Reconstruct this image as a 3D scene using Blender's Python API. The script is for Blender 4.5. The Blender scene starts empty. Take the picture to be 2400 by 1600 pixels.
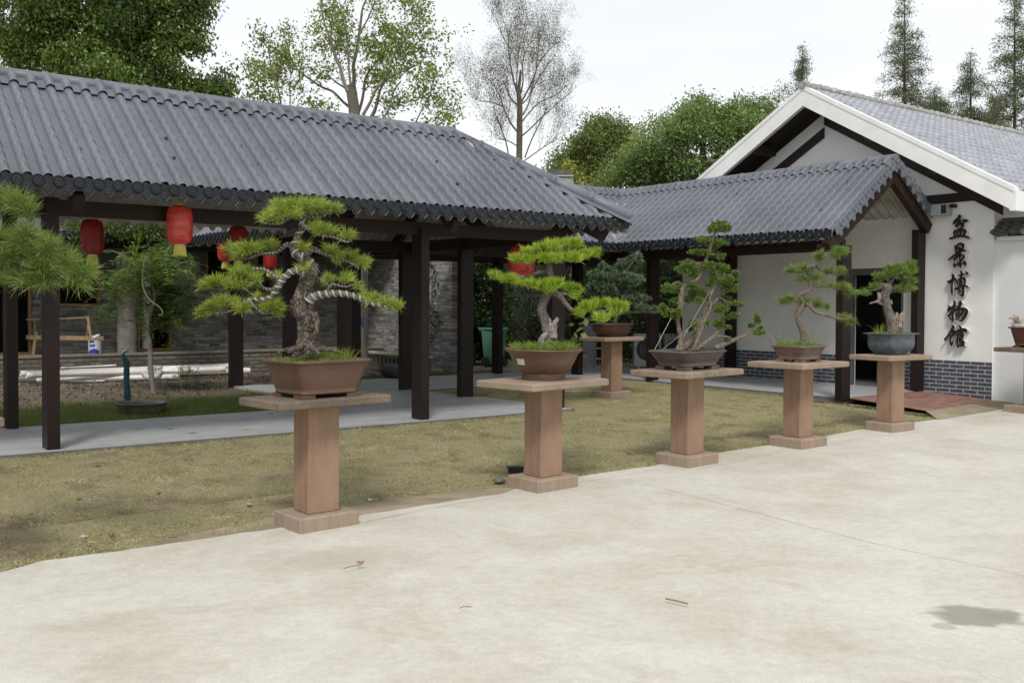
import bpy, math, random
import numpy as np
R_ = np.random.RandomState(7)
random.seed(7)
scene = bpy.context.scene
col = scene.collection
# ------------------------------------------------------------ camera
F = 2300.0; PITCH = math.radians(1.3); ROLL = math.radians(0.24); HC = 1.6
SHIFT = 800 - 711 - F * math.tan(PITCH)
cp, sp = math.cos(PITCH), math.sin(PITCH)
cr, sr = math.cos(ROLL), math.sin(ROLL)
FWD = np.array([0, cp, -sp]); UP0 = np.array([0, sp, cp]); RT0 = np.array([1., 0, 0])
RT = cr * RT0 + sr * UP0; UP = -sr * RT0 + cr * UP0
EYE = np.array([0, 0, HC])
cam_d = bpy.data.cameras.new('camera'); cam = bpy.data.objects.new('camera', cam_d); col.objects.link(cam)
from mathutils import Matrix, Vector
cam.matrix_world = Matrix(((RT[0], UP[0], -FWD[0], 0), (RT[1], UP[1], -FWD[1], 0), (RT[2], UP[2], -FWD[2], HC), (0, 0, 0, 1)))
cam_d.sensor_width = 36; cam_d.lens = 36 * F / 2400; cam_d.shift_y = -SHIFT / 2400
cam_d.clip_end = 3000
cam_d.dof.use_dof = True; cam_d.dof.focus_distance = 9.0; cam_d.dof.aperture_fstop = 8.0
scene.camera = cam
# ------------------------------------------------------------ world, sun, exposure
SUN = Vector((-0.02, -0.80, 0.95)).normalized()
el = math.asin(SUN.z); az = math.atan2(SUN.x, SUN.y)
wd = bpy.data.worlds.new("World"); scene.world = wd; wd.use_nodes = True
nt = wd.node_tree; nt.nodes.clear()
def wn(t): return nt.nodes.new(t)
sky = wn('ShaderNodeTexSky'); sky.sky_type = 'NISHITA'; sky.sun_disc = False
sky.sun_elevation = el; sky.sun_rotation = az
bg1 = wn('ShaderNodeBackground'); bg1.inputs[1].default_value = 0.05
bg2 = wn('ShaderNodeBackground'); bg2.inputs[1].default_value = 1.0
tc = wn('ShaderNodeTexCoord'); mp = wn('ShaderNodeMapping'); mp.inputs['Scale'].default_value = (1, 1, 3.5)
no = wn('ShaderNodeTexNoise'); no.inputs['Scale'].default_value = 1.6; no.inputs['Detail'].default_value = 4
ra = wn('ShaderNodeValToRGB')
ra.color_ramp.elements[0].position = 0.35; ra.color_ramp.elements[0].color = (0.80, 0.83, 0.87, 1)
ra.color_ramp.elements[1].position = 0.62; ra.color_ramp.elements[1].color = (0.97, 0.975, 0.98, 1)
add = wn('ShaderNodeAddShader'); out = wn('ShaderNodeOutputWorld')
nt.links.new(tc.outputs['Generated'], mp.inputs[0]); nt.links.new(mp.outputs[0], no.inputs['Vector'])
nt.links.new(no.outputs['Fac'], ra.inputs[0]); nt.links.new(ra.outputs[0], bg2.inputs[0])
nt.links.new(sky.outputs[0], bg1.inputs[0]); nt.links.new(bg1.outputs[0], add.inputs[0]); nt.links.new(bg2.outputs[0], add.inputs[1])
nt.links.new(add.outputs[0], out.inputs[0])
bg1.inputs[1].default_value = 0.015; bg2.inputs[1].default_value = 0.69
sl = bpy.data.lights.new('sun', 'SUN'); sl.energy = 1.7; sl.angle = math.radians(12); sl.color = (1.0, 0.965, 0.90)
so = bpy.data.objects.new('sun', sl); col.objects.link(so)
so.rotation_euler = SUN.to_track_quat('Z', 'Y').to_euler()
scene.view_settings.view_transform = 'Standard'; scene.view_settings.look = 'None'
scene.view_settings.exposure = 0.50; scene.view_settings.gamma = 1
scene.render.engine = 'CYCLES'

# ------------------------------------------------------------ projection helpers (pixels of the 2400 px photo -> points)
def ray(px, py): return FWD + RT * ((px - 1200) / F) + UP * (-(py - 800 + SHIFT) / F)
def G(px, py, z=0.):
    r = ray(px, py); return EYE + r * ((z - HC) / r[2])
def D(px, py, Y):
    r = ray(px, py); return EYE + r * (Y / r[1])
AV = np.array([.795, .6066, 0]); BV = np.array([-.6066, .795, 0]); OO = G(987, 984) * [1, 1, 0]
ANG = math.atan2(AV[1], AV[0])
def W(a, b, z=0.): return OO + a * AV + b * BV + np.array([0, 0, z])
def AB(w): d = np.array(w) - OO; return d @ AV, d @ BV
def onA(px, py, a):
    r = ray(px, py); w = EYE + r * ((a - (EYE - OO) @ AV) / (r @ AV)); return (w - OO) @ BV, w[2]
def onB(px, py, b):
    r = ray(px, py); w = EYE + r * ((b - (EYE - OO) @ BV) / (r @ BV)); return (w - OO) @ AV, w[2]
def zconc(a): return -.20 + .0075 * a
EDGE = [(-60, -3.95), (-5.88, -4.0), (-5.58, -3.86), (-5.07, -3.91), (-3.88, -3.95), (-1.56, -3.93), (-1.1, -3.75), (-.37, -3.7), (.69, -3.72),
        (2.0, -3.55), (3.0, -3.52), (4.3, -3.46), (5.24, -3.38), (7.19, -3.42), (7.3, -3.395), (9.7, -3.23), (60, -3.2)]
def edge_b(a): return np.interp(a, [e[0] for e in EDGE], [e[1] for e in EDGE])
def zlawn(a, b):
    e = edge_b(a); t = np.clip(-b / -e, 0, 1)
    zz = -.035 + (zconc(a) - .004 + .035) * t
    return np.where(b >= 0, -.035, np.where(b < e - .02, zconc(a) - .05, zz))

# ------------------------------------------------------------ mesh builder
class MB:
    def __init__(s): s.V = []; s.F = []; s.n = 0; s.uv = []
    def add(s, v, f, uv=None):
        v = np.asarray(v, float).reshape(-1, 3); f = np.asarray(f, int)
        if len(f) == 0: return s
        s.V.append(v); s.F.append(f + s.n); s.n += len(v); s.uv.append(uv); return s
    def box(s, c, size, U=(1, 0, 0), Vv=(0, 1, 0), Wv=(0, 0, 1), taper=1.0):
        c = np.array(c, float); U, Vv, Wv = [np.array(x, float) for x in (U, Vv, Wv)]
        sx, sy, sz = [q / 2 for q in size]; v = []
        for k, t in ((-1, 1.0), (1, taper)):
            for i, j in ((-1, -1), (1, -1), (1, 1), (-1, 1)): v.append(c + U * sx * i * t + Vv * sy * j * t + Wv * sz * k)
        return s.add(v, [(0, 3, 2, 1), (4, 5, 6, 7), (0, 1, 5, 4), (1, 2, 6, 5), (2, 3, 7, 6), (3, 0, 4, 7)])
    def gbox(s, a0, a1, b0, b1, z0, z1):
        v = [W(a, b, z) for z in (z0, z1) for a, b in ((a0, b0), (a1, b0), (a1, b1), (a0, b1))]
        return s.add(v, [(0, 3, 2, 1), (4, 5, 6, 7), (0, 1, 5, 4), (1, 2, 6, 5), (2, 3, 7, 6), (3, 0, 4, 7)])
    def beam(s, p, q, w, h, up=(0, 0, 1)):
        p = np.array(p, float); q = np.array(q, float); d = q - p; L = np.linalg.norm(d); d /= L
        x = np.cross(d, up); x /= np.linalg.norm(x); u = np.cross(x, d)
        return s.box((p + q) / 2, (w, h, L), x, u, d)
    def tube(s, pts, rad, seg=8, cap=True, jit=0., sq=None):
        P = np.array(pts, float); n = len(P); r = np.broadcast_to(np.array(rad, float), (n,))
        T = np.gradient(P, axis=0) if n > 2 else np.repeat((P[1] - P[0])[None], 2, 0)
        T /= np.linalg.norm(T, axis=1)[:, None] + 1e-9
        x = np.cross(T[0], [0.3, 0.2, 1.]); 
        if np.linalg.norm(x) < .1: x = np.cross(T[0], [1., 0, 0])
        x /= np.linalg.norm(x); V = []
        an = np.arange(seg) * 2 * np.pi / seg
        for i in range(n):
            x = x - T[i] * (x @ T[i]); x /= np.linalg.norm(x) + 1e-9; y = np.cross(T[i], x)
            rr = r[i] * (1 + jit * R_.uniform(-1, 1, seg)) if jit else r[i]
            V.append(P[i] + (np.cos(an) * rr)[:, None] * x + (np.sin(an) * rr)[:, None] * y)
        V = np.concatenate(V); f = []
        for i in range(n - 1):
            for j in range(seg):
                a = i * seg + j; b = i * seg + (j + 1) % seg; f.append((a, b, b + seg, a + seg))
        s.add(V, f)
        if cap:
            for i, o in ((0, 1), (n - 1, -1)):
                c = P[i][None]; ring = V[i * seg:(i + 1) * seg]
                s.add(np.concatenate([ring, c]), [((j + 1) % seg, j, seg) if o == 1 else (j, (j + 1) % seg, seg) for j in range(seg)])
        return s
    def lathe(s, c, prof, seg=32, sx=1., sy=1., ang=0., sq=0., cap0=True):
        """prof: list of (r, z); sq>0 pushes the outline towards a rounded rectangle"""
        c = np.array(c, float); t = np.arange(seg) * 2 * np.pi / seg
        cx, cy = np.cos(t), np.sin(t)
        if sq:
            m = (np.abs(cx) ** sq + np.abs(cy) ** sq) ** (1 / sq); cx, cy = cx / m, cy / m
        V = []
        for r, z in prof:
            x = cx * r * sx; y = cy * r * sy
            V.append(np.stack([c[0] + x * math.cos(ang) - y * math.sin(ang), c[1] + x * math.sin(ang) + y * math.cos(ang), np.full(seg, c[2] + z)], 1))
        f = [(i * seg + j, i * seg + (j + 1) % seg, (i + 1) * seg + (j + 1) % seg, (i + 1) * seg + j) for i in range(len(prof) - 1) for j in range(seg)]
        s.add(np.concatenate(V), f)
        if cap0: s.add(np.concatenate([V[0], [[c[0], c[1], c[2] + prof[0][1]]]]), [((j + 1) % seg, j, seg) for j in range(seg)])
        return s
    def build(s, name, mat, parent=None, smooth=False, origin=None):
        me = bpy.data.meshes.new(name)
        V = np.concatenate(s.V) if s.V else np.zeros((0, 3))
        if parent is not None: V = V - np.array(parent['_loc'])
        elif origin is not None: V = V - np.array(origin)
        nl = sum(f.size for f in s.F); npoly = sum(len(f) for f in s.F)
        me.vertices.add(len(V)); me.vertices.foreach_set('co', V.astype('f4').ravel())
        me.loops.add(nl); me.polygons.add(npoly)
        me.loops.foreach_set('vertex_index', np.concatenate([f.ravel() for f in s.F]).astype('i4'))
        tot = np.concatenate([np.full(len(f), f.shape[1]) for f in s.F]); st = np.concatenate([[0], np.cumsum(tot)[:-1]])
        me.polygons.foreach_set('loop_start', st.astype('i4'))
        try: me.polygons.foreach_set('loop_total', tot.astype('i4'))
        except Exception: pass
        if any(u is not None for u in s.uv):
            lay = me.uv_layers.new(name='UVMap'); a = []
            for f, u in zip(s.F, s.uv):
                a.append(np.zeros((f.size, 2)) if u is None else np.asarray(u, float).reshape(-1, 2)[(f - f.min()).ravel()])
            lay.data.foreach_set('uv', np.concatenate(a).astype('f4').ravel())
        me.update(calc_edges=True); me.validate()
        me.polygons.foreach_set('use_smooth', np.full(len(me.polygons), bool(smooth))); me.update()
        me.materials.append(mat)
        o = bpy.data.objects.new(name, me); col.objects.link(o)
        if parent is not None: o.parent = parent if not isinstance(parent, dict) else parent['o']
        elif origin is not None: o.location = origin
        o['_loc'] = list(parent['_loc']) if parent is not None else (list(origin) if origin is not None else [0, 0, 0])
        return o
def tag(o, label=None, cat=None, group=None, kind=None):
    if label: o['label'] = label
    if cat: o['category'] = cat
    if group: o['group'] = group
    if kind: o['kind'] = kind
    return o
def empty(name, loc, label, cat, group=None):
    o = bpy.data.objects.new(name, None); col.objects.link(o); o.location = [float(q) for q in loc]; o.empty_display_size = .1
    o['_loc'] = [float(q) for q in loc]
    return tag(o, label, cat, group)
def copy_thing(root, loc, rz=0., label=None):
    c = root.copy(); col.objects.link(c); c.location = [float(q) for q in loc]; c.rotation_euler = (0, 0, rz)
    if label: c['label'] = label
    def rec(a, b):
        for ch in list(a.children):
            d = ch.copy(); col.objects.link(d); d.parent = b; rec(ch, d)
    rec(root, c)
    return c

# ------------------------------------------------------------ materials
def mk(name):
    m = bpy.data.materials.new(name); m.use_nodes = True; n = m.node_tree; n.nodes.clear()
    o = n.nodes.new('ShaderNodeOutputMaterial'); p = n.nodes.new('ShaderNodeBsdfPrincipled'); n.links.new(p.outputs[0], o.inputs[0])
    return m, n, p, o
def N(n, t, **k):
    q = n.nodes.new(t)
    for a, b in k.items():
        if a.startswith('i_'): q.inputs[a[2:].replace('_', ' ')].default_value = b
        else: setattr(q, a, b)
    return q
def c4(c): return (c[0], c[1], c[2], 1)
def noise(n, scale, detail=5, rough=.55, vec=None, dist=0):
    q = N(n, 'ShaderNodeTexNoise'); q.inputs['Scale'].default_value = scale; q.inputs['Detail'].default_value = detail
    q.inputs['Roughness'].default_value = rough; q.inputs['Distortion'].default_value = dist
    if vec is None:
        t = N(n, 'ShaderNodeTexCoord'); n.links.new(t.outputs['Object'], q.inputs['Vector'])
    else: n.links.new(vec, q.inputs['Vector'])
    return q.outputs['Fac']
def ramp(n, fac, stops):
    q = N(n, 'ShaderNodeValToRGB'); e = q.color_ramp.elements
    while len(e) < len(stops): e.new(.5)
    for i, (p, c) in enumerate(stops): e[i].position = p; e[i].color = c4(c) if hasattr(c, '__len__') else (c, c, c, 1)
    n.links.new(fac, q.inputs[0]); return q.outputs[0]
def mix(n, fac, a, b, mode='MIX'):
    q = N(n, 'ShaderNodeMix', data_type='RGBA', blend_type=mode)
    for s_, v in ((0, fac), (6, a), (7, b)):
        if hasattr(v, 'links'): n.links.new(v, q.inputs[s_])
        else: q.inputs[s_].default_value = v if s_ == 0 else c4(v)
    return q.outputs[2]
def bump(n, p, h, st=.3, dist=.01):
    q = N(n, 'ShaderNodeBump'); q.inputs['Strength'].default_value = st; q.inputs['Distance'].default_value = dist
    n.links.new(h, q.inputs['Height']); n.links.new(q.outputs[0], p.inputs['Normal'])
def plain(name, c, rough=.6, var=.12, vs=3., bs=60., bst=.15, bd=.004, metal=0., c2=None, spec=.5, stretch=None):
    m, n, p, o = mk(name); vec = None
    if stretch:
        t = N(n, 'ShaderNodeTexCoord'); mp_ = N(n, 'ShaderNodeMapping'); mp_.inputs['Scale'].default_value = stretch
        n.links.new(t.outputs['Object'], mp_.inputs[0]); vec = mp_.outputs[0]
    f = noise(n, vs, 6, .6, vec)
    a = tuple(min(1, x * (1 + var)) for x in c); b = tuple(x * (1 - var) for x in c) if c2 is None else c2
    cc = ramp(n, f, [(.3, b), (.7, a)])
    n.links.new(cc, p.inputs['Base Color']); p.inputs['Roughness'].default_value = rough; p.inputs['Metallic'].default_value = metal
    p.inputs['Specular IOR Level'].default_value = spec
    if bst: bump(n, p, noise(n, bs, 4, .6, vec), bst, bd)
    return m
def leafmat(name, cols, rough=.5, trans=.3, nscale=3., spec=.4):
    m, n, p, o = mk(name); g = N(n, 'ShaderNodeNewGeometry')
    f = noise(n, nscale, 3)
    ad = N(n, 'ShaderNodeMath', operation='MULTIPLY_ADD'); n.links.new(g.outputs['Random Per Island'], ad.inputs[0]); ad.inputs[1].default_value = .5
    n.links.new(f, ad.inputs[2])
    sb = N(n, 'ShaderNodeMath', operation='SUBTRACT'); n.links.new(ad.outputs[0], sb.inputs[0]); sb.inputs[1].default_value = .25
    k = len(cols); cc = ramp(n, sb.outputs[0], [(.2 + .6 * i / (k - 1), c) for i, c in enumerate(cols)])
    n.links.new(cc, p.inputs['Base Color']); p.inputs['Roughness'].default_value = rough; p.inputs['Specular IOR Level'].default_value = spec
    t = N(n, 'ShaderNodeBsdfTranslucent'); n.links.new(mix(n, .5, cc, (.35, .45, .08)), t.inputs[0])
    ms = N(n, 'ShaderNodeMixShader'); ms.inputs[0].default_value = trans
    n.links.new(p.outputs[0], ms.inputs[1]); n.links.new(t.outputs[0], ms.inputs[2]); n.links.new(ms.outputs[0], o.inputs[0])
    return m
def brickmat(name, c1, c2, mortar, bw, bh, ms, rough=.8, dirt=None, bst=.6, wob=.0, sq=1.):
    m, n, p, o = mk(name); uv = N(n, 'ShaderNodeTexCoord')
    vec = uv.outputs['UV']
    if wob:
        nz = N(n, 'ShaderNodeTexNoise'); nz.inputs['Scale'].default_value = 6; n.links.new(uv.outputs['UV'], nz.inputs['Vector'])
        sc = N(n, 'ShaderNodeVectorMath', operation='MULTIPLY_ADD'); n.links.new(nz.outputs['Color'], sc.inputs[0]); sc.inputs[1].default_value = (wob, wob, 0); n.links.new(vec, sc.inputs[2]); vec = sc.outputs[0]
    b = N(n, 'ShaderNodeTexBrick'); n.links.new(vec, b.inputs['Vector'])
    for k, v in (('Color1', c4(c1)), ('Color2', c4(c2)), ('Mortar', c4(mortar)), ('Scale', 1.), ('Mortar Size', ms), ('Mortar Smooth', .15), ('Brick Width', bw), ('Row Height', bh), ('Bias', 0.)): b.inputs[k].default_value = v
    cc = b.outputs['Color']
    nf = noise(n, 9, 6, .65, uv.outputs['UV'])
    cc = mix(n, 1., cc, ramp(n, nf, [(.3, .72), (.7, 1.2)]), 'MULTIPLY')
    if dirt is not None:
        cc = mix(n, ramp(n, noise(n, 1.3, 7, .7, uv.outputs['UV']), [(.52, 0), (.68, .75)]), cc, dirt)
    n.links.new(cc, p.inputs['Base Color']); p.inputs['Roughness'].default_value = rough
    h = N(n, 'ShaderNodeMath', operation='MULTIPLY_ADD'); n.links.new(nf, h.inputs[0]); h.inputs[1].default_value = .5
    inv = N(n, 'ShaderNodeMath', operation='SUBTRACT'); inv.inputs[0].default_value = 1; n.links.new(b.outputs['Fac'], inv.inputs[1]); n.links.new(inv.outputs[0], h.inputs[2])
    bump(n, p, h.outputs[0], bst, .012)
    return m

TILE = plain('glazed_tile', (.130, .140, .162), .50, .16, .9, 25, .06, .003, c2=(.092, .100, .118), spec=.45)
TILE_DARK = plain('dark_glazed_tile', (.009, .0115, .016), .36, .15, 4, 40, .08, .003, spec=.4)
LINING = plain('resin_underside', (.42, .41, .37), .7, .15, 2.5, 30, .1, c2=(.25, .235, .2))
POSTM = plain('dark_brown_paint', (.015, .0075, .006), .5, .3, 2.2, 30, .15, .003, c2=(.007, .0037, .0033), stretch=(1, 1, .35), spec=.28)
BEAMM = plain('brown_beam_paint', (.022, .012, .0095), .55, .3, 3, 30, .15, .003, spec=.3)
STUCCO = plain('white_stucco', (.80, .80, .78), .85, .0, .7, 25, .25, .004, c2=(.63, .63, .60))
WHITEP = plain('white_barge_paint', (.80, .80, .785), .7, .02, 2, 30, .2, .004, c2=(.70, .695, .67))
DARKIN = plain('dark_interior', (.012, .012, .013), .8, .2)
GREYMET = plain('grey_metal_frame', (.10, .10, .095), .45, .1)
STONE = None
def stone(name, c, c2, c3):
    m, n, p, o = mk(name); tcx = N(n, 'ShaderNodeTexCoord')
    cc = ramp(n, noise(n, 2.2, 6, .6), [(.3, c2), (.68, c)])
    sepx = N(n, 'ShaderNodeSeparateXYZ'); n.links.new(tcx.outputs['Object'], sepx.inputs[0])
    mpz = N(n, 'ShaderNodeMapping'); mpz.inputs['Scale'].default_value = (7, 7, 1.1); n.links.new(tcx.outputs['Object'], mpz.inputs[0])
    cc = mix(n, 1., cc, ramp(n, noise(n, 1.6, 7, .7, mpz.outputs[0]), [(.3, .76), (.55, 1.02), (.75, 1.12)]), 'MULTIPLY')
    fine = noise(n, 130, 3, .6); cc = mix(n, 1., cc, ramp(n, fine, [(.3, .8), (.7, 1.15)]), 'MULTIPLY')
    v = N(n, 'ShaderNodeTexVoronoi'); v.inputs['Scale'].default_value = 28; n.links.new(tcx.outputs['Object'], v.inputs['Vector'])
    sp_ = ramp(n, v.outputs['Distance'], [(.045, .8), (.085, 0)])
    pick = N(n, 'ShaderNodeMath', operation='GREATER_THAN'); pick.inputs[1].default_value = .72
    se = N(n, 'ShaderNodeSeparateColor'); n.links.new(v.outputs['Color'], se.inputs[0]); n.links.new(se.outputs[0], pick.inputs[0])
    mu = N(n, 'ShaderNodeMath', operation='MULTIPLY'); n.links.new(sp_, mu.inputs[0]); n.links.new(pick.outputs[0], mu.inputs[1])
    cc = mix(n, mu.outputs[0], cc, c3)
    n.links.new(cc, p.inputs['Base Color']); p.inputs['Roughness'].default_value = .85; bump(n, p, noise(n, 160, 3), .25, .003)
    return m
STONE = stone('red_sandstone', (.325, .208, .135), (.262, .165, .108), (.5, .42, .33))
STONEB = stone('pinkish_sandstone', (.335, .25, .185), (.27, .20, .148), (.45, .38, .3))
def slabmat(nm='mossy_slab', g=1., th=.5):
    m, n, p, o = mk(nm)
    cc = ramp(n, noise(n, 4, 6, .6), [(.3, (.21 * g, .155 * g, .11 * g)), (.7, (.30 * g, .225 * g, .165 * g))])
    cc = mix(n, ramp(n, noise(n, 3.2, 8, .75), [(th, 0), (th + .16, .70)]), cc, (.085, .072, .052))
    cc = mix(n, ramp(n, noise(n, 45, 4, .7), [(.62, 0), (.67, .5)]), cc, (.36, .32, .22))
    n.links.new(cc, p.inputs['Base Color']); p.inputs['Roughness'].default_value = .9; bump(n, p, noise(n, 90, 5, .7), .5, .004)
    return m
SLAB = slabmat(); SLABD = slabmat('dark_weathered_slab', .72, .40); SLABP = slabmat('plain_slab', 1.1, .58)
CLAY = plain('brown_clay', (.115, .060, .038), .42, .12, 5, 120, .1, .002, c2=(.085, .044, .029))
CLAY2 = plain('umber_clay', (.120, .070, .045), .36, .12, 6, 120, .08, .002, c2=(.085, .047, .031))
CLAY3 = plain('grey_brown_clay', (.105, .085, .067), .45, .15, 6, 120, .1, .002, c2=(.06, .05, .04))
CLAY4 = plain('dusty_mauve_clay', (.16, .115, .095), .6, .15, 9, 120, .15, .002, c2=(.10, .072, .06))
GLAZE = plain('mottled_blue_grey_glaze', (.10, .125, .15), .35, .1, 14, 120, .1, .002, c2=(.045, .055, .068))
CLAY7 = plain('dark_brown_clay', (.07, .036, .026), .4, .15, 8, 120, .1, .002, c2=(.04, .021, .016))
SOIL = plain('potting_soil', (.06, .045, .03), .95, .4, 30, 90, .9, .01)
def barkmat(name, c1, c2, c3, sc=10, bd=.02):
    m, n, p, o = mk(name); t = N(n, 'ShaderNodeTexCoord'); mp_ = N(n, 'ShaderNodeMapping'); mp_.inputs['Scale'].default_value = (1, 1, .38)
    n.links.new(t.outputs['Object'], mp_.inputs[0])
    v = N(n, 'ShaderNodeTexVoronoi'); v.inputs['Scale'].default_value = sc * 2.2; v.feature = 'DISTANCE_TO_EDGE'
    nz = N(n, 'ShaderNodeTexNoise'); nz.inputs['Scale'].default_value = sc * 1.4; nz.inputs['Detail'].default_value = 6; n.links.new(mp_.outputs[0], nz.inputs['Vector'])
    ad = N(n, 'ShaderNodeVectorMath', operation='MULTIPLY_ADD'); n.links.new(nz.outputs['Color'], ad.inputs[0]); ad.inputs[1].default_value = (.12, .12, .12); n.links.new(mp_.outputs[0], ad.inputs[2])
    n.links.new(ad.outputs[0], v.inputs['Vector'])
    cr_ = ramp(n, v.outputs['Distance'], [(.0, c1), (.16, c2), (.5, c3)])
    cc = mix(n, 1., cr_, ramp(n, nz.outputs['Fac'], [(.3, .55), (.7, 1.35)]), 'MULTIPLY')
    n.links.new(cc, p.inputs['Base Color']); p.inputs['Roughness'].default_value = .9
    h = N(n, 'ShaderNodeMath', operation='MULTIPLY_ADD'); n.links.new(v.outputs['Distance'], h.inputs[0]); h.inputs[1].default_value = 1.5; n.links.new(nz.outputs['Fac'], h.inputs[2])
    bump(n, p, h.outputs[0], .9, bd); return m
BARK_PINE = barkmat('pine_bark', (.03, .022, .015), (.15, .12, .09), (.30, .265, .22), 14, .02)
BARK_GREY = barkmat('grey_bark', (.06, .05, .04), (.2, .17, .135), (.31, .275, .225), 20, .012)
BARK_JUN = barkmat('juniper_bark', (.07, .05, .035), (.26, .21, .16), (.40, .35, .29), 26, .008)
BARK_TREE = plain('tree_bark', (.17, .15, .12), .9, .3, 3, 30, .5, .01, stretch=(1, 1, .3))
BARK_DARK = plain('dark_tree_bark', (.06, .05, .035), .9, .3, 3, 30, .5, .01)
TWIG = plain('bonsai_twig', (.15, .115, .08), .85, .3, 30, 150, .5, .003)
WIRE = plain('aluminium_wire', (.55, .54, .52), .4, .1, 10, 0, 0, metal=.3)
WIRE_C = plain('copper_wire', (.34, .24, .15), .5, .15, 10, 0, 0, metal=.2)
PINE1 = leafmat('pine_needles_bright', [(.10, .16, .015), (.25, .33, .04), (.46, .52, .11)], .45, .25, 9)
PINE2 = leafmat('pine_needles_lime', [(.13, .215, .012), (.29, .42, .03), (.46, .58, .08)], .45, .25, 9)
PINE3 = leafmat('pine_needles_green', [(.07, .125, .022), (.155, .235, .05), (.26, .34, .09)], .45, .25, 9)
PINE0 = leafmat('pine_needles_olive', [(.06, .12, .012), (.16, .24, .04), (.32, .37, .14)], .45, .25, 7)
WPINE = leafmat('white_pine_needles', [(.035, .065, .035), (.10, .155, .09), (.21, .27, .18)], .5, .15, 12)
JUNI = leafmat('juniper_scales', [(.045, .09, .015), (.12, .195, .035), (.24, .33, .07)], .6, .15, 16)
GRASSM = leafmat('pot_grass', [(.08, .14, .015), (.17, .25, .03), (.30, .33, .06)], .5, .3, 10)
LAWN = leafmat('dry_lawn_blades', [(.16, .125, .07), (.42, .365, .20), (.27, .30, .11), (.66, .60, .39)], .8, .15, 3.2, .1)
GREENG = leafmat('shade_grass', [(.055, .09, .022), (.11, .16, .04), (.19, .22, .08)], .7, .25, 2.5)
CAMPH = leafmat('camphor_leaves', [(.030, .062, .012), (.085, .150, .028), (.21, .29, .06)], .38, .28, .75, .5)
SPRD = leafmat('light_green_leaves', [(.09, .13, .025), (.19, .26, .05), (.31, .37, .09)], .45, .4, .8)
SPARSE = leafmat('thin_olive_leaves', [(.035, .04, .018), (.06, .06, .03), (.10, .09, .05)], .6, .3, .5)
OLIVE = leafmat('olive_leaves', [(.065, .09, .025), (.13, .17, .045), (.22, .26, .08)], .55, .25, .8)
BRIGHT = leafmat('pinnate_leaves', [(.045, .09, .022), (.12, .20, .045), (.29, .38, .13)], .35, .35, .9, .6)
CONIF = leafmat('redwood_foliage', [(.055, .075, .045), (.10, .12, .075), (.155, .175, .11)], .6, .25, .5)
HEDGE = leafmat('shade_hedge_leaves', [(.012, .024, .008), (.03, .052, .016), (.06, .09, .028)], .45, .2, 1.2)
WIST = leafmat('vine_leaves', [(.03, .065, .012), (.085, .15, .02), (.19, .28, .035)], .4, .35, 2.0)
def wood(name, c): return plain(name, c, .8, .25, 12, 60, .3, .003, stretch=(1, 1, .2))
RAWWOOD = wood('raw_timber', (.28, .19, .11)); FRAMEW = wood('yellow_pine_frame', (.20, .12, .045))
PVC = plain('white_pvc', (.78, .77, .74), .4, .05, 3, 0, 0, c2=(.62, .58, .51))
RED = plain('red_lantern_silk', (.26, .006, .007), .45, .15, 3, 0, 0, c2=(.15, .004, .005))
REDW = plain('worn_red_lantern', (.62, .075, .05), .3, .3, 5, 0, 0, c2=(.42, .022, .018), stretch=(1, 1, 4))
GOLD = plain('gold_band', (.42, .34, .05), .4, .2, 20, 0, 0)
YELLOW = plain('yellow_fringe', (.62, .58, .12), .6, .15, 40, 0, 0)
STEEL = plain('galvanised_steel', (.35, .35, .34), .35, .2, 8, 0, 0, metal=.8)
MAROON = plain('maroon_letter_face', (.022, .008, .008), .35, .1, 5, 0, 0)
LETSIDE = plain('white_letter_side', (.58, .58, .56), .6, .05)

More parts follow.
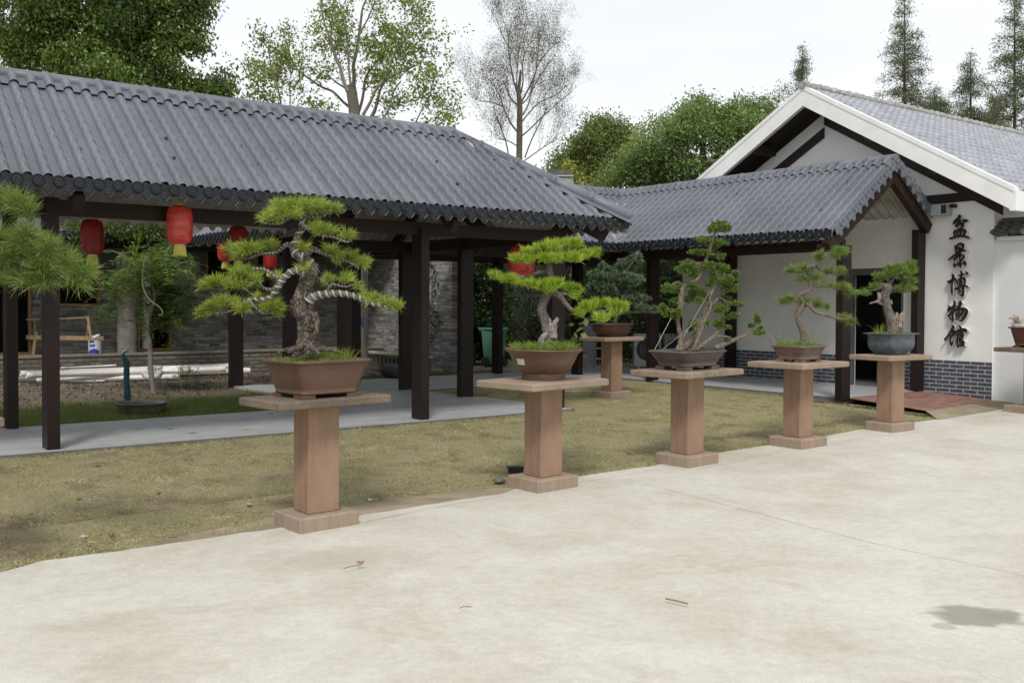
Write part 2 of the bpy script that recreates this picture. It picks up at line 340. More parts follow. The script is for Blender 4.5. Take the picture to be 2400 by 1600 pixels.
# ------------------------------------------------------------ ground
def concmat():
    m, n, p, o = mk('poured_concrete'); t = N(n, 'ShaderNodeTexCoord'); ov = t.outputs['Object']
    cc = ramp(n, noise(n, .55, 8, .68, ov, .4), [(.28, (.43, .395, .325)), (.5, (.535, .510, .45)), (.72, (.60, .585, .535))])
    mp_ = N(n, 'ShaderNodeMapping'); mp_.inputs['Scale'].default_value = (.9, 1.3, 1); mp_.inputs['Rotation'].default_value = (0, 0, -.6); n.links.new(ov, mp_.inputs[0])
    cc = mix(n, 1., cc, ramp(n, noise(n, 85, 4, .75, ov), [(.3, .86), (.7, 1.10)]), 'MULTIPLY')
    cc = mix(n, 1., cc, ramp(n, noise(n, 14, 6, .75, ov), [(.32, .90), (.6, 1.04)]), 'MULTIPLY')
    cc = mix(n, 1., cc, ramp(n, noise(n, 1.6, 9, .75, mp_.outputs[0], .6), [(.25, (.87, .85, .80)), (.55, (1, 1, .99)), (.75, (1.05, 1.05, 1.06))]), 'MULTIPLY')
    cc = mix(n, ramp(n, noise(n, 2.3, 8, .75, ov, .3), [(.56, 0), (.70, .40)]), cc, (.37, .31, .22))
    cc = mix(n, ramp(n, noise(n, 55, 3, .7, ov), [(.66, 0), (.72, .35)]), cc, (.25, .2, .14))
    # damp patch near the right edge
    w = G(2290, 1432, zconc(2)); w2 = G(2200, 1402, zconc(2))
    def patch(cx, cy, rx, ry, lo, hi, colr, amt, cc):
        mpp = N(n, 'ShaderNodeMapping'); mpp.vector_type = 'POINT'
        mpp.inputs['Location'].default_value = (-cx / rx, -cy / ry, 0); mpp.inputs['Scale'].default_value = (1 / rx, 1 / ry, 0); n.links.new(ov, mpp.inputs[0])
        nz = N(n, 'ShaderNodeTexNoise'); nz.inputs['Scale'].default_value = 5.5; nz.inputs['Detail'].default_value = 5; n.links.new(ov, nz.inputs['Vector'])
        ad = N(n, 'ShaderNodeVectorMath', operation='MULTIPLY_ADD'); n.links.new(nz.outputs['Color'], ad.inputs[0]); ad.inputs[1].default_value = (1.1, 1.1, 0); n.links.new(mpp.outputs[0], ad.inputs[2])
        ln = N(n, 'ShaderNodeVectorMath', operation='LENGTH'); sb = N(n, 'ShaderNodeVectorMath', operation='SUBTRACT'); sb.inputs[1].default_value = (.55, .55, 0)
        n.links.new(ad.outputs[0], sb.inputs[0]); n.links.new(sb.outputs[0], ln.inputs[0])
        return mix(n, ramp(n, ln.outputs['Value'], [(lo, amt), (hi, 0)]), cc, colr)
    cc = patch(w[0], w[1], .30, .24, .70, .95, (.25, .235, .20), .88, cc)
    cc = patch(w[0] + .1, w[1] - .02, .12, .09, .5, 1.2, (.26, .235, .175), .6, cc)
    w3 = G(2215, 1455, zconc(2)); cc = patch(w3[0], w3[1], .08, .07, .7, 1.1, (.36, .32, .24), .7, cc)
    w4 = G(760, 1310, zconc(-4)); cc = patch(w4[0], w4[1], 1.1, .42, .3, 1.25, (.36, .32, .25), .5, cc)
    n.links.new(cc, p.inputs['Base Color']); p.inputs['Roughness'].default_value = .8; p.inputs['Specular IOR Level'].default_value = .3
    h = N(n, 'ShaderNodeMath', operation='MULTIPLY_ADD'); n.links.new(noise(n, 30, 6, .7, ov), h.inputs[0]); h.inputs[1].default_value = .5; n.links.new(noise(n, 4, 4, .6, ov), h.inputs[2])
    bump(n, p, h.outputs[0], .22, .01); return m
def soilmat():
    m, n, p, o = mk('lawn_soil')
    cc = ramp(n, noise(n, 1.9, 8, .72), [(.33, (.17, .125, .075)), (.5, (.32, .275, .155)), (.7, (.23, .235, .10))])
    cc = mix(n, 1., cc, ramp(n, noise(n, 60, 5, .7), [(.3, .45), (.7, 1.45)]), 'MULTIPLY')
    n.links.new(cc, p.inputs['Base Color']); p.inputs['Roughness'].default_value = .95; bump(n, p, noise(n, 90, 4, .7), .9, .02); return m
def pathmat():
    m, n, p, o = mk('blue_grey_floor_tile'); t = N(n, 'ShaderNodeTexCoord'); uv = t.outputs['UV']
    mp_ = N(n, 'ShaderNodeMapping'); mp_.inputs['Scale'].default_value = (.7, 3, 1); mp_.inputs['Rotation'].default_value = (0, 0, .3); n.links.new(uv, mp_.inputs[0])
    cc = ramp(n, noise(n, 2.2, 8, .7, mp_.outputs[0], .8), [(.3, (.30, .31, .315)), (.5, (.41, .42, .425)), (.72, (.50, .505, .505))])
    b = N(n, 'ShaderNodeTexBrick'); n.links.new(uv, b.inputs['Vector']); b.offset = 0
    for k, v in (('Color1', (1, 1, 1, 1)), ('Color2', (.94, .94, .94, 1)), ('Mortar', (.55, .5, .45, 1)), ('Scale', 1.), ('Mortar Size', .005), ('Brick Width', .76), ('Row Height', .76)): b.inputs[k].default_value = v
    cc = mix(n, 1., cc, b.outputs['Color'], 'MULTIPLY')
    n.links.new(cc, p.inputs['Base Color']); p.inputs['Roughness'].default_value = .42; bump(n, p, noise(n, 12, 4, .6, uv), .05, .004); return m
SOILM = soilmat()
# one ground sheet, fine near the lawn, coarse to the horizon
aa = np.concatenate([[-900, -300, -100, -50, -25, -16, -12, -10], np.arange(-9, 11, .25), [12, 14, 18, 25, 50, 100, 300, 900]])
bb = np.concatenate([[-900, -300, -100, -50, -20, -10, -6, -5], np.arange(-4.4, -2.9, .06), np.arange(-2.9, 8, .3), [10, 14, 20, 30, 60, 120, 300, 900]])
Ag, Bg = np.meshgrid(aa, bb)
Z = zlawn(Ag, Bg) + np.where((Bg > -3.7) & (Bg < -.1) & (Ag > -10) & (Ag < 7), R_.uniform(-.006, .006, Ag.shape), 0)
Z = np.where((Ag > 7.3) & (Bg < 2.), np.minimum(Z, zconc(Ag) - .06), Z)
Z = np.where((Ag > -5.45) & (Ag < -.9) & (Bg < -3.42), np.minimum(Z, zconc(Ag) - .012), Z)
Vg = OO + Ag[..., None] * AV + Bg[..., None] * BV; Vg[..., 2] = Z
nx, ny = len(aa), len(bb); idx = np.arange(nx * ny).reshape(ny, nx)
fc = np.stack([idx[:-1, :-1], idx[:-1, 1:], idx[1:, 1:], idx[1:, :-1]], -1).reshape(-1, 4)
mb = MB(); mb.add(Vg.reshape(-1, 3), fc); tag(mb.build('ground', SOILM, smooth=True), 'bare brown soil under the lawn and beds', kind='structure')
# concrete yard
poly = [W(a, b, zconc(a)) for a, b in EDGE]
# finer, irregular edge
pts = []
for (a0, b0), (a1, b1) in zip(EDGE[1:-2], EDGE[2:-1]):
    k = max(2, int(math.hypot(a1 - a0, b1 - b0) / .12))
    for i in range(k):
        t = i / k; pts.append((a0 + (a1 - a0) * t, b0 + (b1 - b0) * t + random.uniform(-.018, .018)))
pts = [EDGE[0]] + pts + [EDGE[-2], EDGE[-1]]
V = [W(a, b, zconc(a)) for a, b in pts]; n0 = len(V)
V += [W(a, b - 0., zconc(a) - .06) for a, b in pts]
V += [W(a, min(-70, b), zconc(a)) for a, b in pts]
f = []
for i in range(n0 - 1): f += [(i, i + 2 * n0, i + 1 + 2 * n0, i + 1), (i, i + 1, i + 1 + n0, i + n0)]
mb = MB(); mb.add(V, f); tag(mb.build('concrete_yard', concmat()), 'pale poured concrete yard with stains and a damp patch', kind='structure')
# joint in the yard, thin dark groove laid as a sheet
JM = plain('joint_dirt', (.27, .23, .18), .95, .3, 20)
def strip(mb, pxs, w, z=.004, jit=.004):
    P = [G(x, y, zconc(1)) for x, y in pxs]; Q = []
    for p, q in zip(P[:-1], P[1:]):
        k = max(1, int(np.linalg.norm(q - p) / .08))
        for i in range(k): Q.append(p + (q - p) * i / k)
    Q.append(P[-1]); Q = np.array(Q); Tn = np.gradient(Q, axis=0); Tn /= np.linalg.norm(Tn, axis=1)[:, None]
    Sd = np.stack([-Tn[:, 1], Tn[:, 0], 0 * Tn[:, 0]], 1)
    j = R_.uniform(-jit, jit, len(Q))[:, None]; ww = (w * R_.uniform(.3, 1.2, len(Q)))[:, None]
    L_ = Q + Sd * (j + ww / 2); Rr = Q + Sd * (j - ww / 2)
    for X in (L_, Rr): X[:, 2] = [zconc(AB(x)[0]) + z for x in X]
    n_ = len(Q); mb.add(np.concatenate([L_, Rr]), [(i, i + 1, i + 1 + n_, i + n_) for i in range(n_ - 1)])
mb = MB()
strip(mb, [(1470, 1122), (1700, 1180), (1900, 1232), (2050, 1270), (2400, 1345)], .0055)
strip(mb, [(845, 1217), (1000, 1186), (1180, 1158)], .007)
strip(mb, [(1355, 1128), (1540, 1100), (1640, 1100), (1820, 1062), (1960, 1041), (2130, 1020)], .005)
tag(mb.build('yard_joint', JM), 'dark joints between the concrete pours', kind='structure')
# brown mortar strip between lawn and yard
MORT = plain('brown_mortar', (.27, .225, .15), .9, .2, 3, 60, .4, .006, c2=(.19, .155, .10))
mb = MB()
def flat(mb, ab, dz):
    V = [W(a, b, zconc(a) + dz) for a, b in ab]; c = np.mean(V, 0); n_ = len(V)
    mb.add(np.array(V + [c]), [(i, (i + 1) % n_, n_) for i in range(n_)])
flat(mb, [(-5.3, -4.05), (-4.6, -4.05), (-3.9, -4.1), (-2.6, -4.1), (-1.3, -4.05), (-1.05, -3.85), (-1.6, -3.60), (-2.1, -3.56), (-2.9, -3.55), (-3.65, -3.52), (-4.3, -3.66), (-5.0, -3.84)], -.005)
tag(mb.build('mortar_strip', MORT), 'brown mortar strip along the lawn edge', kind='structure')
# walkway floor
PATHM = pathmat(); mb = MB()
def floor(mb, a0, a1, b0, b1, z=0., th=.07):
    V = [W(a, b, zz) for zz in (z - th, z) for a, b in ((a0, b0), (a1, b0), (a1, b1), (a0, b1))]
    uv = [(a, b) for _ in (0, 1) for a, b in ((a0, b0), (a1, b0), (a1, b1), (a0, b1))]
    mb.add(V, [(4, 5, 6, 7), (0, 1, 5, 4), (1, 2, 6, 5), (2, 3, 7, 6), (3, 0, 4, 7)], uv)
floor(mb, -16, 2.66, -.06, 2.32); floor(mb, -.02, 2.45, 2.32, 4.05); floor(mb, -.02, 7.68, 4.05, 6.75); floor(mb, 7.68, 10.2, -1.42, 7.6)
tag(mb.build('path', PATHM), 'blue grey tiled walkway floor', kind='structure')
mb = MB()   # thin dark kerb line round the path
for a0, a1, b0, b1 in ((-16, 2.70, -.10, -.06), (2.66, 2.70, -.06, 2.36), (2.45, 2.49, 2.36, 4.01), (2.49, 7.64, 4.01, 4.05), (7.64, 7.68, -1.46, 4.01), (7.68, 8.0, -1.46, -1.42)): mb.gbox(a0, a1, b0, b1, -.1, -.008)
tag(mb.build('path_kerb', plain('dark_kerb', (.12, .115, .115), .8)), 'thin dark kerb along the walkway floor', kind='structure')
# brick paving and apron by the door
PAV = brickmat('red_paving', (.20, .085, .06), (.29, .16, .125), (.12, .08, .06), .21, .105, .004, .8, (.25, .19, .16), .3)
def quadgrid(mb, P, n=8, uvs=None):
    P = [np.array(p) for p in P]; V = []; uv = []
    for j in range(n + 1):
        for i in range(n + 1):
            s_, t_ = i / n, j / n; V.append(P[0] * (1 - s_) * (1 - t_) + P[1] * s_ * (1 - t_) + P[2] * s_ * t_ + P[3] * (1 - s_) * t_)
            q = AB(V[-1]); uv.append((q[0], q[1]))
    mb.add(V, [(j * (n + 1) + i, j * (n + 1) + i + 1, (j + 1) * (n + 1) + i + 1, (j + 1) * (n + 1) + i) for j in range(n) for i in range(n)], uv)
mb = MB(); quadgrid(mb, [W(7.52, -3.03, -.075), W(10.2, -2.78, -.08), W(10.2, -1.40, -.004), W(7.75, -1.42, -.006)])
tag(mb.build('brick_paving', PAV), 'worn red brick paving in front of the museum door', kind='structure')
mb = MB(); quadgrid(mb, [W(7.1, -3.48, zconc(7) + .004), W(10.3, -3.35, zconc(10) + .004), W(10.3, -2.78, -.082), W(7.52, -3.03, -.078)])
tag(mb.build('apron', MORT), 'sloping grey brown concrete apron below the red paving', kind='structure')
# ------------------------------------------------------------ tiled roofs
SP = .1925; PP = np.array([0, .15, .218, .24, .30, .39, .5, .61, .70, .76, .782, .85])
def gv(a, b): return a * AV + b * BV
def slope(mb, e0, u, v, umin, umax, run, rise, z0, course=.215, bh=.062, st=.011, sp=SP, t0=0., t1=1., off=0., phase=0., flat_=False, waves=True, under=False, hwid=.28):
    e0 = OO + e0[0] * AV + e0[1] * BV; u = gv(*u); v = gv(*v); sl_ = math.hypot(run, rise)
    nrm = (-v * rise + np.array([0, 0, 1.]) * run) / sl_
    lo = min(umin); hi = max(umax)
    k0 = int(math.floor(lo / sp)) - 1; k1 = int(math.ceil(hi / sp)) + 1
    pp = PP if not under else PP[[0, 2, 4, 6, 8, 10]]
    us = np.array([(k + q) * sp + phase for k in range(k0, k1) for q in pp])
    rows = []  # (distance from the ridge, q-step)
    total = sl_; d0 = (1 - t1) * sl_; d1 = (1 - t0) * sl_
    c = 0
    if under or not waves: rows = [(x, 0.) for x in np.linspace(d0, d1, 6)]
    else:
        k = 0
        while k * course < d1:
            for f_, s_ in ((0.03, 0.05), (.3, .18), (.55, .48), (.76, .85), (.88, 1.), (.95, .72)):
                x = (k + f_) * course
                if d0 <= x <= d1: rows.append((x, s_))
            k += 1
        rows.append((d1, rows[-1][1]))
        if rows[0][0] > d0: rows.insert(0, (d0, 0))
    V = []
    for x, s_ in rows:
        t = 1 - x / sl_; a = umin[0] + (umin[1] - umin[0]) * t; b = umax[0] + (umax[1] - umax[0]) * t
        uu = np.clip(us, a, b); q = np.mod((uu - phase) / sp, 1.); bar = np.sqrt(np.clip(1 - ((q - .5) / hwid) ** 2, 0, 1)); h = bar * (bh + (.011 * s_ if waves else 0)) + (st * s_) + off
        if under: h = bar * bh * .8 - .016
        V.append(e0 + uu[:, None] * u + v * (t * run) + np.array([0, 0, z0 + t * rise]) + h[:, None] * nrm)
    V = np.array(V); nr, nc = V.shape[:2]; idx = np.arange(nr * nc).reshape(nr, nc)
    f = np.stack([idx[:-1, :-1], idx[1:, :-1], idx[1:, 1:], idx[:-1, 1:]], -1).reshape(-1, 4)
    P = V.reshape(-1, 3)
    w = np.linalg.norm(P[f[:, 0]] - P[f[:, 3]], axis=1) + np.linalg.norm(P[f[:, 1]] - P[f[:, 2]], axis=1)
    f = f[w > 1e-5]
    if np.dot(np.cross(P[f[0, 1]] - P[f[0, 0]], P[f[0, 3]] - P[f[0, 0]]), nrm) < 0: f = f[:, ::-1]
    mb.add(P, f)
def ridge_tube(mb, p, q, r=.078, joint=.58):
    p = np.array(p); q = np.array(q); L = np.linalg.norm(q - p); d = (q - p) / L; n = max(1, int(round(L / joint)))
    pts = [p]; rad = [r]
    for i in range(n):
        s_ = L * i / n; e_ = L * (i + 1) / n
        for x, rr in ((s_ + .02, r), (e_ - .075, r * .97), (e_ - .07, r * 1.16), (e_ - .035, r * 1.16), (e_ - .03, r * 1.05), (e_ - .012, r * 1.05), (e_ - .008, r)):
            pts.append(p + d * x); rad.append(rr)
    mb.tube(pts, rad, 14)
def fascia(mb, p, q, out, dn=(0, 0, -1), h1=.125, h2=.185, sp=SP, phase=0., disc=True):
    p = np.array(p, float); q = np.array(q, float); L = np.linalg.norm(q - p); d = (q - p) / L; dn = np.array(dn, float)
    out = np.array(out, float); n = int(L / sp); th = .012
    xs = [0.]; hs = [h1]
    for k in range(n + 1):
        for f_, h in ((.22, h1), (.36, h2 - .012), (.5, h2 + .004), (.64, h2 - .012), (.78, h1)):
            x = (k + f_) * sp
            if x < L: xs.append(x); hs.append(h)
    xs.append(L); hs.append(h1); m = len(xs)
    top = [p + d * x for x in xs]; bot = [p + d * x + dn * h for x, h in zip(xs, hs)]
    V = np.array([t + out * th for t in top] + [b + out * th for b in bot] + top + bot)
    f = []
    for i in range(m - 1): f += [(i, i + 1, i + 1 + m, i + m), (i + 2 * m, i + 3 * m, i + 1 + 3 * m, i + 1 + 2 * m), (i + m, i + 1 + m, i + 1 + 3 * m, i + 3 * m), (i, i + 2 * m, i + 1 + 2 * m, i + 1)]
    mb.add(V, f)
    if not disc: return
    def ring(c, R, r, seg=14):
        an = np.arange(seg) * 2 * np.pi / seg; V = []
        for rr, o in ((R + r, .001), (R, r * 1.3), (R - r, .001)):
            V.append(c + (np.cos(an) * rr)[:, None] * d + (np.sin(an) * rr)[:, None] * dn + out * (th + o))
        V = np.concatenate(V); mb.add(V, [(i * seg + j, i * seg + (j + 1) % seg, (i + 1) * seg + (j + 1) % seg, (i + 1) * seg + j) for i in (0, 1) for j in range(seg)])
    def dot(c, r, hgt):
        an = np.arange(6) * np.pi / 3
        V = np.concatenate([c + (np.cos(an) * r)[:, None] * d + (np.sin(an) * r)[:, None] * dn + out * th, (c + out * (th + hgt))[None]])
        mb.add(V, [(j, (j + 1) % 6, 6) for j in range(6)])
    for k in range(n + 1):
        x = k * sp
        c = p + d * x + dn * .045
        if .04 < x < L - .04:
            an = np.arange(14) * 2 * np.pi / 14   # raised disc
            V = np.concatenate([c + (np.cos(an) * .064)[:, None] * d + (np.sin(an) * .064)[:, None] * dn + out * o for o in (0, .018)] + [(c + out * .018)[None]])
            mb.add(V, [(j, (j + 1) % 14, 14 + (j + 1) % 14, 14 + j) for j in range(14)]); mb.add(V, [(14 + j, 14 + (j + 1) % 14, 28) for j in range(14)])
            o0 = out * .018
            ring(c + o0 - out * th, .054, .0065); 
            for i in range(6): a_ = i * math.pi / 3 + .52; dot(c + o0 - out * th + d * math.cos(a_) * .022 + dn * math.sin(a_) * .022, .013, .005)
        x = (k + .5) * sp
        if .05 < x < L - .05:
            c = p + d * x + dn * (h2 * .62)
            for i in range(6): a_ = i * math.pi / 3 + .52; dot(c + d * math.cos(a_) * .021 + dn * math.sin(a_) * .021, .012, .006)
            for sg in (-1, 1):
                a0 = c + d * sg * .055 + dn * .012; a1 = c + d * sg * .008 + dn * .062
                mb.tube([a0 + out * th, a1 + out * th], .0045, 4, cap=False)
        x = k * sp
        if .05 < x < L - .05: mb.tube([p + d * (x - .03) + dn * (h1 - .013) + out * th, p + d * (x + .03) + dn * (h1 - .013) + out * th], .0045, 4, cap=False)
EZ, RZ, HW, RISE = 2.82, 4.19, 1.87, 1.37
def Wr(a, b, z): return W(a, b, z)
def walkway(name, loc, label, slopes, ridges, fascias, posts, beams, rafters, hips=(), unders=True):
    root = empty(name, loc, label, 'walkway')
    mb = MB()
    for s_ in slopes: slope(mb, *s_[0], **s_[1])
    for s_ in slopes:   # sheet laps: one barrel in five is doubled
        lo, hi = min(s_[0][3]), max(s_[0][4]); k0 = int(lo / SP) + 2
        for k in range(k0, int(hi / SP), 5):
            u0, u1 = (k + .215) * SP, (k + .80) * SP; t_ = list(s_[0]); t_[3] = (max(u0, s_[0][3][0]), max(u0, s_[0][3][1])); t_[4] = (min(u1, s_[0][4][0]), min(u1, s_[0][4][1]))
            kk = dict(s_[1]); kk['off'] = .006; slope(mb, *t_, **kk)
    mb.build('roof_tiles', TILE, root, True)
    # ridge skirts overlap the top course
    mb = MB()
    for s_ in slopes:
        if s_[1].get('noskirt_'): continue
    for s_ in slopes:
        k = dict(s_[1]); k.update(off=.030, t0=1 - .21 / HW * (HW / s_[0][5]), t1=1.)
        slope(mb, *s_[0], **k)
    for p, q in ridges: ridge_tube(mb, p, q, .078)
    mb.build('ridge_cap', TILE, root, True)
    for p, q in hips:
        h = MB(); ridge_tube(h, p, q, .085, .60)
        p = np.array(p); q = np.array(q); d = (q - p); L = np.linalg.norm(d); d /= L; sd = np.cross(d, (0, 0, 1.)); sd /= np.linalg.norm(sd)
        for sg in (-1, 1):
            a0 = p + sd * sg * .05 - np.array([0, 0, .02]); a1 = q + sd * sg * .05 - np.array([0, 0, .02]); off = sd * sg * .16 - np.array([0, 0, .085])
            h.add([a0, a1, a1 + off, a0 + off, a0 - [0, 0, .008], a1 - [0, 0, .008], a1 + off - [0, 0, .008], a0 + off - [0, 0, .008]], [(0, 1, 2, 3), (7, 6, 5, 4), (3, 2, 6, 7), (0, 4, 5, 1), (0, 3, 7, 4), (1, 5, 6, 2)])
        h.build('hip_cap', TILE, root, True)
    mb = MB()
    for s_ in slopes: k = dict(s_[1]); k.pop('noskirt_', 0); k['under'] = True; slope(mb, *s_[0], **k)
    mb.build('roof_underside', LINING, root, True)
    for fs in fascias:
        m = MB(); fascia(m, *fs); o = m.build('eave_fascia', TILE_DARK, root)
        m2 = MB(); fascia(m2, fs[0] - np.array(fs[2]) * .0165, fs[1] - np.array(fs[2]) * .0165, fs[2], *fs[3:4], disc=False) if len(fs) > 3 else fascia(m2, fs[0] - np.array(fs[2]) * .0165, fs[1] - np.array(fs[2]) * .0165, fs[2], disc=False)
        m2.build('fascia_back', LINING, o)
    for (a, b, wa, wb, zt) in posts: m = MB(); m.gbox(a - wa / 2, a + wa / 2, b - wb / 2, b + wb / 2, -.05, zt); m.build('post', POSTM, root)
    m = MB()
    for p, q, w, h in beams: m.beam(p, q, w, h)
    m.build('beam', BEAMM, root)
    for p, q, w, h in rafters: m = MB(); m.beam(p, q, w, h); m.build('rafter', BEAMM, root)
    return root
def raf(a, b, da, db, z_e=None):
    """rafter pair end: from eave point inwards to the ridge"""
    return None
A_, B_ = (1, 0), (0, 1)
nA, nB = AV, BV
T, L_, S_ = .13, .25, .215
zp = 2.62
# walkway 1: front run with the outer hip, and the short link run
X0 = -9.0
sl1 = [(((X0, -.72), A_, B_, (0, 0), (3.17 - X0, 1.3 - X0), HW, RISE, EZ), {}),
       (((X0, 3.02), A_, (0, -1), (0, 0), (-.57 - X0, 1.3 - X0), HW, RISE, EZ), {}),
       (((3.17, -.72), B_, (-1, 0), (0, HW), (4.25, 6.12), HW, RISE, EZ), {}),
       (((-.57, -.72), B_, A_, (3.74, 1.87), (7.99, 6.12), HW, RISE, EZ), {})]
def rf(a0, b0, a1, b1, z0=2.62, z1=3.93): return (W(a0, b0, z0), W(a1, b1, z1), .11, .19)
raf1 = []
for a in (-9.4, -4.66, .06):
    raf1 += [rf(a + (.12 if a < 0 else .1), -.60, a + (.12 if a < 0 else .1), 1.15), rf(a + .1, 2.9, a + .1, 1.15)]
raf1 += [rf(2.95, -.50, 1.3, 1.15, 2.60), rf(-.45, 2.9, 1.3, 1.15, 2.62), rf(3.05, 2.4, 1.3, 2.4), rf(-.45, 4.3, 1.3, 4.3), rf(3.05, .5, 1.9, .5, 2.66, 3.6)]
bm1 = [(W(X0, .12, zp), W(2.6, .12, zp), .12, .17), (W(X0, 2.3, 2.80), W(2.5, 2.3, 2.80), .12, .16), (W(X0, 1.15, 4.03), W(1.3, 1.15, 4.03), .1, .16)]
bm1 += [(W(a, .12, zp - .02), W(a, 2.3, zp - .02), .1, .18) for a in (-9.4, 2.45)] + [(W(a, b0, zp), W(a, 6.7, zp), .12, .2) for a, b0 in ((.1, 2.3), (2.42, .12))] + [(W(a, 1.15, zp + .08), W(a, 1.15, 4.0), .12, .12) for a in (-9.4, -4.66, .06)]
bm1 += [(W(1.3, 1.15, 4.03), W(1.3, 5.4, 4.03), .1, .16)]
pst1 = [(-9.4, .12, T, L_, zp), (-9.4, 2.3, T, L_, 2.88), (-4.665, .12, T, L_, 2.72), (-4.665, 2.3, T, L_, 2.88), (.065, .125, T, L_, zp), (.045, 2.32, T, L_, 2.88),
        (2.51, .14, L_, T, zp), (2.42, 2.45, L_, T, zp), (.1, 4.4, L_, T, zp), (2.30, 4.2, L_, T, zp)]
eo = EZ + .035
fa1 = [(W(X0, -.74, eo), W(3.19, -.74, eo), -nB), (W(3.19, -.74, eo), W(3.19, 3.51, eo), nA), (W(X0, 3.04, eo), W(-.59, 3.04, eo), nB), (W(-.59, 3.04, eo), W(-.59, 7.2, eo), -nA)]
w1 = walkway('covered_walkway', W(-4, 1, 0), 'long grey tiled walkway with a hipped corner, behind the nearest bonsai', sl1,
             [(W(X0, 1.15, RZ + .02), W(1.3, 1.15, RZ + .02)), (W(1.3, 1.15, RZ + .02), W(1.3, 5.4, RZ + .02))], fa1, pst1, bm1, raf1,
             hips=[(W(1.22, 1.23, RZ + .05), W(3.22, -.77, EZ + .075))])
# walkway 2: rear run
sl2 = [(((.0, 3.53), A_, B_, (3.17, 1.3), (7.03, 8.9), HW, RISE, EZ), {}),
       (((.0, 7.27), A_, (0, -1), (-.57, 1.3), (10.77, 8.9), HW, RISE, EZ), {})]
w2 = walkway('covered_walkway', W(5, 5.4, 0), 'rear grey tiled walkway run seen below the hipped corner, meeting the museum walkway', sl2,
             [(W(1.3, 5.4, RZ + .02), W(8.9, 5.4, RZ + .02))],
             [(W(3.2, 3.51, eo), W(7.02, 3.51, eo), -nB), (W(-.57, 7.29, eo), W(10.7, 7.29, eo), nB)],
             [(.05, 6.75, L_, T, zp), (2.4, 6.4, L_, T, zp), (6.19, 6.62, T, L_, zp), (7.5, 5.35, T, L_, zp)],
             [(W(0, 4.2, zp), W(7.6, 4.2, zp), .12, .2), (W(0, 6.7, zp), W(10, 6.7, zp), .12, .2), (W(1.3, 5.4, 4.03), W(8.9, 5.4, 4.03), .1, .16)],
             [rf(6.2, 3.65, 6.2, 5.4), rf(6.2, 7.1, 6.2, 5.4), rf(3.6, 3.65, 3.6, 5.4), rf(3.6, 7.1, 3.6, 5.4)])
# walkway 3: along the museum wall, open gable towards the yard
G0 = -1.62
sl3 = [(((7.03, G0), B_, A_, (0, 0), (3.53 - G0, 5.4 - G0), HW, RISE, EZ), {}),
       (((10.16, G0), B_, (-1, 0), (0, 0), (6.2, 5.4 - G0), 1.26, .923, RZ - .923), {})]
zg = lambda a: RZ - abs(a - 8.9) * RISE / HW
bx = [((7.0, 2.58), (8.92, 3.97)), ((8.88, 3.97), (10.12, 3.07))]
raf3 = [(W(7.02, b, zg(7.02) - .26), W(8.9, b, RZ - .27), .13, .21) for b in (G0 + .1, 1.0, 3.1)] + [(W(10.14, b, zg(10.14) - .26), W(8.9, b, RZ - .27), .13, .21) for b in (G0 + .1, 1.0, 3.1)]
sdir = (nA * HW + np.array([0, 0, RISE])) / math.hypot(HW, RISE); ndn = np.cross(sdir, nB); ndn = ndn / np.linalg.norm(ndn)
if ndn[2] > 0: ndn = -ndn
sdir2 = (-nA * HW + np.array([0, 0, RISE])) / math.hypot(HW, RISE); ndn2 = np.cross(sdir2, nB); ndn2 /= np.linalg.norm(ndn2)
if ndn2[2] > 0: ndn2 = -ndn2
gb = G0 - .025
w3 = walkway('covered_walkway', W(8.9, 1, 0), 'grey tiled walkway along the white museum wall ending in an open gable', sl3,
             [(W(8.9, G0 - .02, RZ + .02), W(8.9, 5.4, RZ + .02))],
             [(W(7.01, G0, eo), W(7.01, 3.51, eo), -nA)],
             [(7.545, -1.50, L_, T, zp), (10.02, -1.42, L_, T, 3.0), (7.72, 3.2, L_, T, zp), (10.03, 3.05, L_, T, 3.0)],
             [(W(7.5, G0 + .1, zp), W(7.5, 6.6, zp), .12, .2), (W(7.5, 3.1, zp), W(10.1, 3.1, zp), .1, .18), (W(8.9, G0 + .1, 4.03), W(8.9, 5.4, 4.03), .1, .16)],
             raf3 + [(W(7.0, G0 + .22, 2.56), W(7.6, G0 + .22, 2.56), .12, .12)])
m = MB(); fascia(m, W(7.03, gb, EZ + .06), W(8.9, gb, RZ + .06), -nB, ndn, .15, .225, .225); m.build('gable_fascia', TILE, w3, False)
m = MB(); fascia(m, W(10.16, gb, RZ - .923 + .06), W(8.9, gb, RZ + .06), -nB, ndn2, .15, .225, .225); m.build('gable_fascia', TILE, w3, False)
# dark screw caps on the visible slopes
def screws(root, org, du, dv, pts):
    for u, t in pts:
        p = OO + (org[0] + du[0] * u + dv[0] * t * HW) * AV + (org[1] + du[1] * u + dv[1] * t * HW) * BV + np.array([0, 0, EZ + RISE * t + .022])
        m = MB(); m.lathe(p, [(.020, 0), (.017, .018), (.004, .024)], 7); m.build('screw_cap', JET, root)
JET = plain('black_screw_cap', (.015, .015, .017), .4, bst=0)
pts = []
for k in range(8):
    for t in (.30, .52, .86): pts.append((1.1 + k * .97 + random.uniform(-.12, .12), t + random.uniform(-.05, .05)))
screws(w1, (X0 + 2.6, -.72), (1, 0), (0, 1), pts)
screws(w3, (7.03, G0), (0, 1), (1, 0), [(.5 + k * .9 + random.uniform(-.2, .2), t) for k in range(5) for t in (.3, .7)])
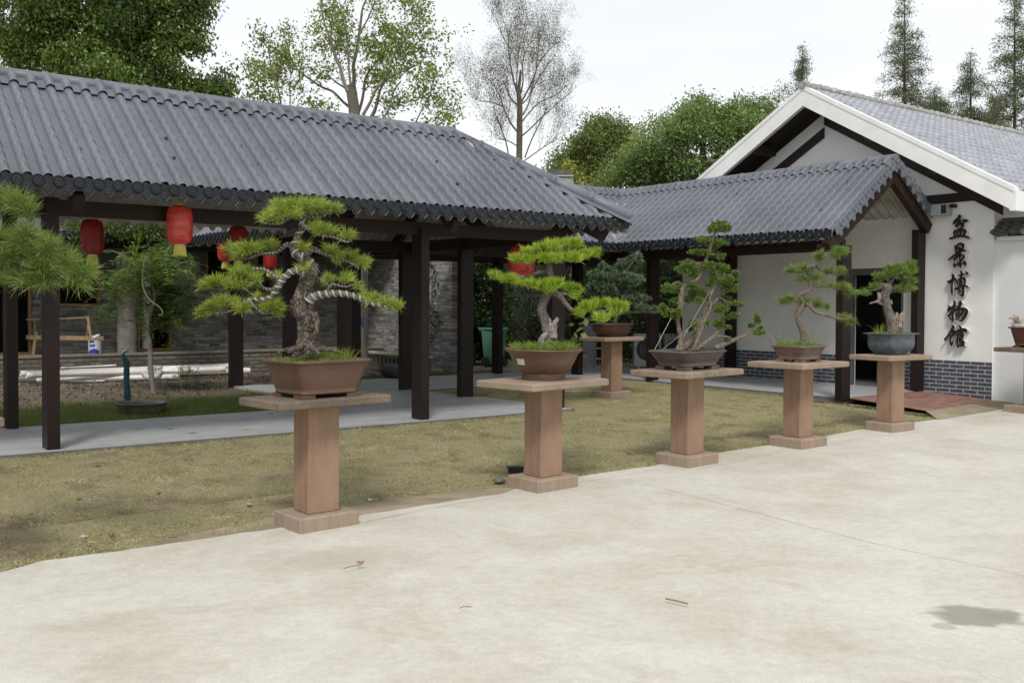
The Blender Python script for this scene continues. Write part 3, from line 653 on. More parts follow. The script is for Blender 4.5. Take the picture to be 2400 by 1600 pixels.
# ------------------------------------------------------------ museum building
MA = 10.2; MC = .78
def roofz(b): return 5.55 - .57 * abs(b - MC)
mus = empty('museum_building', W(MA, 0, 0), 'white plastered museum hall with tiled gable roof, dark timbers and blue brick base', 'building')
def wallpoly(mb, a, pts, th=.25, uv=True):
    """prism with profile pts (b, z) in the plane a, thickness towards +a"""
    n_ = len(pts); c = np.mean(pts, 0)
    V = [W(a, b, z) for b, z in pts] + [W(a + th, b, z) for b, z in pts]
    f3 = []; P2 = [Vector((b, z, 0)) for b, z in pts]
    from mathutils.geometry import tessellate_polygon
    tri = tessellate_polygon([P2])
    area = sum(pts[i][0] * pts[(i + 1) % n_][1] - pts[(i + 1) % n_][0] * pts[i][1] for i in range(n_))
    U2 = [(b, z) for b, z in pts] * 2
    F3 = []
    for t in tri:
        nn = np.cross(V[t[1]] - V[t[0]], V[t[2]] - V[t[0]])
        t = tuple(t) if nn @ AV < 0 else tuple(t)[::-1]
        F3.append(t); F3.append(tuple(q + n_ for q in t[::-1]))
    mb.add(V, F3, U2)
    sd = [(i, (i + 1) % n_, (i + 1) % n_ + n_, i + n_) for i in range(n_)]
    if area < 0: pass
    mb.add(V, sd, U2)
DB0, DB1, DZ = -1.02, .17, 2.32
m = MB()
wallpoly(m, MA, [(-2.74, -.3), (DB0, -.3), (DB0, DZ), (DB1, DZ), (DB1, -.3), (4.66, -.3), (4.66, roofz(4.66) - .02), (MC, roofz(MC) - .02), (-2.74, roofz(-2.74) - .02)])
m.build('wall', STUCCO, mus)
m = MB()
m.gbox(MA + .25, 22, -2.74, -2.49, -.3, roofz(-2.74)); m.gbox(MA + .25, 22, 4.41, 4.66, -.3, roofz(4.66) - .02); m.build('wall', STUCCO, mus)
DADO = brickmat('blue_dado_bricks', (.052, .066, .096), (.066, .080, .112), (.47, .45, .40), .262, .0745, .0075, .6, None, .35)
m = MB()
wallpoly(m, MA - .012, [(-2.742, -.3), (DB0, -.3), (DB0, .585), (-2.742, .585)], .010)
wallpoly(m, MA - .012, [(DB1 + .1, -.3), (4.66, -.3), (4.66, .585), (DB1 + .1, .585)], .010)
m.build('brick_base', DADO, mus)
# timbers
def rk(m, b0, b1, o1, o2, a=MA - .03, th=.035):
    s_ = 1 if b1 < MC + .01 and b0 < MC else -1
    wallpoly(m, a, [(b0, roofz(b0) - o1), (b1, roofz(b1) - o1), (b1, roofz(b1) - o2), (b0, roofz(b0) - o2)], th - .008)
m = MB(); rk(m, -2.9, MC, .06, .27); rk(m, MC, 4.66, .32, .53); m.build('raking_timber', BEAMM, mus)
m = MB(); wallpoly(m, MA - .034, [(-2.74, 3.48), (4.66, 3.48), (4.66, 3.645), (-2.74, 3.645)], .03); wallpoly(m, MA - .038, [(-.95, 3.645), (-.76, 3.645), (-.76, roofz(-.76) - .2), (-.95, roofz(-.95) - .2)], .03); m.build('tie_timber', BEAMM, mus)
# barge boards in front, soffit, purlins
BA = 9.46
def bz(b, o): return 5.93 - .57 * abs(b - MC) - o
for b0, b1 in ((-3.42, MC), (MC, 5.0)):
    m = MB(); wallpoly(m, BA, [(b0, bz(b0, 0)), (b1, bz(b1, 0)), (b1, bz(b1, .35)), (b0, bz(b0, .35))], .10); m.build('barge_board', WHITEP, mus)
m = MB(); m.gbox(BA + .002, 22, -3.46, -3.36, bz(-3.42, .35) - .0, bz(-3.42, 0) - .005); m.build('eave_board', WHITEP, mus)
for b0, b1 in ((-3.40, MC), (MC, 5.0)):
    m = MB(); wallpoly(m, BA + .102, [(b0, bz(b0, .14)), (b1, bz(b1, .14)), (b1, bz(b1, .19)), (b0, bz(b0, .19))], MA - BA + 1.); m.build('soffit', BEAMM, mus)
for b in (2.05, 3.35, -.6, -1.9):
    m = MB(); m.gbox(BA + .10, MA, b - .06, b + .06, bz(b, .42), bz(b, .22)); m.build('purlin', BEAMM, mus)
TILE2 = plain('pale_blue_grey_tile', (.34, .355, .39), .5, .12, 2, 30, .1, .004, c2=(.26, .27, .30))
m = MB(); mr = 4.24; rr = 4.24 * .57
for s_ in (((BA + .12, MC - mr), A_, B_, (0, 0), (11.0, 11.0), mr, rr, 5.93 - rr), ((BA + .12, MC + mr), A_, (0, -1), (0, 0), (11.0, 11.0), mr, rr, 5.93 - rr)):
    slope(m, *s_, course=.30, bh=.03, st=.05, sp=.235, hwid=.3)
m.build('roof', TILE2, mus, False)
MORTR = plain('lichen_ridge', (.36, .35, .33), .9, .35, 14, 40, .8, .02, c2=(.16, .155, .15))
m = MB(); p0 = W(BA - .03, MC, 6.0); n_ = 44
ptsr = []; rads = []
for i in range(n_ * 3):
    x = i / 3 * .25; ptsr.append(W(BA - .03 + x, MC, 5.985 + random.uniform(-.008, .008))); rads.append((.085, .098, .075)[i % 3] * random.uniform(.9, 1.1))
m.tube(ptsr, rads, 10); m.build('ridge', MORTR, mus)
m = MB()   # white capped verge under the edge tiles
for b0, b1 in ((-3.44, MC), (MC, 5.0)): wallpoly(m, BA - .012, [(b0, bz(b0, -.055)), (b1, bz(b1, -.055)), (b1, bz(b1, .03)), (b0, bz(b0, .03))], .16)
m.build('verge_mortar', WHITEP, mus)
# door: frame, leaf, dark lobby
d = MB()
d.gbox(MA + .02, MA + .12, DB1 - .07, DB1 - .001, 0.002, DZ); d.gbox(MA + .02, MA + .12, DB0 + .001, DB0 + .06, 0.002, DZ); d.gbox(MA + .02, MA + .12, DB0 + .06, DB1 - .07, DZ - .13, DZ - .001)
fr = d.build('door_frame', GREYMET, mus)
m = MB(); m.gbox(MA - .03, MA - .002, DB1 + .005, DB1 + .10, .002, DZ - .2); m.build('shutter_rail', GREYMET, mus)
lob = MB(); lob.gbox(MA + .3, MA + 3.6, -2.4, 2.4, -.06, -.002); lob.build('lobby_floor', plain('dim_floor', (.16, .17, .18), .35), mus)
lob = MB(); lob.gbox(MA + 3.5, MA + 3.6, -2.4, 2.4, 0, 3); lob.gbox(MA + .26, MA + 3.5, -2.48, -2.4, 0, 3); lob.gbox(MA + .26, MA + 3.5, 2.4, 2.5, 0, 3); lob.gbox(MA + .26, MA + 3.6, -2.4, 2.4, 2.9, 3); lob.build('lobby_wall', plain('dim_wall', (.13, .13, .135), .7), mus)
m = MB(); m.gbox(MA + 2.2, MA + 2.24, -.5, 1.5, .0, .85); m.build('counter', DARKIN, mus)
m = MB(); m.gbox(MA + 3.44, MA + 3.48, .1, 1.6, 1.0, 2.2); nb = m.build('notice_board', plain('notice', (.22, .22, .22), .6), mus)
# small grey flood lamp box on the gable wall
lp = empty('wall_lamp', W(MA - .15, -1.72, 3.3), 'grey boxy floodlight with a dark lens under the timber band', 'lamp')
b_, z_ = onA(2135, 475, MA - .1)
m = MB(); m.gbox(MA - .20, MA - .002, -1.97, -1.45, 3.25, 3.44); m.build('housing', plain('light_grey_housing', (.33, .36, .38), .4), lp)
m = MB(); m.gbox(MA - .206, MA - .2, -1.96, -1.86, 3.27, 3.43); m.build('lens', plain('dark_lens', (.03, .035, .045), .15), lp)
m = MB(); m.gbox(MA - .12, MA - .002, -2.06, -1.98, 3.38, 3.44); m.build('bracket', POSTM, lp)
# garden wall to the right with a little tiled coping
gw = empty('garden_wall', W(MA + .1, -4.5, 0), 'plain white garden wall with a dark tiled coping to the right of the museum', 'wall')
WW2 = plain('white_wall_paint', (.68, .69, .70), .8, .0, 1.2, 25, .15, .003, c2=(.60, .61, .62))
m = MB(); m.gbox(MA + .06, MA + .30, -12, -2.742, -.35, 2.80); m.build('wall', WW2, gw)
m = MB(); m.gbox(MA - .02, MA + .40, -12, -2.80, 2.74, 2.81); m.build('coping_band', WW2, gw)
OLDT = plain('old_slate_tile', (.05, .052, .056), .8, .35, 9, 40, .7, .02, c2=(.12, .115, .105))
m = MB(); slope(m, (MA - .12, -12), B_, A_, (0, 0), (9.28, 9.28), .34, .26, 2.82, course=.12, bh=.035, st=.02, sp=.17)
slope(m, (MA + .50, -12), B_, (-1, 0), (0, 0), (9.28, 9.28), .28, .26, 2.82, course=.12, bh=.035, st=.02, sp=.17); m.tube([W(MA + .22, -12, 3.1), W(MA + .22, -2.78, 3.1)], .055, 8); m.build('coping_tiles', OLDT, gw)
# ------------------------------------------------------------ sign: five brush characters
CH = {
 'p': (490, [[(1040,320,35),(1110,400,80),(1000,520,80),(880,640,90),(790,730,50),(755,830,12)], [(1265,580,35),(1400,600,75),(1490,620,60)], [(1450,640,45),(1330,720,45),(1200,760,50)],
   [(895,950,25),(960,850,85),(1100,770,60),(1250,800,75),(1280,880,70),(1200,1000,55),(1100,1080,55)], [(1100,570,30),(1140,640,60),(1050,720,60)],
   [(870,1070,18),(805,1200,42),(830,1350,45),(865,1450,50)], [(1015,985,15),(1030,1080,40),(990,1170,60)], [(860,1210,40),(1000,1150,60),(1200,1100,60),(1350,1110,65),(1415,1190,60),(1370,1290,55),(1310,1420,55)],
   [(985,1200,45),(1000,1320,45),(1000,1440,50)], [(1150,1180,45),(1180,1280,55),(1120,1420,55)], [(610,1550,60),(750,1515,55),(1000,1450,50),(1250,1430,50),(1450,1460,55),(1590,1510,45)]]),
 'j': (560, [[(840,340,22),(870,480,40),(910,620,55),(960,740,50)], [(930,400,45),(1050,270,55),(1180,240,50),(1290,330,65),(1275,460,60),(1220,580,60)], [(960,470,45),(1080,470,42),(1180,530,50)],
   [(1010,680,50),(1120,620,60),(1250,640,50),(1380,600,50),(1450,620,22)], [(1110,560,60),(1110,700,85),(1120,830,85)], [(515,1095,38),(700,960,52),(900,810,60),(1050,720,60)],
   [(820,1160,22),(845,1070,60),(950,960,60),(1030,860,60)], [(1250,830,38),(1340,910,45),(1300,1010,48),(1200,1110,45),(1130,1160,45)], [(1120,900,55),(1110,990,40)], [(1160,1090,55),(1150,1250,60),(1150,1400,58),(1145,1510,22)],
   [(830,1240,22),(815,1360,55),(830,1480,32)], [(870,1410,40),(980,1310,42),(1080,1240,40)], [(1150,1450,40),(1060,1380,38),(1000,1350,25)], [(1265,1180,16),(1370,1210,48),(1415,1300,62),(1410,1400,30)], [(1225,1312,10),(1350,1300,35)]]),
 'b': (630, [[(715,280,35),(765,370,78),(745,520,70),(710,700,55),(700,900,48),(695,1100,58),(705,1250,52),(722,1350,28)], [(415,632,8),(560,690,85),(700,610,85),(830,520,70),(935,600,45),(990,720,45),(992,880,18)],
   [(1175,130,45),(1210,240,60),(1200,400,55)], [(1000,348,10),(1120,350,60),(1310,280,50)], [(1400,140,18),(1490,210,55),(1510,250,60),(1460,290,28)], [(1020,590,28),(1150,500,45),(1350,490,50),(1390,600,48),(1375,750,48),(1345,870,55)],
   [(1165,480,55),(1165,650,90),(1165,800,90),(1150,900,55)], [(845,1050,42),(1000,1000,55),(1200,900,60),(1400,900,50),(1525,940,45)], [(1305,950,55),(1300,1150,58),(1290,1350,58),(1250,1470,28)], [(1250,1420,48),(1110,1330,32),(975,1242,8)], [(950,1085,38),(1080,1085,48),(1130,1150,52),(1080,1200,38)]]),
 'w': (695, [[(505,445,22),(560,540,58),(520,680,65),(500,790,32)], [(520,700,60),(700,580,68),(880,460,55)], [(765,195,18),(845,280,65),(830,400,58),(810,600,62),(755,850,55),(742,1000,48),(752,1150,50),(762,1290,32)],
   [(505,990,32),(620,900,55),(760,790,65),(950,640,55),(1050,450,42),(1120,290,45)], [(1150,250,45),(1195,360,50),(1120,500,48),(1050,640,60)], [(505,1000,38),(600,1110,45),(700,1230,45),(760,1290,32)],
   [(1000,710,65),(1200,620,55),(1350,630,58),(1480,750,75),(1430,950,75),(1320,1130,75),(1190,1260,55),(1070,1200,30)], [(1060,700,55),(1080,820,50),(980,930,58),(905,1040,38)], [(1250,700,45),(1270,800,55),(1180,930,58),(1080,1050,50),(990,1140,42),(905,1220,16)]]),
 'g': (755, [[(695,135,18),(775,240,72),(680,400,62),(580,560,58),(460,740,52),(335,890,48),(320,960,28)], [(650,490,50),(800,460,75),(860,560,85),(770,650,65),(700,710,48)], [(650,700,55),(630,850,50),(620,1000,50),(650,1150,58),(700,1240,28)],
   [(700,1160,48),(740,1030,42),(790,910,12)], [(1025,160,12),(1120,220,50),(1175,320,62),(1170,420,50)], [(950,460,50),(1080,400,50),(1250,360,50),(1390,360,50),(1465,430,50),(1490,490,25)], [(1200,470,40),(1440,450,50)],
   [(1040,520,38),(1000,700,48),(985,900,45),(985,1100,50),(1010,1260,48),(1030,1350,18)], [(1090,480,38),(1220,560,65),(1280,660,70),(1240,780,75),(1200,850,65),(1060,860,45)], [(1110,670,45),(1200,680,60)],
   [(1110,930,40),(1230,970,65),(1310,1040,70),(1280,1140,70),(1330,1235,42),(1150,1215,48),(1060,1240,38)], [(1110,1040,40),(1230,1060,50)]])}
names = {'p': 'topmost', 'j': 'second from the top', 'b': 'middle', 'w': 'fourth from the top', 'g': 'lowest'}
for key, (y0, strokes) in CH.items():
    cb, cz = onA(2250, y0 + 35, MA - .1)
    root = empty('sign_character', W(MA - .05, cb, cz), 'dark maroon brush written Chinese character, ' + names[key] + ' of the five on the wall', 'sign letter', 'raised characters of the museum sign')
    body = MB(); face = MB()
    for si, st in enumerate(strokes):
        P = np.array(st, float); q = [(x / 22.4 + 2200, y / 22.4 + y0, r / 22.4) for x, y, r in P]
        C = []
        for x, y, r in q:
            bb_, zz_ = onA(x, y, MA - .09); _, z2 = onA(x, y - r, MA - .09); C.append((bb_, zz_, abs(z2 - zz_)))
        C = np.array(C)
        # smooth resample
        t = np.arange(len(C)); tt = np.linspace(0, len(C) - 1, (len(C) - 1) * 4 + 1)
        def cr_s(y):
            out_ = []
            for x in tt:
                i = min(int(x), len(y) - 2); f_ = x - i; p0 = y[max(i - 1, 0)]; p1 = y[i]; p2 = y[i + 1]; p3 = y[min(i + 2, len(y) - 1)]
                out_.append(.5 * ((2 * p1) + (-p0 + p2) * f_ + (2 * p0 - 5 * p1 + 4 * p2 - p3) * f_ ** 2 + (-p0 + 3 * p1 - 3 * p2 + p3) * f_ ** 3))
            return np.array(out_)
        S = np.stack([cr_s(C[:, 0]), cr_s(C[:, 1]), np.maximum(cr_s(C[:, 2]), .003)], 1)
        dd = np.gradient(S[:, :2], axis=0); dd /= np.linalg.norm(dd, axis=1)[:, None] + 1e-9; nn = np.stack([-dd[:, 1], dd[:, 0]], 1)
        lf = S[:, :2] + nn * S[:, 2:]; rt = S[:, :2] - nn * S[:, 2:]
        def capf(c, r, d0):
            a0 = math.atan2(d0[1], d0[0]); return [(c[0] + r * math.cos(a0 + x), c[1] + r * math.sin(a0 + x)) for x in (-.9, -.3, .3, .9)]
        ring_ = list(map(tuple, rt)) + capf(S[-1, :2], S[-1, 2], dd[-1]) + list(map(tuple, lf[::-1])) + capf(S[0, :2], S[0, 2], -dd[0])
        cen = [tuple(x) for x in S[:, :2]]
        def ext(mb_, a0, a1):
            n_ = len(S); 
            for a, flip in ((a0, False),):
                Vv = [W(a, b, z) for b, z in np.concatenate([lf, rt])]
                mb_.add(Vv, [((i, i + 1, i + 1 + n_, i + n_) if not flip else (i + n_, i + 1 + n_, i + 1, i)) for i in range(n_ - 1)])
                for e_, cc_ in ((0, capf(S[0, :2], S[0, 2], -dd[0])), (-1, capf(S[-1, :2], S[-1, 2], dd[-1]))):
                    pp_ = [tuple(lf[e_])] + (cc_ if e_ == -1 else cc_[::-1]) + [tuple(rt[e_])]
                    if e_ == -1: pp_ = [tuple(lf[e_])] + cc_[::-1] + [tuple(rt[e_])]
                    else: pp_ = [tuple(lf[e_])] + cc_ + [tuple(rt[e_])]
                    Vc = [W(a, b, z) for b, z in pp_ + [tuple(S[e_, :2])]]; k_ = len(pp_)
                    mb_.add(Vc, [(i, i + 1, k_) for i in range(k_ - 1)])
            k_ = len(ring_); Vr = [W(a0, b, z) for b, z in ring_] + [W(a1, b, z) for b, z in ring_]
            mb_.add(Vr, [(i, (i + 1) % k_, (i + 1) % k_ + k_, i + k_) for i in range(k_)])
        e3 = si * .0004
        ext(face, MA - .095 - e3, MA - .088); ext(body, MA - .088 - e3 * .1, MA - .001)
    face.build('face', MAROON, root); body.build('side', LETSIDE, root)
# ------------------------------------------------------------ bonsai kit
def rotv(ang, x, y): return np.array([x * math.cos(ang) - y * math.sin(ang), x * math.sin(ang) + y * math.cos(ang)])
PED = []
def rbox(mb, c, u, v, su, sv, z0, z1, bev=.012):
    """bevelled stone block"""
    u = np.array([u[0], u[1], 0]); v = np.array([v[0], v[1], 0]); c = np.array([c[0], c[1], 0])
    def ring(du, dv, z): return [c + u * sx * (su / 2 - du) + v * sy * (sv / 2 - dv) + np.array([0, 0, z]) for sx, sy in ((-1, -1), (1, -1), (1, 1), (-1, 1))]
    # chamfer vertical edges too
    def oct_(k, z):
        o = []
        for sx, sy, first in ((-1, -1, 0), (1, -1, 1), (1, 1, 0), (-1, 1, 1)):
            a = c + u * sx * (su / 2 - k) + v * sy * (sv / 2 - k - bev) ; b = c + u * sx * (su / 2 - k - bev) + v * sy * (sv / 2 - k)
            o += [a, b] if first == 0 else [b, a]
        return [p + np.array([0, 0, z]) for p in o]
    V = oct_(bev, z0) + oct_(0, z0 + bev) + oct_(0, z1 - bev) + oct_(bev, z1); f = []
    for l in range(3): f += [(l * 8 + i, l * 8 + (i + 1) % 8, (l + 1) * 8 + (i + 1) % 8, (l + 1) * 8 + i) for i in range(8)]
    mb.add(V, f); top = V[24:]; mb.add(top + [np.mean(top, 0)], [(i, (i + 1) % 8, 8) for i in range(8)]); bo = V[:8]; mb.add(bo + [np.mean(bo, 0)], [((i + 1) % 8, i, 8) for i in range(8)])
def pedestal(c, z, ang, label, sang=None, slab_=(1.08, .70), hp=.875, base=(.54, .46), matb=None, offs=(0, 0), ms=None):
    root = empty('stone_pedestal', (c[0], c[1], z), label, 'pedestal', 'sandstone pedestals carrying the bonsai')
    u = (math.cos(ang), math.sin(ang)); v = (-math.sin(ang), math.cos(ang))
    m = MB(); rbox(m, c, u, v, base[0], base[1], z - .04, z + .12, .012); m.build('base', matb or STONEB, root)
    m = MB(); rbox(m, c, u, v, .285, .255, z + .12, z + .12 + hp, .008); m.build('post', STONE, root)
    sa = ang if sang is None else sang; u = (math.cos(sa), math.sin(sa)); v = (-math.sin(sa), math.cos(sa))
    c2 = (c[0] + offs[0], c[1] + offs[1])
    m = MB(); rbox(m, c2, u, v, slab_[0], slab_[1], z + .12 + hp, z + .12 + hp + .068, .010); m.build('slab', ms or SLAB, root)
    return root
def pcen(near, ang, su=.54, sv=.46):
    return np.array([near[0], near[1]]) + rotv(ang, su / 2, sv / 2)
def tubepx(mb, pts, Y, seg=8, dy=0., rs=1., jit=.06, mbw=None, sub=3, wire=None, Yf=None):
    """polyline of (px, py, r_px[, dy]) at distance Y -> tapered tube"""
    P = []; Rr = []
    for q in pts:
        yy = Y + (q[3] if len(q) > 3 else 0) + dy; P.append(D(q[0], q[1], yy)); Rr.append(q[2] * yy / F * rs)
    P = np.array(P); Rr = np.array(Rr); n = len(P)
    if sub > 1 and n > 2:
        tt = np.linspace(0, n - 1, (n - 1) * sub + 1); out_ = []; ro = []
        for x in tt:
            i = min(int(x), n - 2); f_ = x - i; p0, p1, p2, p3 = P[max(i - 1, 0)], P[i], P[i + 1], P[min(i + 2, n - 1)]
            out_.append(.5 * ((2 * p1) + (-p0 + p2) * f_ + (2 * p0 - 5 * p1 + 4 * p2 - p3) * f_ ** 2 + (-p0 + 3 * p1 - 3 * p2 + p3) * f_ ** 3)); ro.append(Rr[i] * (1 - f_) + Rr[i + 1] * f_)
        P = np.array(out_); Rr = np.array(ro)
    mb.tube(P, Rr, seg, jit=jit)
    if wire is not None:
        L = np.concatenate([[0], np.cumsum(np.linalg.norm(np.diff(P, axis=0), axis=1))]); pitch, wr, strands = wire[1], wire[2], wire[3]
        for s_ in range(strands):
            k = max(4, int(L[-1] / pitch * 12)); xs = np.linspace(0, L[-1], k); C = np.stack([np.interp(xs, L, P[:, i]) for i in range(3)], 1); rr = np.interp(xs, L, Rr)
            Tn = np.gradient(C, axis=0); Tn /= np.linalg.norm(Tn, axis=1)[:, None] + 1e-9
            x = np.cross(Tn, [0, 1, .1]); x /= np.linalg.norm(x, axis=1)[:, None] + 1e-9; y = np.cross(Tn, x)
            ph = xs / pitch * 2 * np.pi + s_ * 2.6 * wr / pitch * 2 * np.pi
            wire[0].tube(C + (np.cos(ph) * (rr + wr * .6))[:, None] * x + (np.sin(ph) * (rr + wr * .6))[:, None] * y, wr, 4, cap=False)
    return P, Rr
def needles(mb, C, Dn, L, n, spread=1.1, w=.0019, twist=.25):
    """C centres (k,3), Dn axis (k,3); n needles per tuft as thin triangles"""
    k = len(C); C = np.repeat(C, n, 0); Dn = np.repeat(Dn, n, 0); N_ = len(C)
    rnd = R_.normal(size=(N_, 3)); per = rnd - Dn * np.sum(rnd * Dn, 1)[:, None]; per /= np.linalg.norm(per, axis=1)[:, None] + 1e-9
    th = np.abs(R_.normal(0, .55, N_)) * spread; th = np.clip(th, 0, 1.75)
    d = Dn * np.cos(th)[:, None] + per * np.sin(th)[:, None]
    ln = L * R_.uniform(.65, 1.1, N_)[:, None]; base = C + R_.normal(0, L * .10, (N_, 3)) + Dn * (R_.uniform(-.25, .15, N_) * L)[:, None]
    sd = np.cross(d, R_.normal(size=(N_, 3))); sd /= np.linalg.norm(sd, axis=1)[:, None] + 1e-9
    mid = base + d * ln * .55; tip = base + d * ln + np.array([0, 0, -1.]) * ln * .04
    V = np.stack([base - sd * w * .5, base + sd * w * .5, mid + sd * w * .55, tip, mid - sd * w * .55], 1).reshape(-1, 3)
    i = np.arange(N_)[:, None] * 5
    mb.add(V, i + np.array([0, 1, 2, 4])); mb2 = i + np.array([4, 2, 3])
    mb.V.append(np.zeros((0, 3))); mb.F.append(mb2 + (mb.n - len(V))); mb.uv.append(None)
def pads(mb, mbt, L, Y, lst, dens=1., nn=38, up=.9, spread=1.1, w=.0019, dy=0., depth=.8, twigs=True, flatb=.35):
    for q in lst:
        cx, cy, rx, ry = q[:4]; d0 = (q[4] if len(q) > 4 else 0.) + dy; k = max(3, int(rx * ry / 26 * dens)); s_ = (Y + d0) / F
        c = D(cx, cy, Y + d0); X = rx * s_; Zr = ry * s_; Yr = X * depth
        p = R_.normal(size=(k, 3)); p /= np.linalg.norm(p, axis=1)[:, None]; p *= R_.uniform(.25, .95, k)[:, None] ** .5
        p[:, 2] = np.where(p[:, 2] < 0, p[:, 2] * flatb, p[:, 2])
        ii = max(.3, 1 - L / max(X, .01) * .55); iz = max(.15, 1 - L / max(Zr, .01) * .75)
        C = c + p * np.array([X * ii, Yr * ii, Zr * iz]) - np.array([0, 0, L * .30])
        dn = p * np.array([1, 1, .6]) * (1 - up) * 2 + np.array([0, 0, 1.]) * up + R_.normal(0, .15, (k, 3)); dn /= np.linalg.norm(dn, axis=1)[:, None]
        needles(mb, C, dn, L, nn, spread, w)
        if twigs and mbt is not None:
            bz_ = c - np.array([0, 0, Zr * .55 + L * .2])
            for i in range(k):
                if i % 2 == 0:
                    mm = (bz_ + C[i]) / 2 + R_.normal(0, .012, 3) - np.array([0, 0, .01]); mbt.tube([bz_ + (C[i] - bz_) * .12 + R_.normal(0, .006, 3), mm, C[i]], [.0042, .0035, .0022], 4, cap=False)
def clumps(mb, Y, lst, size=.012, dens=1., dy=0., depth=.8, up=.5, bump_=.03):
    """juniper / white pine foliage: many stubby sprays around sub-clumps"""
    for q in lst:
        cx, cy, rx, ry = q[:4]; s_ = Y / F; X, Zr = rx * s_, ry * s_; Yr = X * depth
        ns = max(9, int(rx * ry / 3.2 * dens)); p = R_.normal(size=(ns, 3)); p /= np.linalg.norm(p, axis=1)[:, None]; p *= R_.uniform(.35, 1, ns)[:, None]
        C = D(cx, cy, Y + dy + (q[4] if len(q) > 4 else 0)) + p * np.array([X, Yr, Zr])
        dn = p + np.array([0, 0, up]); dn /= np.linalg.norm(dn, axis=1)[:, None]
        needles(mb, C, dn, bump_, 20, 1.7, size * .55)
def blades(mb, c, n, rad, L, w=.004, lean=.5, rect=None, ang=0.):
    C = []
    for i in range(n):
        if rect: x, y = rotv(ang, random.uniform(-1, 1) * rect[0], random.uniform(-1, 1) * rect[1])
        else: a = random.uniform(0, 6.28); r = rad * math.sqrt(random.random()); x, y = r * math.cos(a), r * math.sin(a)
        C.append((c[0] + x, c[1] + y, c[2]))
    C = np.array(C); d = R_.normal(0, lean, (n, 3)); d[:, 2] = 1; d /= np.linalg.norm(d, axis=1)[:, None]
    ln = (L * R_.uniform(.4, 1.1, n))[:, None]; sd = np.cross(d, R_.normal(size=(n, 3))); sd /= np.linalg.norm(sd, axis=1)[:, None]
    hz = d * [1, 1, 0]; m1 = C + d * ln * .55; tip = C + d * ln * .85 + hz * ln * .5 - np.array([0, 0, .04]) * ln
    V = np.stack([C - sd * w / 2, C + sd * w / 2, m1 + sd * w * .45, tip, m1 - sd * w * .45], 1).reshape(-1, 3); i = np.arange(n)[:, None] * 5
    mb.add(V, i + np.array([0, 1, 2, 4])); mb.V.append(np.zeros((0, 3))); mb.F.append(i + np.array([4, 2, 3]) + (mb.n - len(V))); mb.uv.append(None)
def rectpot(c, z, ang, su, sv, h, mat, root, flare=.16, feet=True, lip=.022, sq=7, bowl=1., foot_h=.03, soil=True):
    prof = [(0.70, foot_h), (.74, foot_h + .004), (.745, foot_h + .018), (.735, foot_h + .022), (.76, foot_h + .05)]
    for t in np.linspace(.15, 1, 8): prof.append((.76 + (1 - flare * .35 - .76) * (math.sin(t * 1.35) / math.sin(1.35)) ** bowl * .75 + (.24 - flare * .35) * .25 * t ** 3, foot_h + .05 + (h - foot_h - lip - .05) * t))
    prof += [(.985, h - lip), (1.0, h - lip + .004), (1.0, h - .003), (.99, h), (.93, h), (.915, h - .006), (.90, h - .03)]
    m = MB(); m.lathe((c[0], c[1], z), prof, 64, su / 2, sv / 2, ang, sq); pot = m.build('pot', mat, root, True)
    if feet:
        for sx in (-1, 1):
            for sy in (-1, 1):
                f = MB(); x, y = rotv(ang, sx * su * .29, sy * sv * .26); f.box((c[0] + x, c[1] + y, z + foot_h / 2 + .001), (su * .17, sv * .2, foot_h), (math.cos(ang), math.sin(ang), 0), (-math.sin(ang), math.cos(ang), 0)); f.build('foot', mat, pot)
    m = MB(); m.lathe((c[0], c[1], z), [(.905, h - .026), (.5, h - .012), (.02, h - .006)], 40, su / 2, sv / 2, ang, sq, cap0=False); m.build('soil', SOIL, root, True)
    return pot
# pedestals: near base corners measured on the yard
P1 = pcen((-1.666, 7.711), math.radians(40)); P2 = pcen((.255, 9.315), math.radians(40)); P3 = pcen((1.929, 10.70), math.radians(41)); P4 = pcen((3.553, 12.02), math.radians(39)); P5 = pcen((5.246, 13.474), math.radians(34))
P7 = pcen((1.705, 16.85), math.radians(42)); P0 = np.array([-4.02, 6.45]); P6 = W(9.28, -3.92)[:2]
rd = math.radians
peds = [('sandstone pedestal cut by the left edge of the photo', P0, -.24, 38, 42), ('nearest whole sandstone pedestal, under the rectangular brown pot', P1, -.229, 40, 44),
        ('sandstone pedestal under the round brown bowl', P2, -.21, 40, 46), ('sandstone pedestal under the long grey brown tray of the juniper clump', P3, -.194, 41, 45),
        ('sandstone pedestal under the small mauve brown rectangular pot', P4, -.178, 39, 41), ('sandstone pedestal under the blue grey glazed pot', P5, -.16, 34, 33),
        ('rough sandstone pedestal at the right edge by the garden wall', P6, -.14, 30, 30), ('far sandstone pedestal standing on the lawn under the oval pot', P7, -.04, 42, 42)]
for i, (lb, c, z, a1, a2) in enumerate(peds):
    hp = .875
    pedestal(c, z, rd(a1), lb, rd(a2), slab_=((1.08, .66), (1.06, .64), (1.12, .76), (1.14, .76), (1.06, .80), (.98, .66), (1.15, .75), (1.02, .62))[i], hp=hp, ms=(SLABD, SLABD, SLABP, SLAB, SLABP, SLABP, SLABD, SLABP)[i], base=((.54, .46), (.54, .46), (.54, .46), (.55, .48), (.55, .50), (.52, .44), (.72, .66), (.55, .46))[i])
def top(z): return z + .12 + .875 + .068
def bonsai(name, c, z, label, cat='bonsai'): return empty(name, (c[0], c[1], z), label, cat)
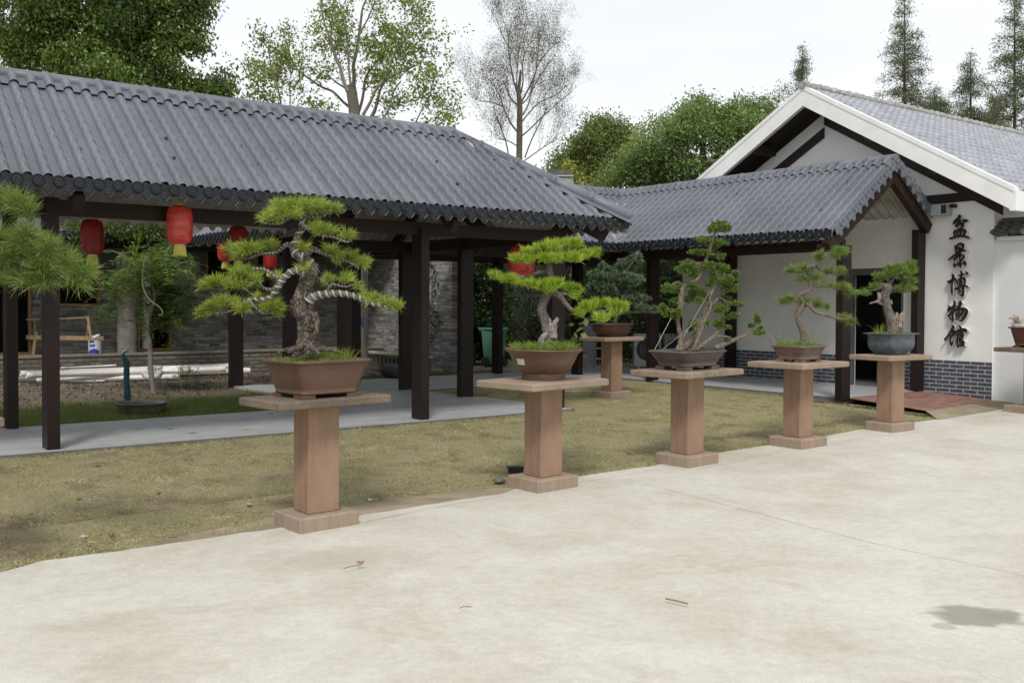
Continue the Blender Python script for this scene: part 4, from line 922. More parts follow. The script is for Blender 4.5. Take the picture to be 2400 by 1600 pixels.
# ---- bonsai 1
Y1 = P1[1] + .0; z1 = top(-.229)
r1 = bonsai('potted_bonsai', P1, z1, 'gnarled old pine with wired branches in the large rectangular brown pot')
rectpot(P1, z1, rd(44), .74, .62, .305, CLAY, r1, flare=.2, sq=9)
tk = MB(); wr = MB(); tw = MB(); br = MB()
tubepx(tk, [(719, 830, 34), (717, 815, 25), (716, 795, 19), (718, 770, 21), (719, 746, 23), (708, 725, 26), (704, 708, 23), (711, 682, 18.5), (722, 657, 19), (731, 635, 17), (731, 617, 13)], Y1, 16, jit=.13, sub=4)
tubepx(tk, [(731, 625, 13), (718, 610, 12.5), (700, 600, 11), (690, 590, 10), (690, 577, 10), (696, 560, 8.5), (704, 542, 7.5), (709, 524, 7), (706, 508, 6.5)], Y1, 12, sub=4, wire=(wr, .085, .0032, 2), jit=.1)
for dx, dyy, ll in ((-1, 0, 45), (-.8, -.12, 30), (1, .02, 60), (.6, -.15, 25), (-.5, .15, 50)):   # roots
    tubepx(tk, [(718 + dx * 10, 808, 9, dyy), (718 + dx * 24, 816, 7, dyy * 1.5), (718 + dx * (24 + ll * .6), 820, 4.5, dyy * 2), (718 + dx * (24 + ll), 828, 2.5, dyy * 2.2)], Y1, 8, jit=.1)
tubepx(tk, [(735, 735, 9, -.05), (742, 750, 8, -.06), (742, 768, 6, -.06), (738, 790, 5, -.05)], Y1, 8, jit=.2)
W1 = (wr, .055, .0030, 2); W1b = (wr, .03, .0017, 1)
B1 = [([(715, 640, 10), (700, 633, 9), (683, 636, 8), (665, 652, 7.5), (652, 670, 7.5), (642, 687, 6), (624, 700, 4.5), (583, 702, 3.5)], -.12, W1),
      ([(583, 702, 3.5), (560, 715, 3), (547, 726, 2.5), (520, 733, 2), (496, 733, 1.8), (470, 735, 1.5), (451, 733, 1.2)], -.12, W1b), ([(583, 702, 3), (600, 722, 2.5), (620, 735, 2), (640, 728, 1.4)], -.12, W1b),
      ([(660, 654, 5.5), (650, 650, 5), (639, 644, 4.5), (619, 631, 3.5), (593, 629, 2.2)], -.05, W1b), ([(645, 678, 4.5), (625, 678, 4), (605, 668, 3.5), (593, 664, 3), (570, 670, 2.5), (540, 672, 2), (515, 678, 1.6), (490, 676, 1.2)], 0., W1b),
      ([(686, 577, 6.5), (672, 573, 6), (660, 583, 4.5), (644, 593, 3.5), (611, 595, 2.5), (583, 606, 2), (562, 602, 1.8), (545, 590, 1.4)], .08, W1b), ([(611, 595, 2), (590, 585, 1.8), (560, 578, 1.4), (540, 583, 1.2)], .08, None),
      ([(706, 504, 6), (688, 502, 4.5), (670, 516, 3.5), (650, 524, 3), (619, 521, 2), (603, 510, 1.4)], -.05, W1b), ([(708, 504, 5), (726, 509, 3.5), (745, 510, 2.8), (762, 504, 2), (774, 494, 1.4)], .03, W1b),
      ([(706, 504, 5), (690, 495, 3.5), (672, 495, 2.5), (655, 490, 1.8)], .12, None), ([(709, 527, 5.5), (729, 539, 5.5), (752, 550, 4.5), (782, 555, 3.2), (800, 563, 2.5), (815, 567, 1.8), (822, 560, 1.2)], -.06, W1b),
      ([(716, 602, 9), (724, 588, 8), (734, 583, 7), (749, 590, 5), (769, 598, 4.5), (797, 606, 3.5), (826, 618, 2.8), (841, 630, 1.8)], .1, W1b), ([(736, 650, 5), (748, 655, 4.5), (759, 662, 3.5), (785, 667, 2.8), (810, 672, 2), (822, 669, 1.5), (833, 664, 1)], .05, W1b),
      ([(722, 706, 12), (735, 695, 10), (748, 691, 9), (764, 689, 8.5), (790, 687, 7.5), (818, 690, 6.5), (841, 698, 5.5), (866, 710, 4.5), (892, 716, 3), (917, 723, 2), (932, 715, 1.4)], -.08, W1), ([(768, 686, 5), (770, 676, 4), (776, 668, 3.5)], -.08, None)]
for pts, dy, wi in B1: tubepx(br, pts, Y1, 8, dy, wire=wi, sub=3)
mf = MB()
pl = [(690, 478, 70, 28, -.05), (745, 480, 42, 24, .03), (632, 505, 32, 20, -.08), (782, 480, 18, 14, .05), (668, 492, 50, 22, -.18), (715, 474, 60, 24, .2), (762, 533, 40, 20, -.06), (812, 545, 22, 18, -.06), (738, 525, 22, 14, -.05),
      (585, 575, 42, 20, .05), (628, 570, 28, 20, .12), (542, 578, 22, 15, .1), (560, 590, 25, 12, 0.02), (712, 572, 18, 16, -.12), (775, 578, 26, 16, .1), (800, 590, 14, 12, .1), (715, 622, 17, 11, -.18), (845, 608, 24, 24, .12), (822, 592, 14, 16, .1),
      (575, 632, 48, 22, 0), (520, 655, 48, 18, 0), (560, 662, 45, 20, -.05), (480, 662, 22, 13, 0), (600, 650, 22, 14, -.1), (655, 640, 18, 12, .06), (470, 728, 22, 16, -.12), (530, 702, 45, 22, -.1), (570, 715, 30, 18, -.14), (636, 712, 34, 20, -.16), (603, 692, 20, 12, -.1), (650, 725, 25, 12, -.14), (500, 715, 25, 16, -.1),
      (775, 648, 24, 16, .05), (808, 648, 24, 18, .05), (833, 664, 13, 12, .05), (870, 696, 28, 16, -.08), (905, 706, 34, 20, -.08), (853, 690, 14, 14, -.05), (790, 605, 10, 18, .08), (930, 712, 18, 12, -.08)]
pads(mf, tw, .095, Y1, pl, .52, 34, .5, 1.45, .0033)
tk.build('trunk', BARK_PINE, r1, True); br.build('branch', BARK_GREY, r1, True); wr.build('wire', WIRE, r1, True); tag(tw.build('twigs', TWIG, r1, True), kind='stuff'); mf.build('needles', PINE1, r1)
gr = MB(); blades(gr, (P1[0], P1[1], z1 + .29), 500, 0, .05, .003, .7, (.33, .26), rd(44)); x, y = rotv(rd(44), .2, .1); blades(gr, (P1[0] + x, P1[1] + y, z1 + .29), 350, .2, .15, .003, .35); x, y = rotv(rd(44), -.25, 0); blades(gr, (P1[0] + x, P1[1] + y, z1 + .29), 120, .13, .07, .003, .5)
gr.build('weeds', GRASSM, r1)
# ---- bonsai 2
Y2 = P2[1]; z2 = top(-.21)
r2 = bonsai('potted_bonsai', P2, z2, 'lime green layered pine with a low drooping branch in a round brown bowl')
m = MB(); m.lathe((P2[0], P2[1], z2), [(.213, .0), (.217, .006), (.210, .04), (.214, .048), (.214, .056), (.205, .062), (.22, .068), (.262, .11), (.295, .16), (.318, .21), (.338, .255), (.372, .282), (.385, .288), (.389, .297), (.385, .304), (.36, .303), (.345, .29), (.33, .275)], 64); pt = m.build('pot', CLAY2, r2, True)
m = MB(); m.lathe((P2[0], P2[1], z2), [(.335, .277), (.2, .292), (.01, .30)], 40, cap0=False); m.build('soil', SOIL, r2, True)
# paper label curved on the bowl
m = MB(); vv = []
for j, zz in ((0, .155), (1, .215)):
    for i in range(5):
        pxx = 1211 + i * 4.2 - (j == 0) * -3; q = D(pxx, 800, Y2 - .3); r_ = np.interp(zz, [.11, .16, .21, .255], [.262, .295, .318, .338]) + .003
        an = math.atan2(-math.sqrt(max(0, r_ ** 2 - (min(.99 * r_, abs(q[0] - P2[0]))) ** 2)), q[0] - P2[0]); vv.append((P2[0] + r_ * math.cos(an), P2[1] + r_ * math.sin(an), z2 + zz))
m.add(vv, [(i, i + 1, i + 6, i + 5) for i in range(4)]); m.build('paper_label', plain('label_paper', (.62, .62, .58), .7, .02, bst=0), pt)
tk = MB(); br = MB(); tw = MB(); dw = MB()
tubepx(tk, [(1283, 818, 27), (1285, 806, 23), (1287, 790, 17), (1284, 768, 14), (1277, 748, 11.5), (1270, 728, 11), (1273, 710, 10.5), (1283, 690, 10), (1291, 675, 10), (1292, 655, 8), (1288, 632, 7), (1290, 608, 6), (1290, 590, 5)], Y2, 14, jit=.12, sub=4)
tubepx(dw, [(1296, 790, 10, -.05), (1298, 770, 8, -.06), (1300, 757, 6, -.06), (1306, 749, 5, -.06), (1303, 744, 2, -.06)], Y2, 8, jit=.2); tubepx(dw, [(1290, 775, 5, -.05), (1290, 758, 3.5, -.06), (1289, 746, 2, -.06)], Y2, 6, jit=.2)
tubepx(dw, [(1275, 815, 12, -.07), (1268, 800, 9, -.09), (1275, 788, 7, -.09), (1283, 780, 3, -.08)], Y2, 8, jit=.25)
for pts in ([(1296, 685, 8), (1312, 695, 7), (1323, 708, 6), (1335, 722, 5.5), (1345, 727, 5), (1362, 722, 4), (1385, 730, 3), (1420, 728, 2.4), (1450, 722, 1.6)], [(1345, 728, 4), (1365, 742, 3), (1385, 750, 2), (1410, 746, 1.5)], [(1289, 640, 5), (1265, 638, 5), (1245, 645, 4), (1212, 652, 2.5), (1180, 652, 1.6), (1160, 645, 1.2)], [(1288, 668, 5), (1262, 672, 4), (1238, 672, 2.5)],
            [(1298, 688, 4.5), (1318, 688, 3.5), (1338, 690, 2), (1355, 688, 1.4)], [(1290, 602, 5), (1262, 602, 3.5), (1235, 612, 2.8), (1212, 608, 1.6)], [(1290, 600, 5), (1318, 602, 3.5), (1350, 604, 2.5), (1385, 598, 1.5)], [(1290, 595, 4), (1310, 580, 3), (1345, 572, 2)], [(1290, 595, 4), (1268, 582, 3), (1245, 585, 2)]): tubepx(br, pts, Y2, 8, sub=3)
mf = MB(); pl = [(1308, 572, 50, 20, 0), (1345, 568, 38, 19, .05), (1288, 578, 40, 18, -.15), (1240, 587, 24, 16, -.05), (1258, 580, 22, 15, .15), (1320, 580, 40, 18, .2), (1210, 604, 22, 16, 0), (1243, 606, 28, 16, -.1), (1280, 603, 26, 18, -.2), (1300, 602, 20, 16, -.25), (1335, 600, 34, 17, -.12), (1372, 594, 34, 16, 0), (1395, 590, 18, 14, .05), (1350, 602, 25, 14, -.2),
      (1160, 643, 20, 14, 0), (1185, 650, 28, 15, 0), (1210, 654, 20, 13, 0), (1240, 662, 30, 16, -.1), (1262, 668, 28, 15, -.15), (1300, 660, 32, 17, -.18), (1290, 672, 25, 12, -.2), (1332, 672, 28, 17, .05), (1350, 678, 22, 14, .05), (1345, 690, 22, 9, 0), (1378, 716, 28, 18, -.05), (1365, 730, 22, 14, -.1), (1405, 708, 28, 17, .05), (1435, 710, 28, 17, .1), (1462, 718, 24, 14, .1), (1410, 742, 30, 15, -.12), (1440, 728, 22, 12, 0)]
pads(mf, tw, .088, Y2, pl, .75, 42, .75, 1.0, .0037, flatb=.5)
tk.build('trunk', BARK_GREY, r2, True); br.build('branch', BARK_GREY, r2, True); dw.build('deadwood', barkmat('bleached_deadwood', (.15, .13, .11), (.36, .33, .29), (.5, .47, .42), 14), r2, True); tag(tw.build('twigs', TWIG, r2, True), kind='stuff'); mf.build('needles', PINE2, r2)
gr = MB(); blades(gr, (P2[0], P2[1], z2 + .285), 900, .33, .13, .0045, .7); blades(gr, (P2[0] + .12, P2[1] - .12, z2 + .29), 500, .18, .16, .005, .75); blades(gr, (P2[0] - .16, P2[1] - .1, z2 + .29), 260, .15, .14, .0045, .75); gr.build('weeds', GRASSM, r2)
def leafpatch(mb, C, s0, s1, up=.3, asp=.5):
    """pointed leaf quads (4 verts, kite) at centres C"""
    n = len(C); d = R_.normal(size=(n, 3)); d[:, 2] -= up; d /= np.linalg.norm(d, axis=1)[:, None]; nr = R_.normal(size=(n, 3)) + np.array([0, 0, .8]); sd = np.cross(d, nr); sd /= np.linalg.norm(sd, axis=1)[:, None] + 1e-9
    s_ = R_.uniform(s0, s1, n)[:, None]
    V = np.stack([C, C + d * s_ * .5 + sd * s_ * asp * .5, C + d * s_, C + d * s_ * .5 - sd * s_ * asp * .5], 1).reshape(-1, 3)
    mb.add(V, np.arange(n)[:, None] * 4 + np.arange(4))
m = MB(); c = D(1372, 765, Y2 - .1); V = [D(x, y, Y2 - .1) for x, y in ((1330, 775), (1345, 778), (1360, 760), (1372, 745), (1368, 768), (1385, 755), (1360, 782), (1340, 765), (1350, 790))]
leafpatch(m, np.array(V), .07, .10, .3, .8); m.tube([D(1335, 800, Y2 - .1), D(1350, 780, Y2 - .1), D(1372, 745, Y2 - .1)], .003, 4); m.build('broad_leaved_weed', HEDGE if 0 else GREENG, r2)
# ---- bonsai 3 (juniper clump)
Y3 = P3[1]; z3 = top(-.194)
r3 = bonsai('potted_bonsai', P3, z3, 'juniper with several pale trunks and a long low branch in a grey brown tray')
rectpot(P3, z3, rd(43), .86, .56, .215, CLAY3, r3, flare=.14, sq=7, foot_h=.04)
tk = MB(); br = MB(); wr = MB(); W3 = (wr, .03, .002, 1)
for pts, dy, wi in (([(1594, 820, 12), (1596, 806, 8), (1595, 790, 6), (1590, 764, 5), (1588, 743, 5)], 0, None), ([(1588, 743, 5), (1592, 728, 7), (1596, 715, 7.5), (1595, 695, 7), (1602, 672, 6.5), (1620, 662, 6), (1638, 650, 5), (1650, 629, 4.5), (1657, 603, 4), (1664, 583, 4), (1670, 562, 3.2), (1676, 543, 2.6)], 0, W3),
      ([(1601, 818, 9), (1622, 797, 8), (1638, 771, 7), (1650, 743, 7), (1658, 722, 7), (1672, 712, 6), (1687, 697, 4.5), (1693, 686, 3.6), (1686, 668, 3), (1678, 655, 2)], .05, None), ([(1627, 820, 6), (1636, 795, 5), (1648, 764, 4.5), (1658, 739, 4.5), (1666, 718, 4), (1664, 700, 3.5), (1670, 682, 3), (1682, 650, 2)], -.06, None),
      ([(1632, 818, 7), (1654, 803, 5), (1675, 785, 4.2), (1686, 772, 3), (1700, 760, 1.6)], -.05, W3), ([(1675, 787, 3), (1700, 788, 2.4), (1712, 792, 1.5)], -.05, None), ([(1678, 816, 7), (1693, 808, 6), (1721, 796, 5), (1749, 785, 4), (1762, 771, 3), (1772, 757, 2)], 0, W3),
      ([(1602, 670, 4), (1590, 662, 3.5), (1578, 665, 2.5), (1568, 675, 1.6)], 0, W3), ([(1650, 628, 3), (1635, 618, 2.6), (1618, 622, 2)], 0, None), ([(1592, 722, 3), (1578, 732, 2.2), (1560, 735, 1.5)], 0, None), ([(1662, 595, 2.4), (1678, 598, 2)], 0, None), ([(1668, 568, 2), (1650, 560, 1.5)], 0, None), ([(1693, 688, 2.5), (1712, 682, 2), (1722, 672, 1.3)], 0, None), ([(1687, 697, 2.5), (1705, 708, 1.8), (1722, 712, 1.2)], 0, None)):
    tubepx(tk, pts, Y3, 10, dy, wire=wi, jit=.12)
mf = MB(); pl = [(1687, 528, 24, 12), (1700, 535, 15, 10), (1672, 537, 16, 10), (1650, 562, 20, 7), (1640, 558, 10, 6), (1689, 569, 16, 8), (1675, 577, 11, 6), (1636, 591, 26, 6), (1652, 590, 14, 7), (1680, 598, 16, 8), (1691, 602, 10, 7), (1613, 622, 22, 13), (1606, 632, 18, 12), (1625, 638, 14, 11), (1590, 630, 10, 5), (1660, 622, 18, 10), (1690, 628, 18, 13), (1705, 630, 8, 7), (1672, 640, 14, 7), (1565, 675, 16, 12), (1583, 675, 15, 12), (1622, 668, 14, 8), (1632, 686, 20, 12), (1616, 700, 16, 9), (1640, 705, 12, 8), (1579, 706, 12, 11), (1572, 733, 24, 11), (1592, 730, 12, 8), (1553, 722, 12, 10), (1583, 742, 16, 8), (1672, 658, 16, 10), (1660, 665, 9, 6), (1722, 645, 13, 12), (1705, 655, 16, 13), (1695, 668, 12, 8), (1723, 675, 11, 10), (1703, 672, 16, 11), (1700, 700, 15, 8), (1722, 711, 16, 6), (1736, 713, 8, 5), (1690, 724, 18, 9), (1700, 716, 12, 7), (1722, 737, 13, 6), (1712, 742, 9, 6), (1685, 757, 13, 10), (1694, 748, 8, 6), (1707, 767, 8, 5), (1625, 758, 10, 12), (1618, 770, 8, 6), (1659, 758, 7, 8), (1650, 697, 12, 9), (1705, 793, 8, 4), (1776, 750, 9, 9), (1772, 742, 5, 8), (1760, 764, 8, 6), (1782, 768, 6, 6), (1783, 780, 18, 5), (1770, 778, 8, 6)]
pl = [q + (random.uniform(-.12, .12),) for q in pl]
clumps(mf, Y3, pl, .0095, 2.0, bump_=.023)
tk.build('trunk', BARK_JUN, r3, True); wr.build('wire', WIRE_C, r3, True); mf.build('foliage', JUNI, r3)
gy = MB()
for p, q in (((1535, 818), (1573, 745)), ((1552, 820), (1640, 747)), ((1602, 790), (1665, 680))): gy.tube([D(*p, Y3 - .25), D(*q, Y3 - .1)], .0014, 4)
gy.build('guy_wire', WIRE, r3)
# ---- bonsai 4
Y4 = P4[1]; z4 = top(-.178)
r4 = bonsai('potted_bonsai', P4, z4, 'slender zigzag pine with tufted branches in a small mauve brown pot')
rectpot(P4, z4, rd(42), .60, .50, .205, CLAY4, r4, flare=.2, sq=9)
tk = MB(); br = MB(); wr = MB(); tw = MB(); W4 = (wr, .03, .0024, 1)
tubepx(tk, [(1886, 803, 13), (1884, 792, 9), (1882, 778, 8), (1873, 755, 7), (1871, 738, 6.8), (1878, 722, 8), (1885, 711, 7), (1876, 700, 4.5), (1872, 692, 4.5), (1884, 687, 5), (1896, 680, 4.5), (1900, 667, 4.2), (1892, 655, 4), (1884, 642, 4), (1901, 631, 5), (1910, 619, 4.5), (1926, 608, 3.5), (1935, 596, 3), (1947, 594, 2)], Y4, 12, wire=(wr, .045, .0024, 1), jit=.1)
for pts, dy in (([(1888, 711, 5), (1897, 716, 4.5), (1903, 722, 4.5), (1914, 732, 4), (1939, 739, 4), (1958, 745, 3.4), (1974, 748, 2.4), (1998, 746, 1.5)], -.05), ([(1901, 663, 4.5), (1916, 671, 4), (1939, 671, 3.4), (1968, 677, 2.4), (1990, 682, 1.5)], 0), ([(1910, 622, 3), (1928, 635, 2.2), (1943, 640, 1.8), (1965, 640, 1.4)], .05), ([(1888, 640, 3.2), (1872, 637, 2.4), (1853, 638, 1.6)], .02), ([(1882, 702, 3.5), (1863, 704, 3), (1845, 704, 2), (1828, 705, 1.3)], 0), ([(1890, 712, 3), (1910, 719, 2.2), (1933, 719, 1.5)], .08), ([(1908, 622, 3), (1895, 626, 2.4), (1880, 624, 1.4)], -.05)):
    tubepx(br, pts, Y4, 8, dy, wire=W4)
mf = MB(); pl = [(1972, 582, 20, 15), (1958, 594, 16, 12), (1918, 598, 14, 14), (1930, 590, 10, 8), (1852, 628, 18, 12), (1880, 622, 18, 13), (1907, 645, 28, 12), (1882, 650, 17, 10), (1942, 630, 18, 13, .05), (1974, 632, 16, 14, .05), (1940, 662, 22, 10), (1972, 668, 26, 13), (1993, 680, 14, 10), (1834, 700, 20, 14), (1853, 692, 15, 11), (1884, 702, 18, 9), (1916, 706, 20, 10, .08), (1940, 713, 14, 8, .08), (1976, 738, 18, 12), (1997, 748, 17, 12)]
pads(mf, tw, .105, Y4, pl, 1.2, 32, .35, 1.6, .0036)
tk.build('trunk', BARK_GREY, r4, True); br.build('branch', BARK_GREY, r4, True); wr.build('wire', WIRE_C, r4, True); tag(tw.build('twigs', TWIG, r4, True), kind='stuff'); mf.build('needles', PINE3, r4)
gr = MB(); blades(gr, (P4[0], P4[1], z4 + .185), 600, 0, .10, .0045, .45, (.26, .21), rd(42)); blades(gr, (P4[0] + .1, P4[1], z4 + .19), 60, .15, .26, .004, .2); x, y = rotv(rd(42), -.27, .1); blades(gr, (P4[0] + x, P4[1] + y, z4 + .19), 30, .05, .32, .005, .7); gr.build('weeds', GRASSM, r4)
# ---- bonsai 5
Y5 = P5[1]; z5 = top(-.16)
r5 = bonsai('potted_bonsai', P5, z5, 'thick leaning pine with pale deadwood in the blue grey glazed pot')
m = MB(); m.lathe((P5[0], P5[1], z5), [(.62, .0), (.66, .03), (.78, .06), (.88, .11), (.92, .17), (.915, .23), (.90, .27), (.93, .284), (1.1, .292), (1.105, .304), (1.0, .303), (.88, .30), (.86, .28)], 64, .315, .27, rd(36), 4.5); pt5 = m.build('pot', GLAZE, r5, True)
m = MB(); m.lathe((P5[0], P5[1], z5), [(.87, .287), (.4, .31), (.01, .32)], 40, .315, .27, rd(36), 4.5, cap0=False); m.build('soil', SOIL, r5, True)
tk = MB(); br = MB(); dw = MB(); tw = MB()
tubepx(tk, [(2097, 778, 18), (2094, 766, 15), (2088, 748, 11), (2082, 728, 10), (2077, 708, 9), (2074, 692, 10), (2078, 678, 14), (2074, 668, 13), (2073, 663, 8)], Y5, 14, jit=.14)
for pts in ([(2106, 768, 9, -.03), (2109, 750, 8, -.03), (2115, 738, 6, -.03), (2118, 729, 1.5, -.03)], [(2100, 748, 5), (2102, 738, 4), (2101, 732, 1.5)], [(2060, 685, 4), (2061, 700, 4.5), (2060, 708, 4), (2068, 713, 2.5), (2072, 715, 1.2)], [(2060, 705, 3), (2050, 708, 2.5), (2038, 711, 1)], [(2088, 712, 4), (2088, 702, 1.5)], [(2108, 765, 5, -.06), (2114, 770, 2, -.08)]): tubepx(dw, pts, Y5, 8, jit=.2)
for pts in ([(2084, 670, 5), (2090, 658, 4), (2100, 648, 3), (2116, 645, 2)], [(2085, 662, 4), (2078, 652, 2.5)], [(2088, 674, 4), (2105, 682, 3), (2122, 684, 2), (2135, 680, 1.5)], [(2064, 674, 4), (2048, 679, 3), (2035, 682, 2), (2022, 688, 1.2)], [(2100, 650, 3), (2120, 655, 2), (2138, 655, 1.5)]): tubepx(br, pts, Y5, 8, wire=None)
mf = MB(); pl = [(2095, 625, 32, 17), (2110, 632, 26, 17, -.1), (2130, 620, 22, 20), (2138, 632, 16, 18), (2070, 645, 26, 13), (2086, 638, 22, 14, -.1), (2055, 642, 10, 9), (2118, 640, 26, 16), (2106, 674, 26, 13), (2130, 672, 22, 14), (2140, 655, 13, 16), (2046, 668, 18, 10), (2026, 682, 18, 9), (2060, 664, 10, 7), (2120, 660, 14, 10)]
pads(mf, tw, .095, Y5, pl, 1.15, 34, .5, 1.3, .0042)
tk.build('trunk', BARK_GREY, r5, True); br.build('branch', BARK_GREY, r5, True); dw.build('deadwood', barkmat('weathered_deadwood', (.12, .08, .05), (.38, .31, .25), (.52, .48, .42), 14), r5, True); tag(tw.build('twigs', TWIG, r5, True), kind='stuff'); mf.build('needles', PINE3, r5)
gr = MB(); blades(gr, (P5[0], P5[1], z5 + .295), 700, 0, .05, .005, .7, (.25, .21), rd(36)); x, y = rotv(rd(36), -.2, .05); blades(gr, (P5[0] + x, P5[1] + y, z5 + .295), 40, .07, .2, .0045, .3); gr.build('weeds', GRASSM, r5)
# ---- bonsai 7 (white pine, far)
Y7 = P7[1]; z7 = top(-.04)
r7 = bonsai('potted_bonsai', P7, z7, 'dark blue green bushy pine in the oval dark pot on the far pedestal')
m = MB(); m.lathe((P7[0], P7[1], z7), [(.62, .0), (.64, .03), (.70, .04), (.84, .09), (.90, .14), (.93, .19), (1.0, .222), (1.0, .235), (.93, .235), (.90, .21)], 56, .42, .29, rd(42), 2.6); m.build('pot', CLAY7, r7, True)
m = MB(); m.lathe((P7[0], P7[1], z7), [(.9, .215), (.01, .24)], 40, .42, .29, rd(42), 2.6, cap0=False); m.build('soil', SOIL, r7, True)
tk = MB(); mf = MB()
for pts in ([(1440, 756, 6), (1443, 742, 5), (1432, 725, 7), (1428, 700, 6), (1440, 672, 5), (1455, 650, 4), (1475, 625, 3), (1490, 608, 2)], [(1440, 738, 4), (1470, 733, 3.4), (1510, 732, 3), (1548, 732, 2), (1580, 730, 1.4)], [(1430, 700, 3), (1405, 690, 2), (1385, 688, 1.3)], [(1440, 675, 3), (1470, 665, 2), (1495, 658, 1.3)], [(1432, 715, 3), (1465, 705, 2), (1500, 700, 1.3)], [(1435, 680, 3), (1410, 660, 2)]): tubepx(tk, pts, Y7, 8)
pl = [(1472, 616, 25, 12), (1490, 610, 16, 16), (1497, 602, 8, 10), (1455, 625, 20, 10), (1411, 622, 8, 10), (1425, 632, 14, 8), (1398, 645, 20, 12), (1420, 650, 24, 12), (1450, 648, 24, 12), (1475, 650, 22, 10), (1497, 653, 18, 7), (1487, 662, 16, 8), (1396, 668, 20, 12), (1420, 672, 24, 12), (1383, 684, 14, 10), (1454, 676, 22, 9), (1476, 690, 18, 9), (1507, 699, 18, 7), (1491, 694, 16, 8), (1433, 692, 28, 10), (1405, 690, 20, 9), (1509, 720, 22, 6), (1532, 724, 18, 7), (1552, 727, 14, 6), (1496, 716, 16, 6), (1475, 702, 16, 8)]
pl = [q + (random.uniform(-.2, .2),) for q in pl]
clumps(mf, Y7, pl, .017, .8, bump_=.06)
tk.build('trunk', BARK_DARK, r7, True); mf.build('foliage', WPINE, r7)
# ---- bonsai 0 (left edge)
Y0 = P0[1]; z0_ = top(-.24)
r0 = bonsai('potted_bonsai', P0, z0_, 'long needled pine bonsai reaching in from the left edge of the photo')
rectpot(P0, z0_, rd(42), .74, .60, .27, CLAY, r0, flare=.2, sq=9)
tk = MB(); br = MB(); tw = MB(); mf = MB()
pc = W(0, 0)
tubepx(tk, [(-270, 860, 34), (-262, 800, 28), (-240, 740, 26), (-215, 690, 24), (-180, 650, 20), (-140, 622, 17), (-90, 600, 15), (-40, 594, 14), (5, 600, 12), (45, 612, 9), (90, 632, 6), (140, 645, 4), (185, 652, 2.5)], Y0, 12, jit=.12)
for pts in ([(-215, 690, 16), (-190, 600, 14), (-150, 540, 11), (-90, 505, 8), (-30, 490, 6), (20, 480, 4), (60, 478, 2)], [(-40, 594, 8), (0, 570, 5), (50, 560, 4), (110, 565, 2)], [(45, 612, 6), (90, 590, 4), (140, 600, 3), (190, 625, 2)], [(5, 600, 7), (40, 650, 4), (60, 655, 2), (20, 672, 2)], [(-190, 600, 10), (-200, 520, 8), (-180, 450, 6), (-140, 400, 4)]): tubepx(br, pts, Y0, 8)
pl = [(35, 462, 40, 20), (-5, 450, 40, 24), (65, 482, 22, 14), (-60, 440, 50, 30), (-120, 400, 60, 30), (60, 555, 50, 26), (20, 590, 40, 26), (115, 570, 36, 26), (100, 610, 50, 22), (165, 630, 34, 20), (195, 625, 30, 20), (60, 640, 45, 16), (145, 600, 45, 22), (0, 640, 30, 16), (0, 545, 30, 22), (90, 585, 40, 22), (-60, 570, 50, 30), (60, 535, 40, 18), (180, 645, 30, 14), (-120, 540, 50, 30), (-200, 420, 60, 30)]
pads(mf, tw, .14, Y0, pl, .36, 52, .3, 1.4, .0027)
pads(mf, tw, .14, Y0, [(110, 645, 30, 8), (190, 655, 16, 8), (75, 650, 20, 6)], .8, 14, -.3, 1.2, .0040)
tk.build('trunk', BARK_PINE, r0, True); br.build('branch', BARK_GREY, r0, True); tag(tw.build('twigs', TWIG, r0, True), kind='stuff'); mf.build('needles', PINE0, r0)
# ---- pot 6, far right with a cup of dried succulents on it
z6 = top(-.14); r6 = empty('flower_pot', (P6[0], P6[1], z6), 'brown flared planter full of soil on the rough pedestal at the right edge', 'planter')
rectpot(P6, z6, rd(30), .80, .6, .33, plain('red_brown_clay', (.12, .045, .032), .5, .15, 8), r6, flare=.24, sq=6)
c6 = D(2382, 764, P6[1] - .02); cup = empty('succulent_cup', c6, 'small grey cup of pale dried succulents with one orange flower', 'plant')
m = MB(); m.lathe(c6, [(.05, -.035), (.062, .0), (.068, .035), (.06, .036), (.055, .02)], 20); m.build('cup', plain('grey_cup', (.33, .34, .31), .6), cup, True)
m = MB(); n_ = 60; C = c6 + R_.normal(0, 1, (n_, 3)) * [.06, .05, .035] + [0, 0, .11]
for q in C: m.tube([c6 + [0, 0, .02], (c6 + q) / 2 + [0, 0, .03], q], .0035, 4, cap=False)
for q in C: m.lathe(q, [(.001, -.008), (.010, 0), (.001, .010)], 6, cap0=False)
m.build('succulent', plain('pale_succulent', (.38, .33, .28), .8, .3, 60), cup)
m = MB(); fl = D(2366, 746, P6[1] - .05)
for i in range(7): a = i * .9; m.lathe(fl + np.array([math.cos(a) * .012, 0, math.sin(a) * .012]), [(.001, -.006), (.009, 0), (.001, .006)], 6, cap0=False)
m.build('flower', plain('orange_petal', (.75, .3, .02), .5, .1, bst=0), cup)
